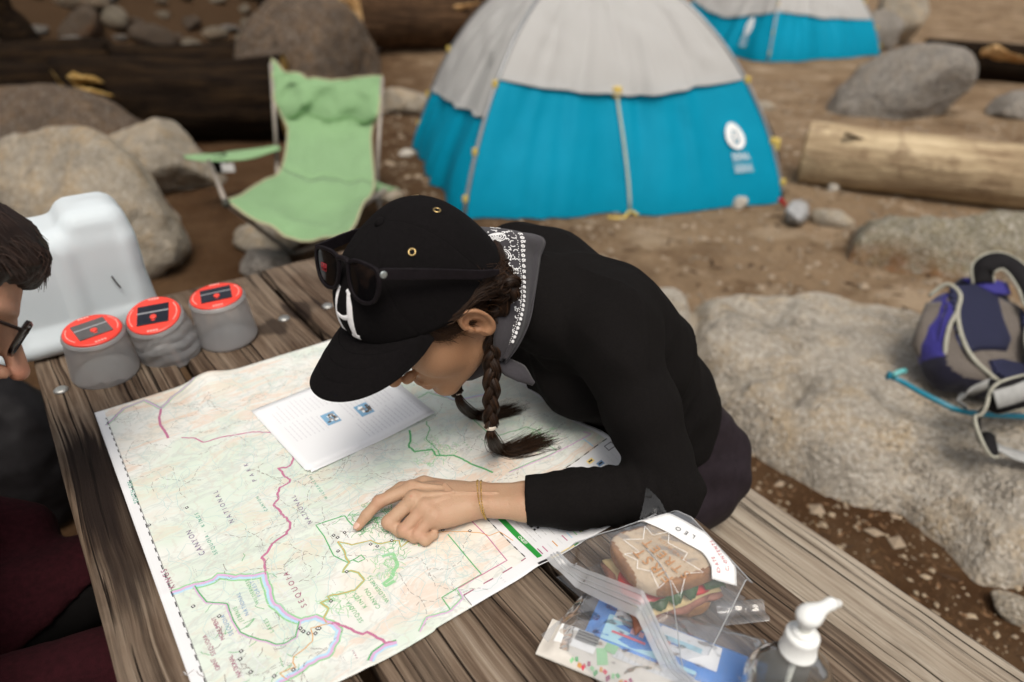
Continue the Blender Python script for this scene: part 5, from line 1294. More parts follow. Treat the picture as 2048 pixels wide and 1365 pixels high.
for sgn in (1, -1):
    th = np.linspace(-.95, .95, 20); zz = np.linspace(.012, .078, 10)
    A_, Z_ = np.meshgrid(th, zz, indexing='ij')
    top_ = .080 - .020 * np.abs(A_) * (Z_ > .06)
    q = np.stack([.034 * A_ * 1.0, -sgn * (.0285 - .006 * np.abs(A_) ** 3), np.minimum(Z_, top_)], -1) @ RS.T + c0
    g = MB(); g.grid(q if sgn > 0 else q[::-1]); g.build("label", LBL, san)
g = MB()
for i in range(10):
    for j in range(5): g.box(c0 + RS @ np.array([-.024 + .0105 * j, -.0292 + .0008 * abs(j - 2),   .016 + .0055 * i]), (.0085, .0002, .0012 + .0008 * (i % 3 == 0)), RS)
stuff_part(g.build("label_text", I_GREY, san, smooth=False))

# ------------------------------------------------------------------ tents
def cloth(name, c, rough=.55, sheen=.2, trans=.0, bump=.15, sc=7, var=.06):
    t = NT(name); f = t.noise(sc, 4, .6)
    t.set(Base_Color=t.mix(tuple(x * (1 - var) for x in c), tuple(min(1, x * (1 + var)) for x in c), f), Roughness=rough, Sheen_Weight=sheen, Specular_IOR_Level=.12)
    t.bump(t.math('ADD', t.noise(sc * 1.5, 4, .5, dist=.5), t.math('MULTIPLY', t.noise(900, 1), .05)), bump, .03)
    if trans:
        tl = t.n('ShaderNodeBsdfTranslucent'); t.put(tl.inputs[0], tuple(c) + (1,)); mx = t.n('ShaderNodeMixShader'); mx.inputs[0].default_value = trans
        t.link(t.b.outputs[0], mx.inputs[1]); t.link(tl.outputs[0], mx.inputs[2]); t.link(mx.outputs[0], t.out.inputs['Surface'])
    return t.m
FLY = cloth("grey_nylon", (.57, .56, .545), .7, .0, .32, .12, 4)
BLUE = cloth("blue_nylon", (.0001, .29, .46), .65, .0, .22, .3, 4, .10)
POLE = plain("tent_pole", (.30, .31, .32), .4, .5); DKPOLE = plain("dark_pole", (.04, .04, .04), .5); TABM = plain("yellow_webbing", (.62, .46, .12), .7); ZIPC = plain("zip_grey", (.42, .47, .40), .6)
WHITE_INK = plain("white_print", (.78, .80, .80), .6)

def tent(corners, H, label, cuts, facefn=None, logo=None, apex_off=(0, 0)):
    A, B, D, C = [np.array(c, float) for c in corners]          # A,B front edge left to right; D behind B; C behind A
    ctr = (A + B + C + D) / 4; base = (ctr[0], ctr[1], gh(ctr[0], ctr[1]))
    root = thing("dome_tent", base, label, "tent", "blue and grey dome tents")
    ap = np.array([ctr[0] + apex_off[0], ctr[1] + apex_off[1]])
    def pt(e0, e1, t, s, sag=1.0):
        """s: 0 at the apex, 1 at the ground; t: -1..1 between the two corners of a face"""
        t = np.asarray(t, float); s = np.asarray(s, float)
        b = (e0[:2] * ((1 - t) / 2)[..., None] + e1[:2] * ((1 + t) / 2)[..., None])
        xy = ap + (b - ap) * (s ** 1.0)[..., None]
        z = H * (1 - s ** 2.35) ** .82
        bow = (1 - t ** 2) * sag                                 # cloth pulled in between the poles
        mid = (e0[:2] + e1[:2]) / 2; inn = (ap - mid) / np.linalg.norm(ap - mid)
        xy = xy + inn * (bow * .05 * np.sin(np.clip(s, 0, 1) * np.pi) )[..., None]
        return np.concatenate([xy, z[..., None]], -1), inn
    for fi, (e0, e1) in enumerate(((A, B), (C, A), (B, D), (D, C))):
        cut = cuts[fi]
        nt, ns = 60, 34
        tt = np.linspace(-1, 1, nt)
        nx_ = None
        for part, rng_ in (("canopy", lambda t: (np.zeros_like(t) + .02, cut(t))), ("side_wall", lambda t: (cut(t) - .015, np.ones_like(t) * 1.0))):
            s0, s1 = rng_(tt); k = np.linspace(0, 1, ns)
            Sg = s0[:, None] + (s1 - s0)[:, None] * k; Tg = np.repeat(tt[:, None], ns, 1)
            P, inn = pt(e0, e1, Tg, Sg)
            out = -np.array([inn[0], inn[1], 0])
            wr = .080 * np.abs(fbm(np.stack([Tg * 7 + Sg * 2, Sg * 1.2 + fi * 3, 0 * Tg], -1), 2, 27 + fi)) * sstep(.3, .95, Sg) + (.020 if part == 'canopy' else .014) * np.abs(vnoise(np.stack([Tg * 2.2 + Sg, Sg * 11 - Tg * 2, 0 * Tg + fi], -1), 41)) + .036 * fbm(np.stack([Tg * 7, Sg * 2.2 + fi * 5, 0 * Tg], -1), 3, 7 + fi) + .006 * fbm(np.stack([Tg * 4 + Sg * 7, Sg * 9 - Tg * 3, 0 * Tg + fi], -1), 3, 17 + fi)
            edge = 1 - np.abs(Tg) ** 6
            flat_ = 1 - .93 * np.exp(-((Tg - (.745 if fi == 0 else .55)) / .22) ** 4) * (Sg > .70) * (fi < 2)      # cloth lies smooth where the emblem is printed
            P = P + out * (wr * edge * flat_)[..., None]
            if part == "canopy": P = P + out * (.030 * sstep(.35, 1, k) * (1 - Tg ** 2))[..., None] + np.array([0, 0, .004])
            else:
                low = sstep(.82, 1, Sg); P = P + out * (low * (.05 * (1 - Tg ** 4) + .02 * np.sin(Tg * 9 + fi)) )[..., None]
            P[..., 2] = np.maximum(P[..., 2], 0) + ground_h(P[..., 0], P[..., 1]) + .012
            g = MB(); g.grid(P); g.build(part, FLY if part == "canopy" else BLUE, root)
            if part == "canopy":
                hem = P[:, -1] + out * .004; g = MB(); g.tube(hem, .006, 6); g.build("hem", FLY, root)
    # pole sleeves down the four ridges, with clips
    for i, e in enumerate((A, B, D, C)):
        s = np.linspace(.03, 1, 40); P, inn = pt(e, e, np.zeros(40), s, 0.0); o_ = (e[:2] - ap) / np.linalg.norm(e[:2] - ap)
        P[:, :2] += o_ * .012; P[:, 2] += ground_h(P[:, 0], P[:, 1]) + .008
        g = MB(); g.tube(P, .011, 8); g.build("pole", POLE, root)
        for sc_ in (.76, .90, .985):
            k = int(sc_ * 39); g = MB(); g.box(P[k] + np.array([o_[0], o_[1], 0]) * .012, (.034, .022, .040), rotz(math.atan2(o_[1], o_[0]))); bevel(g.build("clip", TABM, root, smooth=False), .006)
    return root, pt, (A, B, D, C), cuts
def V_cut(l, m, r): return lambda t: np.where(t < 0, m + (l - m) * (-t) ** 1.15, m + (r - m) * np.abs(t) ** 1.15)
TA, TB, TCc = np.array((2.052, 3.2742)), np.array((3.9214, 2.4675)), np.array((2.7767, 5.0968))
TD = TCc + (TB - TA)
t1, pt1, cor1, cuts1 = tent((TA, TB, TD, TCc), 1.27, "nearer blue dome tent with grey fly and white emblem behind the table", (V_cut(.742, .792, .752), V_cut(.885, .86, .835), V_cut(.8, .85, .8), V_cut(.8, .85, .8)))
# zip down the middle of the near face, webbing tabs
e0, e1 = np.append(TA, 0), np.append(TB, 0)
s = np.linspace(.80, 1, 16); P, inn = pt1(TA, TB, np.linspace(-.07, -.03, 16), s); P[:, :2] -= inn * (.012 + .05 * sstep(.82, 1, s))[:, None]; P[:, 2] += .03 + ground_h(P[:, 0], P[:, 1])
g = MB(); g.tube(P, .009, 6); g.build("zip", ZIPC, t1)
g = MB(); g.box(P[0] + [0, 0, .015], (.05, .03, .06), rotz(-.4)); bevel(g.build("clip", TABM, t1, smooth=False), .006)
q = P[-1]; g = MB(); g.tube(spline([q + [-.16, .02, -.01], q + [-.08, -.03, -.015], q, q + [.03, -.04, -.02]], 12), .008, 6); g.build("webbing", TABM, t1)
# loose pole bowed out to the right of the near tent
P = spline([(3.9855, 3.0785, 0.7248), (3.9943, 2.8858, 0.5674), (3.9911, 2.6647, 0.359), (3.9326, 2.5315, 0.1761), (3.9154, 2.4483, -0.0)], 24)
g = MB(); g.tube(P, .011, 8); g.build("loose_pole", DKPOLE, t1)
for k in (0, 13): g = MB(); g.box(P[k], (.07, .05, .07), rotz(.5)); bevel(g.build("clip", TABM, t1, smooth=False), .01)
g = MB(); g.tube(spline([(3.783, 2.3871, 0.05), (3.83, 2.392, 0.02), (3.845, 2.3835, 0.0)], 6), .016, 6); g.build("red_tab", plain("red_tab", (.35, .03, .03), .6), t1)
# emblem
def emblem(root, pt, e0, e1, t0, s0, w, h, lines):
    """an egg-shaped emblem with a tree cut out of it and a name below, following the cloth"""
    def place(u, v):    # u along the face, v upwards, metres
        u = np.asarray(u, float); v = np.asarray(v, float)
        L = np.linalg.norm(e1 - e0); P, inn = pt(e0, e1, t0 + 2 * u / L / .9, s0 - v / 1.45)
        P[..., :2] -= inn * (.022 + .055 * sstep(.82, 1, s0 - v / 1.45) * (1 - t0 ** 4))[..., None]; P[..., 2] += .012 + ground_h(P[..., 0], P[..., 1]); return P
    a = np.linspace(0, 2 * np.pi, 29)[:-1]; eu = .5 * w * np.cos(a) * (1 - .14 * np.sin(a)); ev = .5 * h * np.sin(a)
    iu, iv = eu * .45, ev * .55 - h * .06
    iu = np.where(np.arange(28) % 4 < 2, iu * .75, iu)
    V = np.concatenate([place(eu, ev), place(iu, iv)]); F = [(i, (i + 1) % 28, 28 + (i + 1) % 28, 28 + i) for i in range(28)]
    g = MB(); g.add(V, F); g.add(place(iu * .55, iv * .7), [tuple(range(28))]); 
    for k, (txt, hh) in enumerate(lines):
        GV, GF, gw = glyphs(txt); sc_ = w * .92 / gw; v0 = -h * .5 - .030 - k * .030
        g.add(place((GV[:, 0] - gw / 2) * sc_, v0 + GV[:, 1] * hh / .73), GF)
    stuff_part(g.build("emblem", WHITE_INK, root, smooth=False))
emblem(t1, pt1, TA, TB, .745, .885, .118, .078, (("SIERRA", .020), ("DESIGNS", .020)))

UA, UB, UC = np.array((8.2774, 5.7939)), np.array((10.4012, 5.4985)), np.array((9.3138, 7.4198))
ub = (UB - UA) / np.linalg.norm(UB - UA); UB2 = UA + ub * 2.15; UC2 = UA + np.array([-ub[1], ub[0]]) * 2.0
t2, pt2, cor2, cuts2 = tent((UA, UB2, UC2 + ub * 2.15, UC2), 1.18, "farther blue dome tent with a pale fly, cut off by the top of the photo", (V_cut(.80, .84, .86), V_cut(.80, .86, .80), V_cut(.8, .85, .8), V_cut(.8, .85, .8)))
emblem(t2, pt2, UC2, UA, .55, .885, .11, .12, (("SIERRA", .024), ("DESIGNS", .024)))

# ------------------------------------------------------------------ camp chair
CG = cloth("green_canvas", (.245, .405, .205), .8, .1, .12, .5, 7, .12); CGD = plain("dark_webbing", (.06, .06, .05), .7); TUBE = plain("grey_tube", (.33, .29, .25), .45, .2); PIPE = plain("tan_piping", (.42, .38, .25), .7)
chair = thing("camp_chair", (1.42, 3.80, gh(1.42, 3.80)), "folding camp chair of pale green canvas with a dark cup holder in its arm", "chair")
fl, fr = np.array((0.7262, 3.1231, 0.43)), np.array((1.0702, 2.6036, 0.4))
bl, br = np.array((1.1581, 3.6596, 0.36)), np.array((1.4579, 3.1739, 0.36))
tl, tr_ = np.array((1.4966, 4.5885, 0.7507)), np.array((1.9464, 3.9827, 0.7063))
ml, mr = np.array((1.4359, 4.3112, 0.4071)), np.array((1.7532, 3.8006, 0.3996))
ul, ur = np.array((1.4402, 4.4553, 0.5502)), np.array((1.8557, 3.8736, 0.5439))
lft = spline([fl, fl * .45 + bl * .55, bl, ml, ul, tl], 48); rgt_ = spline([fr, fr * .45 + br * .55, br, mr, ur, tr_], 48)
kk = np.linspace(0, 1, 30)
Gc = lft[:, None] * (1 - kk)[None, :, None] + rgt_[:, None] * kk[None, :, None]
sp_ = np.linspace(0, 1, 48)[:, None]
back_dir = np.array([.45, .80, 0])
sag = np.sin(kk * np.pi)[None] 
Gc[..., 2] -= (.10 * sag * np.exp(-((sp_ - .16) / .22) ** 2))
Gc += back_dir * (.075 * sag * np.exp(-((sp_ - .62) / .26) ** 2))[..., None]
Gc[..., 2] -= (.065 * np.sin(kk * np.pi) ** .7)[None] * sstep(.88, 1, sp_) 
Gc[..., 2] -= (.05 * sag * (1 - sstep(0, .07, sp_)))
wr = .040 * fbm(np.stack([np.repeat(kk[None] * 3, 48, 0) + sp_ * 4, np.repeat(sp_ * 5, 30, 1) - kk[None] * 3, 0 * Gc[..., 0]], -1), 3, 3) + .055 * np.abs(fbm(np.stack([np.repeat(kk[None] * 5, 48, 0) - sp_ * 9, 0 * Gc[..., 0], 0 * Gc[..., 0]], -1), 2, 9)) * sstep(.4, .6, sp_) + .030 * np.abs(vnoise(np.stack([np.repeat(kk[None] * 3.2, 48, 0) + sp_ * 3, sp_ * 2 - kk[None] * 4.5, 0 * Gc[..., 0]], -1), 13)) * sstep(.3, .45, sp_)
Gc += back_dir * wr[..., None] * 1.4
Gc[..., 2] += wr * .5
i0 = 19
g = MB(); g.grid(Gc[:i0 + 1]); solid(g.build("seat", CG, chair), .002)
g = MB(); g.grid(Gc[i0:]); solid(g.build("backrest", CG, chair), .002)
edge_ = np.concatenate([Gc[:, 0], Gc[-1, 1:], Gc[::-1, -1][1:], Gc[0, ::-1][1:]]); g = MB(); g.tube(edge_, .0055, 6); g.build("piping", PIPE, chair)
g = MB(); g.tube(Gc[33, 2:28] - back_dir * .004, .004, 5); g.build("seam", plain("green_thread", (.16, .32, .12), .8), chair)
# arms
a0, a1 = np.array((0.8275, 4.3007, 0.3532)), np.array((1.3696, 4.3022, 0.3279))
def arm(p0, p1, w, nm="armrest"):
    n_ = 22; t = np.linspace(0, 1, n_); c = p0 + (p1 - p0) * t[:, None]; c[:, 2] -= .02 * np.sin(t * np.pi)
    d = (p1 - p0) / np.linalg.norm(p1 - p0); sd_ = np.cross(d, [0, 0, 1]); sd_ /= np.linalg.norm(sd_)
    wd = w * (.55 + .6 * np.sin(np.clip(t * 1.5 + .25, 0, 1.57))) * (1 - .55 * sstep(.55, 1, t)) * (.35 + .65 * sstep(0, .12, t))
    q = np.stack([c + sd_ * (wd * k)[:, None] - np.array([0, 0, 1]) * (.012 * k * k) for k in np.linspace(-1, 1, 7)], 1)
    g = MB(); g.grid(q); o = g.build(nm, CG, chair); solid(o, .004); return c, o
c, arm_o = arm(a0, a1, .10)
hc = c[7]; g = MB(); g.lathe([(.046, .004), (.050, .002), (.048, -.004), (.044, -.012), (.042, -.10), (.0001, -.105)], hc + [0, 0, .002], 28, caps=False); o = g.build("cup_holder", plain("black_mesh", (.012, .012, .012), .8), arm_o)
g = MB(); g.box(np.array((0.9972, 4.0737, 0.3106)), (.07, .008, .045), rotz(-.63)); g.build("care_label", plain("label_cloth", (.62, .62, .60), .8), arm_o, smooth=False)
b0, b1 = np.array((1.6308, 3.2905, 0.2862)), np.array((1.6765, 3.6434, 0.2247))
arm(b0, b1, .05)
# frame
gz = lambda p: np.array([p[0], p[1], gh(p[0], p[1]) + .012])
ffl, ffr = gz((0.7567, 2.9951, 0.0)), gz((1.1597, 3.2644, 0.0))
fbl, fbr = gz((1.2563, 3.7846, 0.0)), gz((1.6364, 3.3488, 0.0))
def rod(p, q, nm="leg", r=.0115): p = np.array(p, float); q = np.array(q, float); g = MB(); g.tube(np.array([p, (p + q) * .5, q]), r, 8); return g.build(nm, TUBE, chair)
rod((0.9318, 4.1948, 0.3324), fl, "arm_post"); rod(fl, (1.128, 3.4847, -0.0713)); rod((1.079, 3.7119, 0.0534), (0.8673, 3.2839, 0.0)); rod(bl + [0, 0, -.02], (1.4159, 3.4588, 0.0)); rod(fr + [0, 0, -.03], (1.0681, 3.4079, 0.0)); rod(np.array((1.3646, 4.3277, 0.2986)), tl + back_dir * .02, "back_post"); rod(np.array((1.6913, 3.6632, 0.1484)), tr_ + back_dir * .02, "back_post"); rod((1.3677, 4.3377, 0.2959), (1.276, 4.1761, 0.0404), "back_post"); rod((1.6033, 3.3432, 0.2718), (1.347, 3.3264, 0.1685), "arm_post"); rod(np.array((1.6831, 3.6423, 0.1706)), (1.6869, 3.6003, 0.0), "leg")
for p in ((1.0772, 3.6895, 0.0406), fl): g = MB(); g.sphere(p, (.018, .018, .022)); g.build("joint", CGD, chair)

# ------------------------------------------------------------------ crumpled clear wrapper on the dirt
c = np.array((3.6823, 2.1989, 0.0)); V, F = rock_shape(77, (.13, .055, .06), 4, planes=9, rough=.22); V = V @ rotz(.35).T
tag(obj("plastic_wrapper", V + c + [0, 0, .04], F, frosted("cloudy_plastic", (.50, .50, .50), .35, .25, 0, .6), base=tuple(c)), "crumpled cloudy plastic wrapper on the dirt by the near tent's right corner", "litter")

# ------------------------------------------------------------------ backpack lying on the slab
NAVY = cloth("navy_mesh", (.030, .030, .075), .8, .2, 0, .3, 30); PURP = cloth("blue_ripstop", (.035, .030, .20), .5, .2, 0, .5, 10); DKN = cloth("dark_navy", (.014, .013, .028), .7, .2, 0, .3, 12); TAUPE = cloth("taupe_mesh", (.135, .115, .10), .85, .2, 0, .3, 20); CREAM = plain("cream_piping", (.36, .35, .29), .8); STRAP = plain("grey_webbing", (.32, .32, .31), .7, bump=.4); BLK = plain("black_foam", (.012, .011, .012), .85); TURQ = plain("turquoise_tube", (.005, .19, .28), .3)
bc = np.array((2.3571, 0.6935, 0.375))
bpk = thing("backpack", (bc[0], bc[1], .27), "blue and taupe hiking backpack lying on its front on the granite slab", "backpack")
ax_r = np.array([.807, -.59, 0]); ax_f = np.array([.59, .807, 0]); ax_u = np.array([0, 0, 1.0])
# pack frame: long axis runs from lower left towards upper right, the padded back panel faces up and towards the table
pu = -ax_f * .45 + ax_u * .72 - ax_r * .10; pu /= np.linalg.norm(pu)          # out of the back panel
pl_ = ax_f * .80 + ax_r * .25 + ax_u * .50; pl_ -= pu * (pl_ @ pu); pl_ /= np.linalg.norm(pl_)   # towards the top handle
ps = np.cross(pl_, pu); ps /= np.linalg.norm(ps)                                # across, to the right
PR = np.stack([ps, pl_, pu], 1)
def BP(x, y, z): return bc + PR @ (.86 * np.array([x, y, z]))
def pack_sdf(P):
    q = (P - bc) @ PR / .86
    d = rbox(q, (0.02, -0.02, -0.07), (.165, .205, .085), .075)
    d = smin(d, ell(q, (-.10, -.03, -.085), (.085, .16, .075)), .03)
    d = smin(d, rbox(q, (.03, .20, -.06), (.10, .06, .06), .05), .03)
    return .86 * (d + .012 * fbm(q * 9, 3, 3) + .006 * fbm(q * 22, 2, 5))
V, F = surf(pack_sdf, bc - .42, bc + .42, .010)
q = (V - bc) @ PR / .86; fq = q[np.asarray(F)].mean(1)
mi = np.where(fq[:, 2] > .0, 0, np.where((fq[:, 0] < -.10) & (fq[:, 1] > -.13), 1, 2))
obj("pack_body", V, F, [TAUPE, PURP, DKN], bpk, midx=mi)
def pad(name, outline, z, th, mat, ribs=0):
    O = np.array(outline, float); c = O.mean(0); n_ = len(O); rings = []
    for k, h in ((1.0, 0), (.97, .6), (.9, .92), (.6, 1.0), (.25, 1.0)): rings.append(np.stack([c[0] + (O[:, 0] - c[0]) * k, c[1] + (O[:, 1] - c[1]) * k, np.full(n_, z + th * h)], 1))
    V = np.concatenate(rings + [np.array([[c[0], c[1], z + th]])]); F = []
    for k in range(4): F += [(k * n_ + j, k * n_ + (j + 1) % n_, (k + 1) * n_ + (j + 1) % n_, (k + 1) * n_ + j) for j in range(n_)]
    F += [(4 * n_ + j, 4 * n_ + (j + 1) % n_, 5 * n_) for j in range(n_)]
    return obj(name, .86 * V @ PR.T + bc, F, mat, bpk)
def rib_cloth():
    t = NT("ribbed_pad"); w = t.wave(1.0, v=t.mapv(scale=(46, 46, 10), rot=(0, 0, .5)), dist=.3)
    t.set(Base_Color=t.mix((.013, .013, .035), (.07, .08, .22), w), Roughness=.75); t.bump(w, 1.0, .02); return t.m
RIB = rib_cloth()
pad("back_pad", [(-.105, .17), (-.02, .195), (.06, .15), (.075, .06), (.10, -.03), (.085, -.075), (.0, -.09), (-.055, -.12), (-.085, -.06), (-.10, .05)], .010, .022, RIB)
pad("back_pad", [(.02, -.13), (.06, -.115), (.15, -.125), (.16, -.19), (.10, -.215), (.04, -.18)], .010, .022, RIB)
pad("back_pad", [(.135, .10), (.165, .08), (.175, .0), (.15, -.02), (.135, .04)], .010, .02, RIB)
pad("top_panel", [(-.06, .215), (.0, .235), (.10, .225), (.11, .175), (.05, .165)], .006, .012, PURP)
def strap(name, pts, w, mat, edge=None, n_=40, th=.008):
    P = spline([BP(*p) for p in pts], n_); T = np.gradient(P, axis=0); T /= np.linalg.norm(T, axis=1)[:, None]
    sd_ = np.cross(T, pu); sd_ /= np.linalg.norm(sd_, axis=1)[:, None]
    g = MB(); g.grid(np.stack([P - sd_ * w / 2, P + PR[:, 2] * .006, P + sd_ * w / 2], 1)); o = g.build(name, mat, bpk); solid(o, th)
    if edge is not None:
        for k, s in enumerate((-1, 1)): g = MB(); g.tube(P + sd_ * s * w / 2, .0052, 6); g.build("piping", edge, bpk)
    return P
strap("shoulder_strap", [(.01, .20, .02), (.00, .25, .05), (.05, .285, .06), (.11, .265, .05), (.15, .19, .05), (.17, .12, .05), (.20, .10, .05)], .065, BLK, CREAM)
strap("shoulder_strap", [(.19, .02, .03), (.175, -.05, .05), (.19, -.12, .06), (.25, -.20, .05)], .08, BLK, CREAM)
strap("load_strap", [(.19, .21, .08), (.195, .14, .09), (.215, .07, .07)], .035, STRAP); strap("load_strap", [(.18, .10, .085), (.225, .08, .09), (.27, .06, .08)], .045, STRAP)
for pts in ([(-.16, .14, -.03), (-.115, .175, .015), (-.075, .125, .03), (-.085, .04, .03), (-.07, -.06, .03), (-.03, -.14, .025), (.06, -.21, .01)], [(-.085, .05, .028), (-.11, -.02, .02), (-.115, -.10, .0), (-.10, -.15, -.02)]):
    g = MB(); g.tube(spline([BP(*p) for p in pts], 40), .0070, 8); g.build("piping", CREAM, bpk)
def patch(name, pts4, mat, bul=.02):
    a_, b_ = np.meshgrid(np.linspace(0, 1, 14), np.linspace(0, 1, 14), indexing='ij'); p = [BP(*q) for q in pts4]
    q = p[0] * ((1 - a_) * (1 - b_))[..., None] + p[1] * (a_ * (1 - b_))[..., None] + p[2] * (a_ * b_)[..., None] + p[3] * ((1 - a_) * b_)[..., None]
    nrm = np.cross(p[1] - p[0], p[3] - p[0]); nrm /= np.linalg.norm(nrm)
    if nrm @ np.array([-.5, -.6, .5]) < 0: nrm = -nrm
    q = q + nrm * (bul * np.sin(a_ * np.pi) * np.sin(b_ * np.pi) + .006 * fbm(np.stack([a_ * 5, b_ * 5, 0 * a_], -1), 3, 2))[..., None]
    g = MB(); g.grid(q); solid(g.build(name, mat, bpk), .005)
patch("side_pocket", [(-.165, .11, -.04), (-.205, -.06, -.08), (-.165, -.13, -.075), (-.125, .10, .0)], TAUPE, .03)
patch("side_panel", [(-.105, .10, .012), (-.155, -.11, -.055), (-.11, -.15, -.03), (-.088, .05, .022)], PURP, .02)
hl = spline([(2.2957, 0.4274, 0.22), (2.0925, 0.5584, 0.245), (2.0463, 0.6436, 0.262), (2.0387, 0.7513, 0.275), (2.0211, 0.7797, 0.285)], 40)
g = MB(); g.tube(hl, .0085, 10); g.build("hydration_tube", TURQ, bpk)
g = MB(); g.tube(spline([hl[-1], hl[-1] + (hl[-1] - hl[-4]) * .5], 6), .014, 12); g.build("bite_valve", TURQ, bpk)
g = MB(); g.tube(spline([(2.0214, 0.7701, 0.29), (2.0386, 0.7633, 0.3), (2.0635, 0.7561, 0.3)], 6), .009, 8); g.build("valve_cover", plain("pale_turquoise", (.10, .36, .36), .3), bpk)
def hipbelt(pts, w, mat, edge=None, nm="hip_belt", th=.012):
    P = spline(pts, 44); T = np.gradient(P, axis=0); T /= np.linalg.norm(T, axis=1)[:, None]
    sd_ = np.cross(T, [.3, -.5, .3]); sd_ /= np.linalg.norm(sd_, axis=1)[:, None]
    g = MB(); g.grid(np.stack([P - sd_ * w / 2, P, P + sd_ * w / 2], 1)); solid(g.build(nm, mat, bpk), th)
    if edge is not None:
        for s in (-1, 1): g = MB(); g.tube(P + sd_ * s * w / 2, .0055, 6); g.build("piping", edge, bpk)
hipbelt([(2.2479, 0.4201, 0.36), (2.1128, 0.4703, 0.36), (2.0337, 0.502, 0.34), (1.9982, 0.5097, 0.29), (1.9597, 0.4735, 0.26), (1.9795, 0.4397, 0.25)], .085, BLK, CREAM)
hipbelt([(2.207, 0.4318, 0.4), (2.0652, 0.4597, 0.385), (1.9979, 0.4901, 0.37)], .05, STRAP, None, "webbing_strap", .004)
hipbelt([(1.9795, 0.4397, 0.25), (2.007, 0.3976, 0.235), (2.0746, 0.3196, 0.22)], .04, STRAP, None, "webbing_strap", .004)
hipbelt([(2.1604, 0.5533, 0.33), (2.1057, 0.5822, 0.3), (2.0878, 0.6001, 0.27), (2.0783, 0.5645, 0.262)], .03, STRAP, None, "webbing_strap", .004)
g = MB(); g.box((2.0843, 0.5211, 0.36), (.06, .035, .02), rotz(.4)); bevel(g.build("buckle", BLK, bpk, smooth=False), .004)

# ------------------------------------------------------------------ the woman leaning over the map
def skin_material(name, a, b, red):
    t = NT(name)
    f = t.noise(26, 5, .6); g = t.noise(7, 3, .5)
    c = t.mix(a, b, t.ramp(g, [(.35, 0.0), (.65, 1.0)]))
    c = t.mix(c, red, t.math('MULTIPLY', t.ramp(f, [(.48, 0.0), (.72, 1.0)]), .22))
    fr = t.voro(330); c = t.mix(c, tuple(x * .55 for x in b), t.math('MULTIPLY', t.ramp(fr, [(.05, 1.0), (.11, 0.0)]), t.math('MULTIPLY', t.ramp(f, [(.5, 0.0), (.6, 1.0)]), .3)))
    at_ = t.attr("red"); c = t.mix(c, red, t.math('MULTIPLY', at_.outputs['Fac'], .8))
    c = t.mix(c, (.33, .165, .080), t.math('MULTIPLY', t.attr('tan').outputs['Fac'], .75))  # 'tan' paints warm bounced light on the face into the skin colour
    t.set(Base_Color=c, Roughness=.52, Subsurface_Weight=.12, Subsurface_Radius=(.012, .005, .003), Specular_IOR_Level=.38)
    t.bump(t.math('ADD', t.noise(420, 3, .6), t.math('MULTIPLY', t.noise(90, 3), .9)), .5, .0016)
    return t.m
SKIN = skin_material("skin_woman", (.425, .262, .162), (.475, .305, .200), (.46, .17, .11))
def hair_material(name, a, b, streak=60):
    t = NT(name); f = t.noise(streak, 3, .6); r_ = t.attr("shade")
    t.set(Base_Color=t.mix(a, b, t.math('MULTIPLY_ADD', r_.outputs['Fac'], .8, t.math('MULTIPLY', f, .3), clamp=True)), Roughness=.5, Specular_IOR_Level=.22)
    return t.m
HAIR = hair_material("hair_brown", (.008, .004, .0025), (.046, .021, .009))
KNIT = plain("black_knit", (.0062, .0052, .0050), .95, var=.25, scale=300, bump=.4, Specular_IOR_Level=.12)
CAPM = plain("black_cotton", (.0052, .0043, .0046), .95, var=.25, scale=240, bump=.35, Specular_IOR_Level=.12)
PANTS = plain("dark_plum_trousers", (.019, .0135, .0175), .75, var=.2, scale=60, bump=.2)
H0 = np.array([.421, .734, 1.036]); HM = np.array([[-.813, .056, -.579], [-.066, -.998, -.003], [-.578, .036, .815]]).T
_u, _, _v = np.linalg.svd(HM); HM = _u @ _v
def HW(p): return H0 + np.asarray(p, float) @ HM.T
woman = thing("person", (.93, .735, .45), "woman in black cap and sweater leaning over the map, pointing at it with one finger", "person")

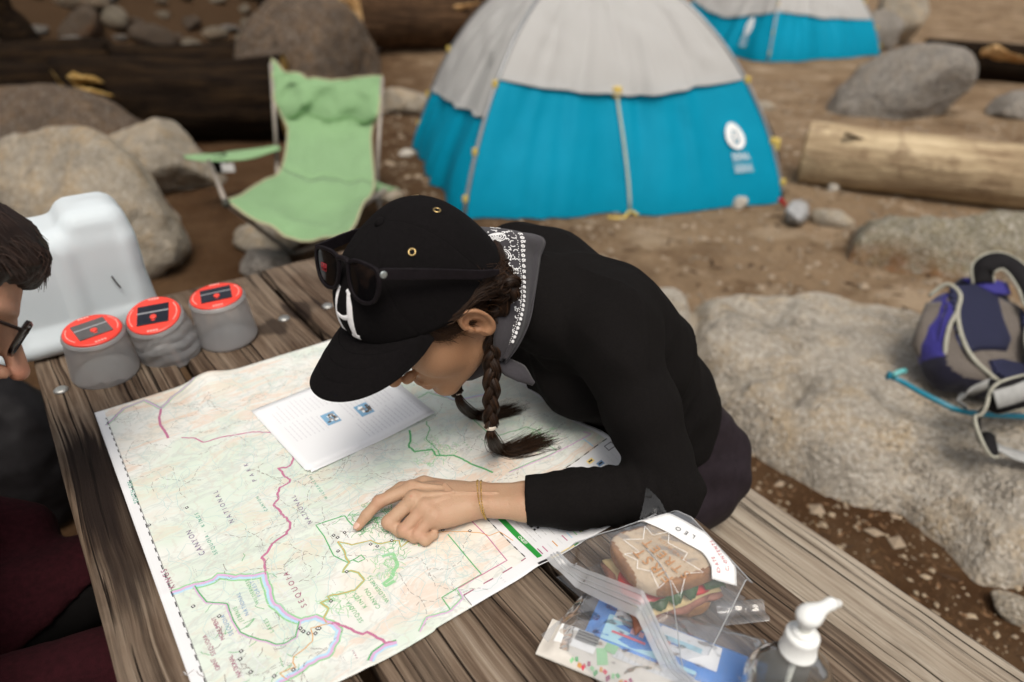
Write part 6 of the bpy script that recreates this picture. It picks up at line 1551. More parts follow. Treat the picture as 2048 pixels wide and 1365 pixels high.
def head_sdf(P):
    d = ell(P, (-.004, 0, .048), (.086, .075, .086))
    d = smin(d, ell(P, (.040, 0, -.015), (.053, .060, .085)), .030)
    for s in (-1, 1):
        d = smin(d, rcone(P, (-.004, s * .052, -.052), (.072, s * .012, -.099), .016, .015), .026)
        d = smin(d, ell(P, (.052, s * .036, -.022), (.032, .026, .034)), .022)
        d = smin(d, ell(P, (.066, s * .030, .036), (.024, .030, .012)), .016)
    d = smin(d, ell(P, (.077, 0, -.101), (.017, .020, .015)), .014)
    for s in (-1, 1): d = smax(d, -ell(P, (.097, s * .032, .010), (.019, .018, .014)), .014)
    for s in (-1, 1): d = smin(d, ell(P, (.073, s * .031, .010), (.0135, .0150, .0120)), .004)
    d = smin(d, rcone(P, (.088, 0, .016), (.1215, 0, -.034), .0080, .0100), .013)
    for s in (-1, 1): d = smin(d, ell(P, (.1040, s * .0125, -.0395), (.0115, .0072, .0078)), .006)
    for s in (-1, 1): d = smax(d, -ell(P, (.1095, s * .0074, -.0470), (.0065, .0034, .0040)), .004)
    d = smin(d, ell(P, (.080, 0, -.066), (.020, .027, .020)), .014)
    d = smin(d, ell(P, (.0970, 0, -.0630), (.0085, .0200, .0062)), .005)
    d = smin(d, ell(P, (.0950, 0, -.0765), (.0085, .0185, .0072)), .005)
    d = smax(d, -ell(P, (.1040, 0, -.0695), (.0085, .0225, .0015)), .0025)
    d = smax(d, -ell(P, (.099, 0, -.0870), (.008, .020, .0050)), .008)
    # ear (left one detailed, both there)
    for s in (-1, 1):
        q = P - np.array([-.008, s * .0755, .004]); q = q * np.array([1, s, 1])
        a_ = -.24; qx = q[:, 0] * math.cos(a_) + q[:, 2] * math.sin(a_); qz = -q[:, 0] * math.sin(a_) + q[:, 2] * math.cos(a_)
        out = q[:, 1] - .28 * (-qx) - .004
        E = np.stack([qx, out, qz], 1)
        rr_ = np.hypot(qx / .0170, (qz) / np.where(qz > 0, .0290, .0310))
        plate = ell(E, (0, 0, 0), (.0172, .0052, .0305))
        ring = np.hypot((rr_ - .88) * .019, E[:, 1] - .0056) - .0031
        ring = np.where((qx > .006) & (qz < .004), .02, ring)
        e = smin(plate, ring, .0022)
        e = smax(e, -ell(E, (.003, .0060, -.004), (.0084, .0090, .0125)), .0022)
        e = smax(e, -ell(E, (-.001, .0066, .014), (.0085, .0046, .0085)), .0022)
        e = smin(e, ell(E, (.0125, .0036, -.003), (.0042, .0035, .0060)), .003)
        e = smin(e, ell(E, (.003, .002, -.0265), (.0080, .0046, .0078)), .004)
        d = smin(d, e, .004)
    d = smin(d, rcone(P, (-.036, 0, -.030), (-.085, -.0, -.125), .046, .044), .022)
    return d
Vh, Fh = surf(head_sdf, (-.16, -.105, -.165), (.140, .105, .10), .0021)
red = np.zeros(len(Vh))
lip = np.exp(-((Vh[:, 0] - .100) / .014) ** 2 - (Vh[:, 1] / .020) ** 2 - ((Vh[:, 2] + .0700) / .0110) ** 2) ; red = np.maximum(red, np.clip(lip * 1.5 - .3, 0, .8))
red = np.maximum(red, .42 * np.exp(-((Vh[:, 0] - .116) / .016) ** 2 - (Vh[:, 1] / .018) ** 2 - ((Vh[:, 2] + .030) / .014) ** 2))
red = np.maximum(red, .34 * (np.abs(Vh[:, 1]) > .073) * (np.abs(Vh[:, 2]) < .036))
BV = [HW(Vh)]; BF = [Fh]; BR = [red]

# forearm and hand, fingers closed on what they touch: the map
J = dict(w=(0.3939, 0.621, 0.781), cuff=(0.4452, 0.5728, 0.787), fore=(0.4987, 0.5315, 0.792),
    i0=(0.3257, 0.6798, 0.795), i1=(0.2793, 0.6905, 0.787), i2=(0.2588, 0.6903, 0.7735), i3=(0.2441, 0.6888, 0.7625),
    m0=(0.3165, 0.6573, 0.7975), m1=(0.2782, 0.6613, 0.7725), m2=(0.2864, 0.6464, 0.764), m3=(0.3019, 0.6409, 0.765),
    r0=(0.3232, 0.6393, 0.793), r1=(0.2892, 0.6395, 0.769), r2=(0.2974, 0.6262, 0.763), r3=(0.3136, 0.6246, 0.764),
    p0=(0.3286, 0.625, 0.7865), p1=(0.3005, 0.6243, 0.7665), p2=(0.3067, 0.6127, 0.7622), p3=(0.3207, 0.614, 0.763),
    t0=(0.386, 0.6508, 0.776), t1=(0.3511, 0.6923, 0.779), t2=(0.3254, 0.7139, 0.769), t3=(0.3074, 0.7193, 0.763))
J = {k: np.array(v, float) for k, v in J.items()}
def hand_sdf(P):
    w, c = J['w'], J['cuff']
    up_ = np.array([0, 0, 1.0])
    ax = (c - w) / np.linalg.norm(c - w); side = np.cross(ax, up_); side /= np.linalg.norm(side)
    d = None
    for s in (-1, 1):
        q = rcone(P, w + side * .0105 * s, c + side * .0105 * s, .0165, .0185); d = q if d is None else smin(d, q, .012)
        d = smin(d, rcone(P, c + side * .0105 * s, J['fore'] + side * .010 * s, .0185, .022), .012)
    d = smin(d, ell(P, w + side * .019 + [0, 0, .010] + ax * .012, (.009, .009, .009)), .010)              # wrist bone
    for k, rk_, wr_ in (('i', .0125, .016), ('m', .0125, .016), ('r', .0118, .0155), ('p', .0108, .015)):
        off = {'i': -.012, 'm': -.004, 'r': .004, 'p': .011}[k]
        d = smin(d, rcone(P, w - side * off * -1 + [0, 0, -.001], J[k + '0'] + [0, 0, -.004], wr_, rk_), .011)
    pc = (J['i0'] + J['p0'] + w * 2) / 4; d = smin(d, ell(P, pc + [0, 0, -.010], (.036, .032, .016)), .014)
    d = smin(d, rcone(P, w + [0, 0, -.006], (J['p0'] + [0.004, 0, -.008]), .015, .013), .012)
    d = smin(d, rcone(P, J['t0'], J['t1'], .0150, .0125), .012)
    tb = rcone(P, J['t1'], J['t2'], .0110, .0098); tb = smin(tb, rcone(P, J['t2'], J['t3'], .0098, .0075), .004); d = smin(d, tb, .006)
    fing = []
    for k, rr_ in (('i', (.0103, .0088, .0077, .0062)), ('m', (.0106, .0098, .0088, .0075)), ('r', (.0100, .0093, .0083, .0070)), ('p', (.0090, .0083, .0074, .0064))):
        a, b, c_, e = (J[k + str(n_)] for n_ in range(4))
        f = rcone(P, a, b, rr_[0], rr_[1]); f = smin(f, rcone(P, b, c_, rr_[1] * .95, rr_[2]), .0030); f = smin(f, rcone(P, c_, e, rr_[2], rr_[3]), .0030)
        f = smin(f, ell(P, b, (rr_[1] * 1.06,) * 3), .002)
        f = smin(f, ell(P, a + [0, 0, .0012], (.0098, .0098, .0092)), .008)
        fing.append(f)
    ff = fing[0]
    for f in fing[1:]: ff = smin(ff, f, .0006)
    # tendons on the back of the hand
    d = smin(d, ff, .005)
    for k in 'imr': d = smin(d, rcone(P, J[k + '0'] + [0, 0, .0082], w * .45 + J[k + '0'] * .55 + [0, 0, .0122], .0024, .0018), .005)
    v0_ = w + ax * .03 + side * .004 + [0, 0, .0185]; v1_ = w * .6 + J['m0'] * .2 + J['r0'] * .2 + [0, 0, .0165]; v2_ = (J['m0'] + J['r0']) / 2 + [.008, 0, .0088]; v3_ = w * .5 + J['i0'] * .5 + [.004, .004, .0150]
    for a_, b_ in ((v0_, v1_), (v1_, v2_), (v1_, v3_)): d = smin(d, rcone(P, a_, b_, .0013, .0011), .0035)
    return smax(d, -(P[:, 2] - (.7542)), .001)
lo = np.min(list(J.values()), 0) - .035; hi = np.max(list(J.values()), 0) + .035
V, F = surf(hand_sdf, lo, hi, .0012)
redh = np.zeros(len(V))
for k in 'imrp':
    for q, s_, a_ in ((J[k + '0'], .010, .16), (J[k + '1'], .010, .34)): redh = np.maximum(redh, a_ * np.exp(-np.sum((V - q) ** 2, 1) / s_ ** 2))
redh = np.maximum(redh, .3 * np.exp(-np.sum((V - J['i3']) ** 2, 1) / .008 ** 2))
redh = np.maximum(redh, 1.0 * np.exp(-np.sum((V - (J['m0'] + [-.006, -.004, .011])) ** 2, 1) / .0016 ** 2))
BV.append(V); BF.append(F); BR.append(redh)

# torso and limbs (under the clothes)
S_L = np.array([.636, .618, .975]); A1 = np.array([.623, .592, .950]); A2 = np.array([.619, .537, .893]); E_L = np.array([.615, .464, .797])
S_R = np.array([.665, .900, .975]); E_R = np.array([.74, .975, .73]); W_R = np.array([.80, .86, .60])
def torso(P, g, hem=None):
    d = None
    def add(q, k):
        nonlocal d; d = q if d is None else smin(d, q, k)
    for s in (-1, 1):
        pv = np.array([.905, .735 + s * .078, .585]); wa = np.array([.815, .735 + s * .064, .745]); ch = np.array([.722, .745 + s * .074, .880]); up_ = np.array([.676, .750 + s * .082, .955])
        add(rcone(P, pv, wa, .106 + g, .090 + g), .05); add(rcone(P, wa, ch, .090 + g, .096 + g), .05); add(rcone(P, ch, up_, .096 + g, .078 + g), .05)
        add(ell(P, (.648, .745 + s * .052, .862), (.080 + g, .070 + g, .076 + g)), .04)
        add(rcone(P, up_, (.590, .748 + s * .05, .965), .072 + g, .050 + g), .05)
    add(rcone(P, (.68, .75, .965), (.566, .745, 1.0), .062 + g, .065 + g), .04)
    add(rcone(P, (.672, .69, .965), S_L, .066 + g, .054 + g), .045); add(rcone(P, (.675, .82, .965), S_R, .066 + g, .056 + g), .045)
    return d
def arms(P, g):
    d = rcone(P, S_L, A1, .056 + g, .053 + g); d = smin(d, rcone(P, A1, A2, .053 + g, .048 + g), .02); d = smin(d, rcone(P, A2, E_L, .048 + g, .040 + g), .02)
    r2 = rcone(P, S_R, E_R, .054 + g, .042 + g); r2 = smin(r2, rcone(P, E_R, W_R, .042 + g, .030 + g), .02)
    return d, r2
def fore(P, g): return smin(rcone(P, E_L, J['fore'] + [0, 0, .002], .0395 + g, .0335 + g), rcone(P, J['fore'] + [0, 0, .002], J['cuff'] + [0, 0, .0015], .0345 + g, .0310 + g), .02)
def legs(P, g):
    d = None
    for s in (-1, 1):
        h = np.array([.90, .735 + s * .095, .555]); kn = np.array([.50, .735 + s * .11, .530]); an = np.array([.46, .735 + s * .12, .09])
        for q in (rcone(P, h, kn, .098 + g, .066 + g), rcone(P, kn, an, .062 + g, .042 + g)): d = q if d is None else smin(d, q, .03)
    return d
def under(P):
    d = torso(P, -.014); a, b = arms(P, -.012); d = smin(d, a, .03); d = smin(d, b, .03); return smin(smin(d, fore(P, -.010), .02), legs(P, -.012), .04)
V, F = surf(under, (.35, .38, .03), (1.10, 1.09, 1.08), .014)
BV.append(V); BF.append(F); BR.append(np.zeros(len(V)))
off = 0; FF = []
for v, f in zip(BV, BF): FF.append(np.asarray(f) + off); off += len(v)
obj("body", np.concatenate(BV), np.concatenate(FF), SKIN, woman, attr={"red": np.concatenate(BR), "tan": np.concatenate([np.full(len(v), 1.0 if i_ == 0 else 0.0) for i_, v in enumerate(BV)])})  # 'tan' marks the head vertices that get the painted bounce warmth
g = MB(); nd = J['i3'] - J['i2']; nd /= np.linalg.norm(nd); nu_ = np.array([-.35, -.25, .9]); nu_ -= nd * (nu_ @ nd); nu_ /= np.linalg.norm(nu_)
g.sphere(J['i3'] + nu_ * .0052 - nd * .0008, (.0046, .0062, .0016), 14, 8, np.stack([np.cross(nd, nu_), nd, nu_], 1)); g.build("fingernail", plain("nail", (.62, .40, .31), .3, var=.05), woman)
# sweater
def ripple(P, a, b, freq, amp, tilt=0.0):
    ba = b - a; L = np.linalg.norm(ba); s = (P - a) @ ba / L
    return amp * np.sin(s * freq + 3 * vnoise(P * 22, 3) + tilt * (P[:, 2] - a[2]))
def sweater_sdf(P):
    d = torso(P, 0.0)
    a, b = arms(P, 0.003)
    fold = .0055 * fbm(P * np.array([9, 9, 7.0]), 3, 21) + .0065 * (np.abs(vnoise(np.stack([P @ np.array([24., 6, -18]), P @ np.array([4., 9, 5]), P @ np.array([7., -6, 9])], -1), 23)) - .3)
    d = d + fold * 1.3
    cr = np.clip((P[:, 0] - .60) / .3, 0, 1); d = d + .004 * np.sin((P @ np.array([.6, .2, -.75])) * 95 + 5 * vnoise(P * 8, 4)) * np.clip((.80 - P[:, 2]) / .1, 0, 1)
    a = a + fold + ripple(P, A2, E_L, 150, .0012) * np.clip((.88 - P[:, 2]) / .08, 0, 1)
    d = smin(d, a, .022); d = smin(d, b, .03)
    f = fore(P, .004)
    along = np.clip((P[:, 0] - .46) / .1, 0, 1)
    f = f + .0018 * fbm(P * 30, 3, 25) + (ripple(P, J['cuff'], E_L, 300, .0016) + .007 * (np.abs(vnoise(np.stack([P[:, 0] * 46 + P[:, 2] * 12, P[:, 1] * 9, P[:, 2] * 14], -1), 29)) - .3)) * along
    d = smin(d, f, .016)
    axc = (J['fore'] - J['cuff']); axc /= np.linalg.norm(axc)
    d = np.where(P[:, 2] < .86, smax(d, -((P - J['cuff']) @ axc), .002), d)      # cuff edge
    # hem, neckline
    hn = np.array([.80, -.12, -.59]); d = smax(d, (P - np.array([.895, .735, .640])) @ hn, .006)
    d = smax(d, -(np.linalg.norm((P - np.array([.495, .728, 1.035])), axis=1) - .054), .006)
    return d
V, F = surf(sweater_sdf, (.42, .38, .55), (1.08, 1.09, 1.10), .0048)
V[:, 2] = np.where((V[:, 0] < .648) & (V[:, 2] < .7548), .7548, V[:, 2])
obj("sweater", V, F, KNIT, woman)
def pants_sdf(P):
    d = None
    for s in (-1, 1):
        q = rcone(P, (.912, .735 + s * .080, .585), (.835, .735 + s * .068, .70), .112, .094); d = q if d is None else smin(d, q, .05)
    d = smin(d, legs(P, .006), .03)
    d = d + .006 * fbm(P * 11, 3, 31) + .003 * np.sin((P @ np.array([.5, .6, .6])) * 70 + 4 * vnoise(P * 9, 2))
    d = smax(d, P[:, 2] - .745 + (P[:, 0] - .9) * .2, .005)
    return smax(d, .455 - P[:, 2] + np.where(P[:, 0] < .80, 1, 0) * -.4, .004)
V, F = surf(pants_sdf, (.35, .45, .03), (1.12, 1.02, .80), .009)
obj("trousers", V, F, PANTS, woman)
g = MB()
for s in (-1, 1): 
    an = np.array([.46, .735 + s * .12, .06]); g.sphere(an + [-.04, 0, -.012], (.13, .048, .045), 16, 10)
g.build("shoes", plain("dark_boots", (.03, .025, .022), .7), woman)
# bracelets
ax = (J['cuff'] - J['w']) / np.linalg.norm(J['cuff'] - J['w']); side = np.cross(ax, [0, 0, 1.0]); side /= np.linalg.norm(side); upv = np.cross(side, ax)
GOLD = plain("thin_gold", (.62, .42, .14), .25, .9, .1, 80)
def ring_on(ctr, tilt, ph, nm):
    a_ = np.linspace(0, 2 * np.pi, 49); best = []
    for x in a_[:-1]:
        dr = side * math.cos(x) + upv * math.sin(x) + ax * tilt * math.sin(x + ph)
        lo_, hi_ = .0, .06
        s = np.linspace(.005, .06, 120); dd = hand_sdf(ctr + dr * s[:, None]); k = int(np.argmax(dd > 0)); best.append(ctr + dr * (s[k] + .0008))
    best = np.array(best); best = (np.roll(best, 1, 0) + best * 2 + np.roll(best, -1, 0)) / 4; best[:, 2] = np.maximum(best[:, 2], .7555)
    g = MB(); P_ = spline(np.vstack([best, best[:1]]), 150)
    for i in range(0, 149):
        if i % 3 != 2: g.tube(P_[i:i + 2] if i < 148 else P_[i - 1:i + 1], .0011 if i % 3 == 0 else .0008, 6)
    g.tube(P_, .0005, 5)
    return g.build(nm, GOLD, woman)
ring_on(J['w'] + ax * .008, .30, 2.2, "bracelet"); ring_on(J['w'] + ax * .011, .22, 2.0, "bracelet")

# ---- hair: a close layer, loose strands over it, two braids
def hairshell(P):
    d = ell(P, (-.006, 0, .046), (.091, .0800, .089))
    d = smin(d, rcone(P, (-.066, 0, .0), (-.078, 0, -.055), .046, .036), .03)
    d = smax(d, -(ell(P, (.075, 0, -.030), (.085, .095, .082))), .006)
    d = smax(d, -(ell(P, (-.004, .088, -.004), (.026, .030, .038))), .006); d = smax(d, -(ell(P, (-.004, -.088, -.004), (.026, .030, .038))), .006)
    d = smax(d, P[:, 2] - (.034 + np.where(P[:, 0] > -.009, .24, .14) * (P[:, 0] + .009)), .004)         # nothing above the cap's edge
    return d + .0012 * fbm(P * np.array([20, 90, 60]), 3, 3)
V, F = surf(hairshell, (-.15, -.10, -.10), (.10, .10, .12), .003)
obj("hair", HW(V), F, HAIR, woman, attr={"shade": .15 + .2 * vnoise(V * 80)})
class Strands:
    def __init__(s): s.m = MB(); s.sh = []
    def add(s, P, r, shade): 
        n0 = s.m.n; s.m.tube(P, r, 4, cap=False); s.sh.append(np.full(s.m.n - n0, shade))
    def build(s, name, mat, parent):
        V, F = s.m.arrays(); return stuff_part(obj(name, V, F, mat, parent, attr={"shade": np.concatenate(s.sh)}))
rh = np.random.default_rng(8)
st = Strands()
BR0 = np.array([-.060, .074, .018])                     # where the left braid starts, behind the ear
for i in range(1100):
    u = rh.random()
    f0 = .056 - .085 * u; a0 = np.array([f0, .0790 * math.sqrt(max(.05, 1 - ((f0 + .014) / .105) ** 2)), .038 + .22 * (f0 + .009) - .006 * rh.random()])
    mid = np.array([.014 - .05 * u, .0815 + .002 * rh.normal(), .041 - .005 * u - .010 * (1 - u) * rh.random()])
    end = BR0 + rh.normal(size=3) * .006
    P_ = spline(np.array([a0, mid, (mid + end) / 2 + [0, .004, .006], end]), 10); st.add(HW(P_ + rh.normal(size=3) * .0008), np.linspace(.00048, .0004, 10), rh.random() ** 2)
for i in range(420):                                    # sideburn hair sweeping down in front of the ear
    u = rh.random(); a0 = np.array([.056 - .040 * u, .066 + .007 * u + .003 * rh.random(), .044]); 
    b0 = a0 + np.array([-.012 - .01 * rh.random(), .0035, -.022 - .012 * rh.random()]); c0_ = b0 + np.array([-.018 + .010 * rh.normal(), .0015, -.006 + .008 * rh.normal()])
    st.add(HW(spline(np.array([a0, b0, c0_]), 9)), np.linspace(.0004, .00015, 9), rh.random())
for i in range(260):                                    # nape and back, drawn towards the braid
    a0 = np.array([-.092 + .02 * rh.random(), -.02 + .08 * rh.random(), .040 * rh.random() - .025]); end = BR0 + rh.normal(size=3) * .007
    st.add(HW(spline(np.array([a0, (a0 + end) / 2 + [-.012, .006, 0], end]), 8)), .0007, rh.random() ** 1.5)
for i in range(60):                                     # flyaways
    a0 = BR0 + rh.normal(size=3) * np.array([.012, .006, .014]); d_ = rh.normal(size=3); d_ /= np.linalg.norm(d_)
    st.add(HW(spline(np.array([a0, a0 + d_ * .010 + [0, .004, 0], a0 + d_ * .018 + rh.normal(size=3) * .006]), 7)), .00025, .9)
st.build("hair_strands", HAIR, woman)
def braid(path, r0, r1, name, turns):
    C = spline(path, 160); T = np.gradient(C, axis=0); T /= np.linalg.norm(T, axis=1)[:, None]
    u = np.cross(T, [.5, .8, .1]); u /= np.linalg.norm(u, axis=1)[:, None]; w = np.cross(T, u)
    t = np.linspace(0, 1, 160); s = Strands()
    for k in range(3):
        ph = t * turns * 2 * np.pi + k * 2 * np.pi / 3; R_ = np.linspace(r0, r1, 160)
        off = u * (np.sin(ph) * R_ * .72)[:, None] + w * (np.sin(2 * ph) * R_ * .42)[:, None]
        s.add(C + off, R_ * .72 * (1 + .06 * np.sin(ph * 2)), .05)
        for j in range(44):                             # hairs lying along each strand
            a_ = rh.uniform(0, 6.28); o2 = u * math.cos(a_) + w * math.sin(a_)
            s.add(C + off + o2 * (R_ * .70)[:, None], .00045, rh.random() ** 2)
    return s.build(name, HAIR, woman)
b0 = HW(BR0); B1 = np.array((0.4586, 0.6705, 1.026)); B2 = np.array((0.4513, 0.6617, 0.9866)); B3 = np.array((0.4444, 0.6537, 0.9292)); B4 = np.array((0.4401, 0.6508, 0.8716))
braid([b0, HW(BR0 + [-.010, .010, -.014]), B1, B2, B3, B4], .0118, .0082, "braid", 3.6)
g = MB(); tn_ = (B4 - B3) / np.linalg.norm(B4 - B3); R_ = frame(tn_)
g.lathe([(.0088, -.003), (.0096, -.001), (.0096, .001), (.0088, .003)], B4, 20, R_, caps=False); g.build("hair_tie", plain("pale_elastic", (.62, .55, .46), .7), woman)
def tail(path, n_, r, name, spread, fl):
    s = Strands()
    C = spline(path, 26); t = np.linspace(0, 1, 26)
    for i in range(n_):
        o = rh.normal(size=3) * np.array([1, 1, .55]); k = rh.uniform(.72, 1.05)
        wv = np.outer(np.sin(np.pi * np.clip(t, 0, 1) * .55) ** 1.1, o) * spread + np.outer(t ** 2.2, rh.normal(size=3) * np.array([1, 1, .15])) * fl
        P_ = spline(path, 26) if k == 1 else C[0] + (C - C[0])
        P_ = C + wv * (t * .5 + .6)[:, None] + np.outer(np.sqrt(np.clip(t * 4, 0, 1)) , o) * .0022; m_ = min(26, max(6, int(26 * k))); P_ = P_[:m_]
        P_[:, 2] = np.maximum(P_[:, 2], map_z(P_[:, 0], P_[:, 1]) + .0012)
        s.add(P_, np.linspace(r, r * .35, m_), rh.random() ** 1.3)
    return s.build(name, HAIR, woman)
tail([B4, np.array((0.4418, 0.6513, 0.8502)), np.array((0.4951, 0.7119, 0.764)), np.array((0.5171, 0.6992, 0.76)), np.array((0.5552, 0.6966, 0.758)), np.array((0.5765, 0.6924, 0.757))], 520, .00055, "braid_tail", .0058, .009)
D0 = np.array((0.4394, 0.7441, 0.9004)); D1 = np.array((0.442, 0.7414, 0.8795))
braid([HW([-.055, -.070, .0]), HW([-.05, -.075, -.05]), D0, D1], .011, .0075, "braid", 3.5)
g = MB(); R_ = frame(D1 - D0); g.lathe([(.0085, -.003), (.0092, 0), (.0085, .003)], D1, 20, R_, caps=False); g.build("hair_tie", plain("pale_elastic_far", (.55, .50, .44), .7), woman)
tail([D1, np.array((0.4475, 0.7405, 0.8541)), np.array((0.5132, 0.813, 0.764)), np.array((0.5345, 0.7992, 0.76)), np.array((0.5683, 0.7925, 0.758)), np.array((0.5913, 0.7904, 0.758))], 380, .00055, "braid_tail", .0048, .006)
# brow and lashes, just visible under the brim
s = Strands()
for i in range(60):
    u = rh.random(); a0 = np.array([.0905 - .016 * u, .018 + .034 * u, .031 + .004 * math.sin(u * 3) + .002 * rh.normal()]); s.add(HW(np.array([a0, a0 + [-.002, .004, .001], a0 + [-.005, .009, 0]])), .0003, .2)
for i in range(26):
    u = rh.random(); a0 = np.array([.0865 - .012 * u * u, .020 + .024 * u, .0035 - .001 * u]); s.add(HW(np.array([a0, a0 + [.004, .001, -.002], a0 + [.0065, .002, -.0025]])), .00025, .0)
s.build("brow_and_lashes", HAIR, woman)

# ---- bandana round the neck
def bandana_mat():
    t = NT("bandana_cotton"); f = t.noise(420, 2)
    t.set(Base_Color=t.mix((.020, .018, .021), (.050, .045, .052), t.math('ADD', t.math('MULTIPLY', f, .5), t.math('MULTIPLY', t.noise(30, 4), .5))), Roughness=.9, Sheen_Weight=.1); t.bump(f, .4, .001); return t.m
inner = [(0.4831, 0.8181, 1.1054), (0.4768, 0.7391, 1.119), (0.4791, 0.7073, 1.0972), (0.4801, 0.6859, 1.0688), (0.474, 0.6717, 1.0432), (0.4617, 0.66, 1.0146), (0.4578, 0.6643, 0.9712)]
outer = [(0.5845, 0.8525, 1.0572), (0.6061, 0.7586, 1.0782), (0.5815, 0.7299, 1.0594), (0.5414, 0.6886, 1.0354), (0.5137, 0.663, 1.0119), (0.488, 0.653, 0.9859), (0.4671, 0.6562, 0.9615)]
IN = spline(inner, 70); OU = spline(outer, 70); kb = np.linspace(0, 1, 30)
Gb = IN[:, None] * (1 - kb)[None, :, None] + OU[:, None] * kb[None, :, None]
sb = np.linspace(0, 1, 70)[:, None]; nb = np.array([-.10, -.75, .65])
Gb += nb * (.016 * np.sin(kb * np.pi)[None] + .0045 * np.sin(kb[None] * 9 - sb * 5) * sstep(.3, .6, sb) + .003 * fbm(np.stack([sb * 8 + 0 * kb, kb[None] * 4 + 0 * sb, 0 * sb + 0 * kb], -1), 3, 4) + .006 * np.exp(-((kb[None] - .93) / .07) ** 2) * (1 - sb))[..., None]
def bd(s, k, lift=.0):
    i = np.clip(np.asarray(s) * 69, 0, 68.999); j = np.clip(np.asarray(k) * 29, 0, 28.999); a_, b_ = i.astype(int), j.astype(int); fa, fb = (i - a_)[..., None], (j - b_)[..., None]
    return Gb[a_, b_] * (1 - fa) * (1 - fb) + Gb[a_ + 1, b_] * fa * (1 - fb) + Gb[a_, b_ + 1] * (1 - fa) * fb + Gb[a_ + 1, b_ + 1] * fa * fb + nb * lift
BND = bandana_mat()
g = MB(); g.grid(Gb); band = g.build("bandana", BND, woman); solid(band, .0012)
hem_ = spline(OU + nb * .002, 90); g = MB(); g.tube(hem_, .0016, 6); g.build("bandana_hem", BND, band)
WP = plain("bandana_print", (.70, .70, .70), .85, var=.05)
pb = MB()
def bline(P2_, w):
    P2_ = np.asarray(P2_, float); P_ = bd(P2_[:, 0], P2_[:, 1], .0016); T_ = np.gradient(P_, axis=0); T_ /= np.linalg.norm(T_, axis=1)[:, None] + 1e-9; sd2 = np.cross(T_, nb); sd2 /= np.linalg.norm(sd2, axis=1)[:, None] + 1e-9
    pb.grid(np.stack([P_ - sd2 * w / 2, P_ + sd2 * w / 2], 1))
aa = np.linspace(0, 2 * np.pi, 15)
LS, LK = .30, .085         # metres covered by s and k
for i in range(24):         # border: diamonds and hooks in a row
    sc_ = .19 + .030 * i
    if sc_ > .97: break
    kc = .56
    if i % 2: bline(np.stack([sc_ + .0075 * np.cos(aa[::2]), kc + .030 * np.sin(aa[::2])], 1), .0022)
    else: bline(np.stack([sc_ + .008 * np.cos(aa[2:12]), kc + .032 * np.sin(aa[2:12])], 1), .0018); bline([(sc_ + .010, kc - .03), (sc_ - .010, kc + .05)], .0016)
for i in range(60):
    bline([(.16 + .0135 * i, .47 + .010 * math.sin(i * 2.1)), (.16 + .0135 * i + .006, .47 + .012 * math.sin(i * 2.1 + 1))], .0012) if .16 + .0135 * i < .96 else None
for (cs, ck, sz, rot_) in ((.20, .22, 1.0, .3), (.33, .20, 1.15, .8), (.44, .27, .9, 1.2), (.56, .20, .8, .6), (.68, .25, .8, 1.5), (.80, .30, .9, .9), (.88, .16, .7, .2), (.93, .34, .6, 2.)):
    for rad in (1.0, .74, .48, .22):                   # nested paisley drops
        tt_ = aa; xx = rad * (np.cos(tt_) * (1 + .35 * np.cos(tt_))) * .030 * sz; yy = rad * np.sin(tt_) * .105 * sz
        x2 = xx * math.cos(rot_) - yy * .30 * math.sin(rot_); y2 = xx * 3.3 * math.sin(rot_) + yy * math.cos(rot_)
        bline(np.stack([np.clip(cs + x2, 0, 1), np.clip(ck + y2, .01, .46)], 1), .0013)
    for q in range(9): 
        a_ = q * .7; c2 = (np.clip(cs + .042 * sz * math.cos(a_), 0, .99), np.clip(ck + .145 * sz * math.sin(a_), .01, .45)); bline([(c2[0] - .003, c2[1]), (c2[0] + .003, c2[1] + .008)], .0018)
for q_ in range(46):         # small sprigs filling the ground between the drops
    cs, ck = .10 + .0195 * q_, .30 + .13 * (.5 + .5 * math.sin(q_ * 2.4)); a_ = q_ * 1.9
    bline([(min(.99, max(.01, cs + .010 * math.cos(a_ + u_))), ck + .040 * math.sin(a_ + u_)) for u_ in (0, .7, 1.4, 2.1, 2.8)], .0013)
V, F = pb.arrays(); stuff_part(obj("bandana_print", V, F, WP, band, smooth=False))
def ribbon3(name, pts, ws, mat, parent, nrm, th=.0012):
    P_ = spline(pts, 30); w_ = np.interp(np.linspace(0, 1, 30), np.linspace(0, 1, len(ws)), ws); T_ = np.gradient(P_, axis=0); sd3 = np.cross(T_, nrm); sd3 /= np.linalg.norm(sd3, axis=1)[:, None]
    k_ = np.linspace(-1, 1, 7); q = P_[:, None] + sd3[:, None] * (w_[:, None] * k_[None])[..., None] / 2 + np.array(nrm) * (.006 * np.cos(k_ * 1.5))[None, :, None]
    g = MB(); g.grid(q); return solid(g.build(name, mat, parent), th)
ribbon3("bandana_end", [(0.4587, 0.668, 0.9634), (0.4735, 0.657, 0.9531), (0.4884, 0.6457, 0.9428), (0.5029, 0.6369, 0.9254)], (.010, .026, .026, .006), BND, band, (-.1, -.7, .7))
ribbon3("bandana_end", [(0.4633, 0.6782, 0.9622), (0.4559, 0.6988, 0.9437), (0.4455, 0.7158, 0.9269), (0.4362, 0.7285, 0.9152)], (.020, .034, .030, .016), BND, band, (-.3, -.7, .6))
ribbon3("bandana_fold", [(0.4824, 0.6801, 1.0631), (0.4745, 0.6599, 1.0332), (0.4631, 0.6507, 1.0033), (0.4572, 0.6586, 0.9687)], (.012, .030, .030, .014), BND, band, (-.2, -.8, .55))

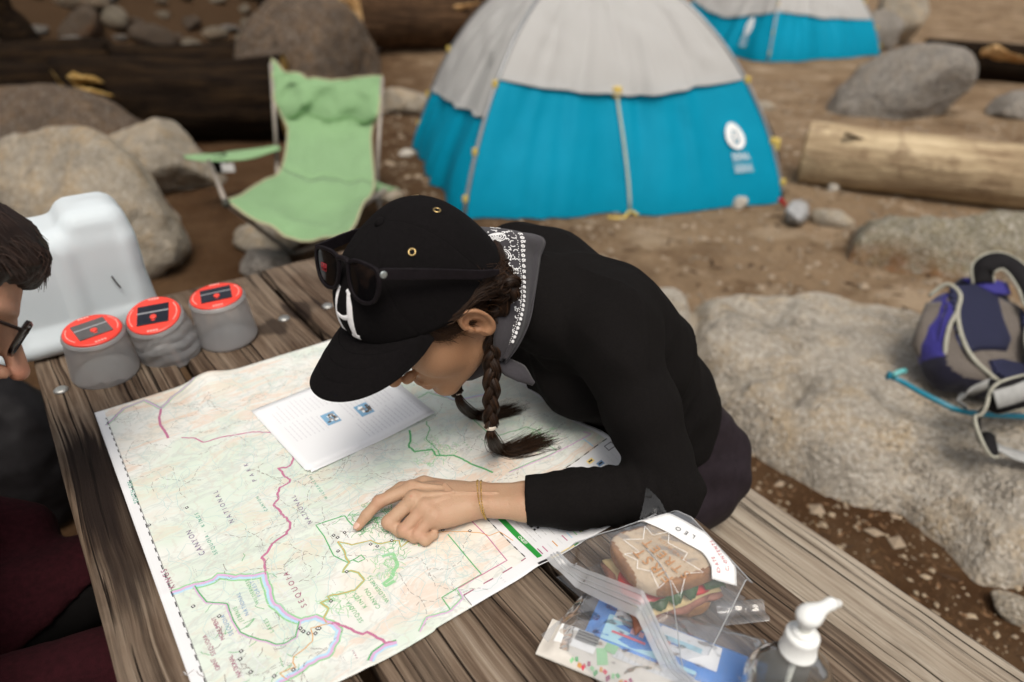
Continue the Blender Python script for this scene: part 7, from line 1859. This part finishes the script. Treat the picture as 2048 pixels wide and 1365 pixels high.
# ---- cap
cap = thing("cap", tuple(HW((-.008, 0, .04))), "black six-panel cap with a white letter H, worn by the woman", "cap")
cap.parent = None
def cap_pt(ph, e, grow=0.0):
    ph = np.asarray(ph, float); e = np.asarray(e, float)
    k = np.cos(e * np.pi / 2) ** (.74 + .06 * np.cos(ph)); uu_ = np.sin(e * np.pi / 2) ** .92
    Fx = -.009 - .002 * e + (np.where(np.cos(ph) > 0, .122, .095) + grow) * np.cos(ph) * k; Lx = (.0855 + grow) * np.sin(ph) * k
    Ur = .030 + np.where(np.cos(ph) > 0, .034, .013) * np.cos(ph) - .004 * np.sin(ph) ** 2
    U_ = Ur + (.151 + grow - Ur) * uu_
    seam = np.abs(((ph + np.pi / 6 * 0) / (np.pi / 3) + .5) % 1 - .5)
    dent = .0007 * np.exp(-(seam / .022) ** 2) - .0005 * np.exp(-((seam - .06) / .02) ** 2)
    nz = .0016 * fbm(np.stack([np.cos(ph) * 2.2, np.sin(ph) * 2.2, e * 3], -1), 3, 9) * (1 - e)
    s_ = 1 + (nz - dent) / .09
    return HW(np.stack([Fx * s_, Lx * s_, U_ + (nz - dent) * e], -1))
PHI, EE = np.meshgrid(np.linspace(0, 2 * np.pi, 145)[:-1], np.linspace(0, .995, 44), indexing='ij')
g = MB(); g.grid(cap_pt(PHI, EE), closed_u=True); crown = g.build("crown", CAPM, cap); solid(crown, .0016)
for k in range(3):                                       # stitched seams, running over the top
    for s in (0, np.pi):
        e_ = np.linspace(.02, .98, 40); g = MB(); g.tube(cap_pt(np.full(40, k * np.pi / 3 + s), e_, .0006), .0008, 5); g.build("seam", CAPM, crown)
g = MB(); g.sphere(HW((-.011, 0, .152)), (.0075, .0075, .0045), 18, 8, HM); g.build("top_button", CAPM, crown)
BRASS = plain("brass", (.42, .30, .13), .35, .9, .15, 90); HOLE = plain("hole_dark", (.004, .004, .004), .9)
for k in range(6):
    ph = np.pi / 6 + k * np.pi / 3; c_ = cap_pt(np.array([ph]), np.array([.585]), .001)[0]; n_ = c_ - HW((-.01, 0, .05)); n_ /= np.linalg.norm(n_); R_ = frame(n_)
    g = MB(); a_ = np.arange(24) * 2 * np.pi / 24
    rings = [np.stack([(.0040 + .0012 * math.cos(b_)) * np.cos(a_), (.0040 + .0012 * math.cos(b_)) * np.sin(a_), np.full(24, .0008 * math.sin(b_) + .0004)], 1) @ R_.T + c_ for b_ in np.linspace(0, 2 * np.pi, 9)[:-1]]
    g.grid(np.stack(rings, 1)[:, list(range(8)) + [0]], closed_u=True); ey = g.build("eyelet", BRASS, crown)
    g = MB(); g.lathe([(.0034, .0004), (.0001, .0005)], c_, 16, R_, caps=False); g.build("eyelet_hole", HOLE, crown)
nb_, nk_ = 61, 22
ph_ = np.linspace(-1.12, 1.12, nb_); kk_ = np.linspace(0, 1, nk_)
root_ = np.stack([-.009 + .120 * np.cos(ph_), .084 * np.sin(ph_), .031 + .034 * np.cos(ph_) - .004 * np.sin(ph_) ** 2], 1)
w_ = ph_ / 1.12; ln = .088 * (1 - np.abs(w_) ** 2.6) ** .62
dirF = np.stack([np.ones(nb_), .22 * np.sin(ph_), np.full(nb_, -.20)], 1)
Gv = root_[:, None] + dirF[:, None] * (ln[:, None] * kk_[None])[..., None]
Gv[..., 2] -= 2.7 * (Gv[..., 1] ** 2) * kk_[None] ** .8 - .004 * np.sin(kk_[None] * np.pi)
g = MB(); g.grid(HW(Gv)); br = g.build("brim", CAPM, cap); solid(br, .0034)
for k in (5, 10, 15): g = MB(); g.tube(HW(Gv[3:-3, k] + [0, 0, .0019]), .0005, 4); g.build("stitching", CAPM, br)
# white embroidered H, serifed, on the front panel
HX0, HE0 = .19, .315
def Hpt(x, y): # x to the wearer's left in mm, y up in mm
    x = np.asarray(x, float); y = np.asarray(y, float); ph = HX0 + x / 72.0; e = HE0 + y / 112.0
    return cap_pt(ph, e, .0016)
EMB = plain("white_thread", (.90, .89, .90), .8, var=.06, scale=300, bump=.5)
def stroke(pts, ws):
    C = spline(np.array([(a_, b_, 0) for a_, b_ in pts]), 22)[:, :2]; W_s = 1.55 * np.interp(np.linspace(0, 1, 22), np.linspace(0, 1, len(ws)), ws); T_ = np.gradient(C, axis=0); T_ /= np.linalg.norm(T_, axis=1)[:, None]; N_ = np.stack([-T_[:, 1], T_[:, 0]], 1)
    rows = []
    for k, lift in ((-1, 0), (-.6, .0009), (0, .0013), (.6, .0009), (1, 0)):
        q = C + N_ * (W_s * k / 2)[:, None]; e = HE0 + q[:, 1] / 112; ph = HX0 + q[:, 0] / 72 + .36 * (e - .315); rows.append(cap_pt(ph, e, .0010 + lift))
    return np.stack(rows, 1)
g = MB()
for pts, ws in (([(-12, 24), (-13.5, 10), (-13, -6), (-11, -24)], (3.2, 4.2, 4.2, 3.2)), ([(9, 21), (12.5, 8), (12.5, -8), (13, -25)], (3.4, 5.2, 5.4, 4.0)), ([(-13, -2.2), (0, -4.5), (12.5, -2)], (3.6, 3.6, 3.6)),
        ([(-15, 25.5), (-9.5, 23.5)], (2.2, 2.4)), ([(-14, -22.5), (-7.5, -26.5)], (2.4, 2.2)), ([(5.5, 24), (12, 19)], (2.4, 2.6)), ([(8, -25.5), (19, -26.5)], (3.6, 4.4))): g.grid(stroke(pts, ws))
g.build("letter_H", EMB, crown)

# ---- sunglasses pushed up on the cap
FRM = plain("matte_black_plastic", (.0075, .0055, .0070), .6, var=.3, scale=120)
def lens_mat():
    t = NT("dark_lens"); t.set(Base_Color=(.004, .004, .0045, 1), Roughness=.12, Specular_IOR_Level=.28); return t.m
LENS = lens_mat()
sun_g = thing("sunglasses", tuple(HW((.075, .008, .14))), "matte black sunglasses pushed up on the front of the black cap", "sunglasses")
gO = np.array([.0490, .021, .1650]); gn = np.array([.74, .0, .67]); gl_ = np.array([-.235, .96, -.09]); gl_ /= np.linalg.norm(gl_); gn -= gl_ * (gn @ gl_); gn /= np.linalg.norm(gn); gd = np.cross(gn, gl_)
if gd[2] > 0: gd = -gd
def GP(x, y, z): return HW(gO + gl_ * x + gd * y + gn * (z - .9 * x * x))      # x to her left, y down, z forward; front wrapped
def lens_outline(s, sx=1.0, n_=40):
    pts = np.array([(.010, .004), (.022, .000), (.040, .000), (.056, .003), (.060, .012), (.0585, .026), (.052, .038), (.040, .0435), (.028, .0435), (.018, .039), (.012, .028), (.0095, .014)])
    P_ = spline(np.vstack([np.c_[pts, np.zeros(12)], np.r_[pts[0], 0][None]]), n_ + 1)[:-1]; c_ = P_.mean(0); P_ = (c_ + (P_ - c_) * sx) * 1.05; P_[:, 0] *= s; return P_
for s in (1, -1):
    o_, i_ = lens_outline(s, 1.10), lens_outline(s, .93); n_ = len(o_)
    g = MB(); rings = []
    for q, z in ((o_, -.0018), (o_, .0018), (i_, .0018), (i_, -.0018), (o_, -.0018)): rings.append(np.array([GP(a_, b_, z) for a_, b_, _ in q]))
    g.grid(np.stack(rings, 1), closed_u=True); lf_o = bevel(g.build("lens_frame", FRM, sun_g), .0006)
    P_ = np.array([GP(a_, b_, .0) for a_, b_, _ in i_]); c_ = i_.mean(0); mid_ = np.array([GP(c_[0] + (a_ - c_[0]) * .5, c_[1] + (b_ - c_[1]) * .5, .0012) for a_, b_, _ in i_]); ce = GP(c_[0], c_[1], .0016)
    g = MB(); g.add(np.vstack([P_, mid_, ce[None]]), [(k, (k + 1) % n_, n_ + (k + 1) % n_, n_ + k) for k in range(n_)] + [(n_ + k, n_ + (k + 1) % n_, 2 * n_) for k in range(n_)]); lens_o = g.build("lens", LENS, lf_o)
g = MB(); g.tube(np.array([GP(x, .004 - .002 * math.cos(x * 150), .0) for x in np.linspace(-.012, .012, 9)]), .0034, 8); g.build("bridge", FRM, sun_g)
tipL, tipR = np.array([-.050, .0905, .058]), np.array([-.035, -.0905, .075])
for s, tip_ in ((1, tipL), (-1, tipR)):
    h0_ = gO + gl_ * (.0635 * s) + gd * .007 + gn * (-.9 * .0635 ** 2); h1 = h0_ - gn * .012 + gl_ * s * .004
    m1 = h1 * .5 + tip_ * .5 + np.array([0, .006 * s, .004]); end_ = tip_ + np.array([-.020, -.001 * s, -.018])
    P_ = spline(np.array([h0_, h1, m1, tip_, end_]), 40); Wp = HW(P_); dn_ = HM @ gd; T_ = np.gradient(Wp, axis=0); sd4 = np.cross(T_, dn_); sd4 /= np.linalg.norm(sd4, axis=1)[:, None]; dn2 = np.cross(sd4, T_); dn2 /= np.linalg.norm(dn2, axis=1)[:, None]
    hh = np.interp(np.linspace(0, 1, 40), [0, .12, .4, .75, .9, 1], [.0060, .0068, .0068, .0056, .0048, .0030])
    q = np.stack([Wp + sd4 * .0018 * a_ + dn2 * (hh * b_)[:, None] for a_, b_ in ((1, 1), (1, -1), (-1, -1), (-1, 1), (1, 1))], 1)
    g = MB(); g.grid(q); g.add(q[0, :4], [(0, 1, 2, 3)]); g.add(q[-1, :4], [(3, 2, 1, 0)]); tm_o = bevel(g.build("temple", FRM, sun_g, smooth=False), .0010)
    if s == 1:
        c_ = Wp[6] ; n2 = sd4[6] if (sd4[6] @ (HM @ np.array([0, 1.0, 0]))) > 0 else -sd4[6]
        g = MB(); g.lathe([(.0042, 0), (.0042, .0008), (.0034, .0011), (.0001, .0011)], c_ + n2 * .0019, 24, frame(n2), caps=False); g.build("hinge_badge", plain("badge_silver", (.45, .50, .50), .35, .7), tm_o)
gp = MB()
for k in range(2):
    for a_, b_ in (((0, 0), (.005, 0)), ((0, .006), (.005, .006)), ((0, 0), (0, .006)), ((.005, 0), (.005, .006)), ((0, .003), (.005, .003))):
        P_ = np.array([GP(-.047 + k * .0068 + x * .9, .018 + y * 1.5, .0022) for x, y in (a_, b_)]); gp.tube(np.array([P_[0], P_.mean(0), P_[1]]), .0005, 4)
gp.build("lens_print", plain("red_print", (.30, .012, .02), .4), lens_o)

# ------------------------------------------------------------------ the man at the left edge
SKIN_M = skin_material("skin_man", (.36, .19, .12), (.41, .225, .145), (.40, .12, .075))
HAIR_M = hair_material("hair_dark", (.010, .006, .005), (.050, .026, .018))
MAROON = plain("maroon_cotton", (.024, .0038, .0060), .95, var=.3, scale=120, bump=.3)
L_ = np.array((-0.0475, 0.9054, -0.4219))          # he is seen in profile: his left points away from the camera
e1 = np.array([.807, -.59, 0]); e1 -= L_ * (e1 @ L_); e1 /= np.linalg.norm(e1); e2 = np.cross(L_, e1)
F_ = e1 * .93 + e2 * .37; U_ = e1 * .37 - e2 * .93
if np.cross(U_, F_) @ L_ < 0: L_ = -L_
MM = np.stack([F_, L_, U_], 1)
NOSE = np.array((-0.0616, 0.9357, 0.9954)); M0 = NOSE - MM @ np.array([.128, 0, -.030])
def MW(p): return M0 + np.asarray(p, float) @ MM.T
man = thing("person", (-.36, float(M0[1]), .45), "man with short dark hair and glasses at the left edge, in a dark maroon top", "person")
def mhead(P):
    d = ell(P, (-.012, 0, .050), (.102, .078, .094)); d = smin(d, ell(P, (.042, 0, -.015), (.054, .062, .090)), .03)
    for s in (-1, 1):
        d = smin(d, rcone(P, (.0, s * .056, -.060), (.074, s * .016, -.100), .018, .017), .026); d = smin(d, ell(P, (.052, s * .038, -.022), (.032, .026, .034)), .022); d = smin(d, ell(P, (.070, s * .030, .036), (.026, .032, .012)), .016)
    d = smin(d, ell(P, (.078, 0, -.100), (.018, .022, .016)), .014)
    for s in (-1, 1): d = smax(d, -ell(P, (.099, s * .032, .010), (.019, .018, .014)), .014); d = smin(d, ell(P, (.075, s * .031, .010), (.0135, .0150, .0120)), .004)
    d = smin(d, rcone(P, (.092, 0, .018), (.124, 0, -.027), .0090, .0118), .013)
    for s in (-1, 1): d = smin(d, ell(P, (.106, s * .0140, -.034), (.012, .0080, .0085)), .006); d = smax(d, -ell(P, (.112, s * .0082, -.042), (.007, .0038, .0044)), .004)
    d = smin(d, ell(P, (.082, 0, -.064), (.020, .028, .020)), .014); d = smin(d, ell(P, (.0985, 0, -.061), (.0085, .0220, .0055)), .005); d = smin(d, ell(P, (.0965, 0, -.0745), (.0085, .0200, .0065)), .005)
    for s in (-1, 1): d = smin(d, ell(P, (-.008, s * .080, .004), (.017, .008, .031)), .006)
    d = smin(d, rcone(P, (-.035, 0, -.03), (-.075, 0, -.14), .060, .064), .022)
    return d
V, F = surf(mhead, (-.16, -.11, -.19), (.15, .11, .16), .0027)
rd = .55 * np.exp(-((V[:, 0] - .125) / .02) ** 2 - (V[:, 1] / .02) ** 2 - ((V[:, 2] + .03) / .018) ** 2)
mBV, mBF, mBR = [MW(V)], [F], [rd]
neck = MW((-.075, 0, -.14))
cx, cy = float(neck[0]), float(neck[1])
def mt(P, g):
    d = None
    sh = np.array([cx - .05, cy, neck[2] - .07])
    for s in (-1, 1):
        pv = np.array([-.40, cy + s * .09, .58]); ch = sh + np.array([-.03, s * .085, -.13]); up_ = sh + np.array([0, s * .11, -.02])
        for q in (rcone(P, pv, ch, .125 + g, .120 + g), rcone(P, ch, up_, .120 + g, .080 + g)): d = q if d is None else smin(d, q, .05)
        el = sh + np.array([.04, s * .26, -.30]); wr_ = el + np.array([.14, -s * .05, -.07])
        for q in (rcone(P, sh + np.array([0, s * .18, -.03]), el, .066 + g, .052 + g), rcone(P, el, wr_, .052 + g, .036 + g)): d = smin(d, q, .035)
        d = smin(d, rcone(P, pv + [0, 0, -.03], np.array([-.02, cy + s * .12, .53]), .095 + g * .5, .068 + g * .5), .04); d = smin(d, rcone(P, np.array([-.02, cy + s * .12, .53]), np.array([.0, cy + s * .12, .08]), .064, .046), .03)
    d = smin(d, rcone(P, sh, neck, .07 + g, .055 + g), .04)
    return d
mlo, mhi = (-.75, cy - .55, .0), (.20, cy + .55, float(neck[2]) + .12)
V, F = surf(lambda P: mt(P, -.014), mlo, mhi, .018)
mBV.append(V); mBF.append(F); mBR.append(np.zeros(len(V)))
off = 0; FF = []
for v, f in zip(mBV, mBF): FF.append(np.asarray(f) + off); off += len(v)
obj("body", np.concatenate(mBV), np.concatenate(FF), SKIN_M, man, attr={"red": np.concatenate(mBR)})
def shirt(P):
    d = mt(P, .016) + .006 * fbm(P * 10, 3, 41) + .003 * fbm(P * 26, 2, 42)
    return smax(smax(d, .47 - P[:, 2] + (P[:, 0] + .4) * .35, .01), -(np.linalg.norm(P - neck - [0, 0, .03], axis=1) - .075), .006)
V, F = surf(shirt, mlo, mhi, .008); obj("shirt", V, F, MAROON, man)
def mpants(P): return smax(mt(P, .004) + .005 * fbm(P * 11, 3, 44), P[:, 2] - .64, .01)
V, F = surf(mpants, mlo, mhi, .014); obj("trousers", V, F, plain("black_trousers", (.006, .005, .005), .95), man)
def mhair(P):
    d = ell(P, (-.016, 0, .052), (.106, .082, .100)); d = smin(d, ell(P, (.045, 0, .110), (.052, .062, .036)), .035); d = smin(d, ell(P, (.078, -.006, .094), (.024, .045, .022)), .025)
    d = smax(d, -ell(P, (.085, 0, -.015), (.075, .10, .082)), .008); d = smax(d, -ell(P, (.0, -.085, .0), (.03, .02, .04)), .006); d = smax(d, -ell(P, (.0, .085, .0), (.03, .02, .04)), .006); d = smax(d, -.035 - P[:, 2], .01)
    return d + .006 * fbm(P * np.array([14, 60, 40]), 3, 5) + .003 * fbm(P * np.array([30, 160, 90]), 2, 6)
V, F = surf(mhair, (-.14, -.11, -.06), (.15, .11, .19), .0035); obj("hair", MW(V), F, HAIR_M, man, attr={"shade": .1 + .2 * vnoise(V * 70)})
s = Strands()
for i in range(2600):
    a_ = rh.uniform(-1.25, 1.25); b_ = rh.uniform(-.3, 1.0)
    root = np.array([-.04 + .085 * b_, .078 * math.sin(a_) , .058 + .088 * math.cos(a_) - .012 * (b_ > .6)]); sw = np.array([.022, .005 * rh.normal(), .004]) * rh.uniform(.6, 1.2)
    s.add(MW(spline(np.array([root, root + sw + [0, 0, .004], root + sw * 1.9 + [.004 * rh.random(), 0, -.006 - .010 * rh.random()]]), 7)), np.linspace(.0006, .0003, 7), rh.random() ** 2)
for i in range(420):
    root = np.array([.066 + .025 * rh.random(), rh.uniform(-.055, .05), .102 + .02 * rh.random()])
    s.add(MW(spline(np.array([root, root + [.012, .003 * rh.normal(), -.006], root + np.array([.014 + .004 * rh.normal(), .004 * rh.normal(), -.024 - .008 * rh.random()])]), 7)), np.linspace(.0007, .0002, 7), rh.random())
s.build("hair_strands", HAIR_M, man)
s = Strands()
for i in range(500):
    th = rh.uniform(-1, 1); p = np.array([.098 - .05 * th * th, .040 * th, -.062 - .050 * rh.random()]); s.add(MW(np.array([p, p + [.002, 0, -.002], p + [.004, 0, -.005]])), .00028, rh.random())
s.build("stubble", HAIR_M, man)
gls = thing("eyeglasses", tuple(MW((.10, 0, .01))), "dark framed eyeglasses worn by the man at the left edge", "eyeglasses")
FRM2 = plain("dark_tortoise_frame", (.010, .005, .004), .25, var=.5, scale=90)
def EP(x, y, z): return MW((.113 + z - 1.0 * x * x - .10 * y, x, .020 - y))
def round_lens(s, k): 
    pts = np.array([(.009, .000), (.020, -.008), (.044, -.010), (.066, -.010), (.067, .006), (.060, .024), (.036, .031), (.014, .024)]); P_ = spline(np.vstack([np.c_[pts, np.zeros(8)], np.r_[pts[0], 0][None]]), 41)[:-1]; c_ = P_.mean(0); P_ = c_ + (P_ - c_) * k; P_[:, 0] *= s; return P_
def glass_mat():
    t = NT("clear_lens"); N = t.N; tr = t.n('ShaderNodeBsdfTransparent'); gl = t.n('ShaderNodeBsdfGlossy'); gl.inputs['Roughness'].default_value = .03; fr = t.n('ShaderNodeFresnel'); mx = t.n('ShaderNodeMixShader'); t.link(fr.outputs[0], mx.inputs[0]); t.link(tr.outputs[0], mx.inputs[1]); t.link(gl.outputs[0], mx.inputs[2]); t.link(mx.outputs[0], t.out.inputs['Surface']); return t.m
GLS = glass_mat()
for s in (1, -1):
    o_, i_ = round_lens(s, 1.08), round_lens(s, .94); g = MB(); g.grid(np.stack([np.array([EP(a_, b_, z) for a_, b_, _ in q]) for q, z in ((o_, -.0022), (o_, .0022), (i_, .0022), (i_, -.0022), (o_, -.0022))], 1), closed_u=True); g.build("lens_frame", FRM2, gls)
    g = MB(); g.add(np.array([EP(a_, b_, 0) for a_, b_, _ in i_]), [tuple(range(40))]); g.build("lens", GLS, gls)
    P_ = spline(np.array([EP(.066 * s, -.004, 0), MW((.104, s * .075, .020)), MW((.05, s * .086, .022)), MW((-.01, s * .088, .026)), MW((-.04, s * .084, .0))]), 24); g = MB(); g.tube(P_, .0035, 8, flat=.5); g.build("temple", FRM2, gls)
    g = MB(); g.sphere(EP(.060 * s, -.006, .003), .0012, 8, 6); g.build("rivet", SILV, gls)
g = MB(); g.tube(np.array([EP(x, .000, .0) for x in np.linspace(-.011, .011, 7)]), .0026, 8); g.build("bridge", FRM2, gls)
# a black sack on the ground past the end of his bench
bx, by = -.185, 2.0
def sack(P):
    d = ell(P, (bx, by, .20), (.125, .15, .24)); d = smin(d, ell(P, (bx - .09, by + .05, .40), (.10, .11, .11)), .06); d = smax(d, .012 - P[:, 2], .02)
    return d + .016 * fbm(P * 9, 3, 51) + .007 * fbm(P * 22, 3, 52)
V, F = surf(sack, (bx - .26, by - .25, -.03), (bx + .22, by + .28, .60), .010)
tag(obj("stuff_sack", V, F, plain("black_nylon", (.008, .007, .008), .7, var=.3, scale=40, Specular_IOR_Level=.2), base=(bx, by, 0)), "crumpled black sack on the ground beyond the man, beside the table edge", "bag")
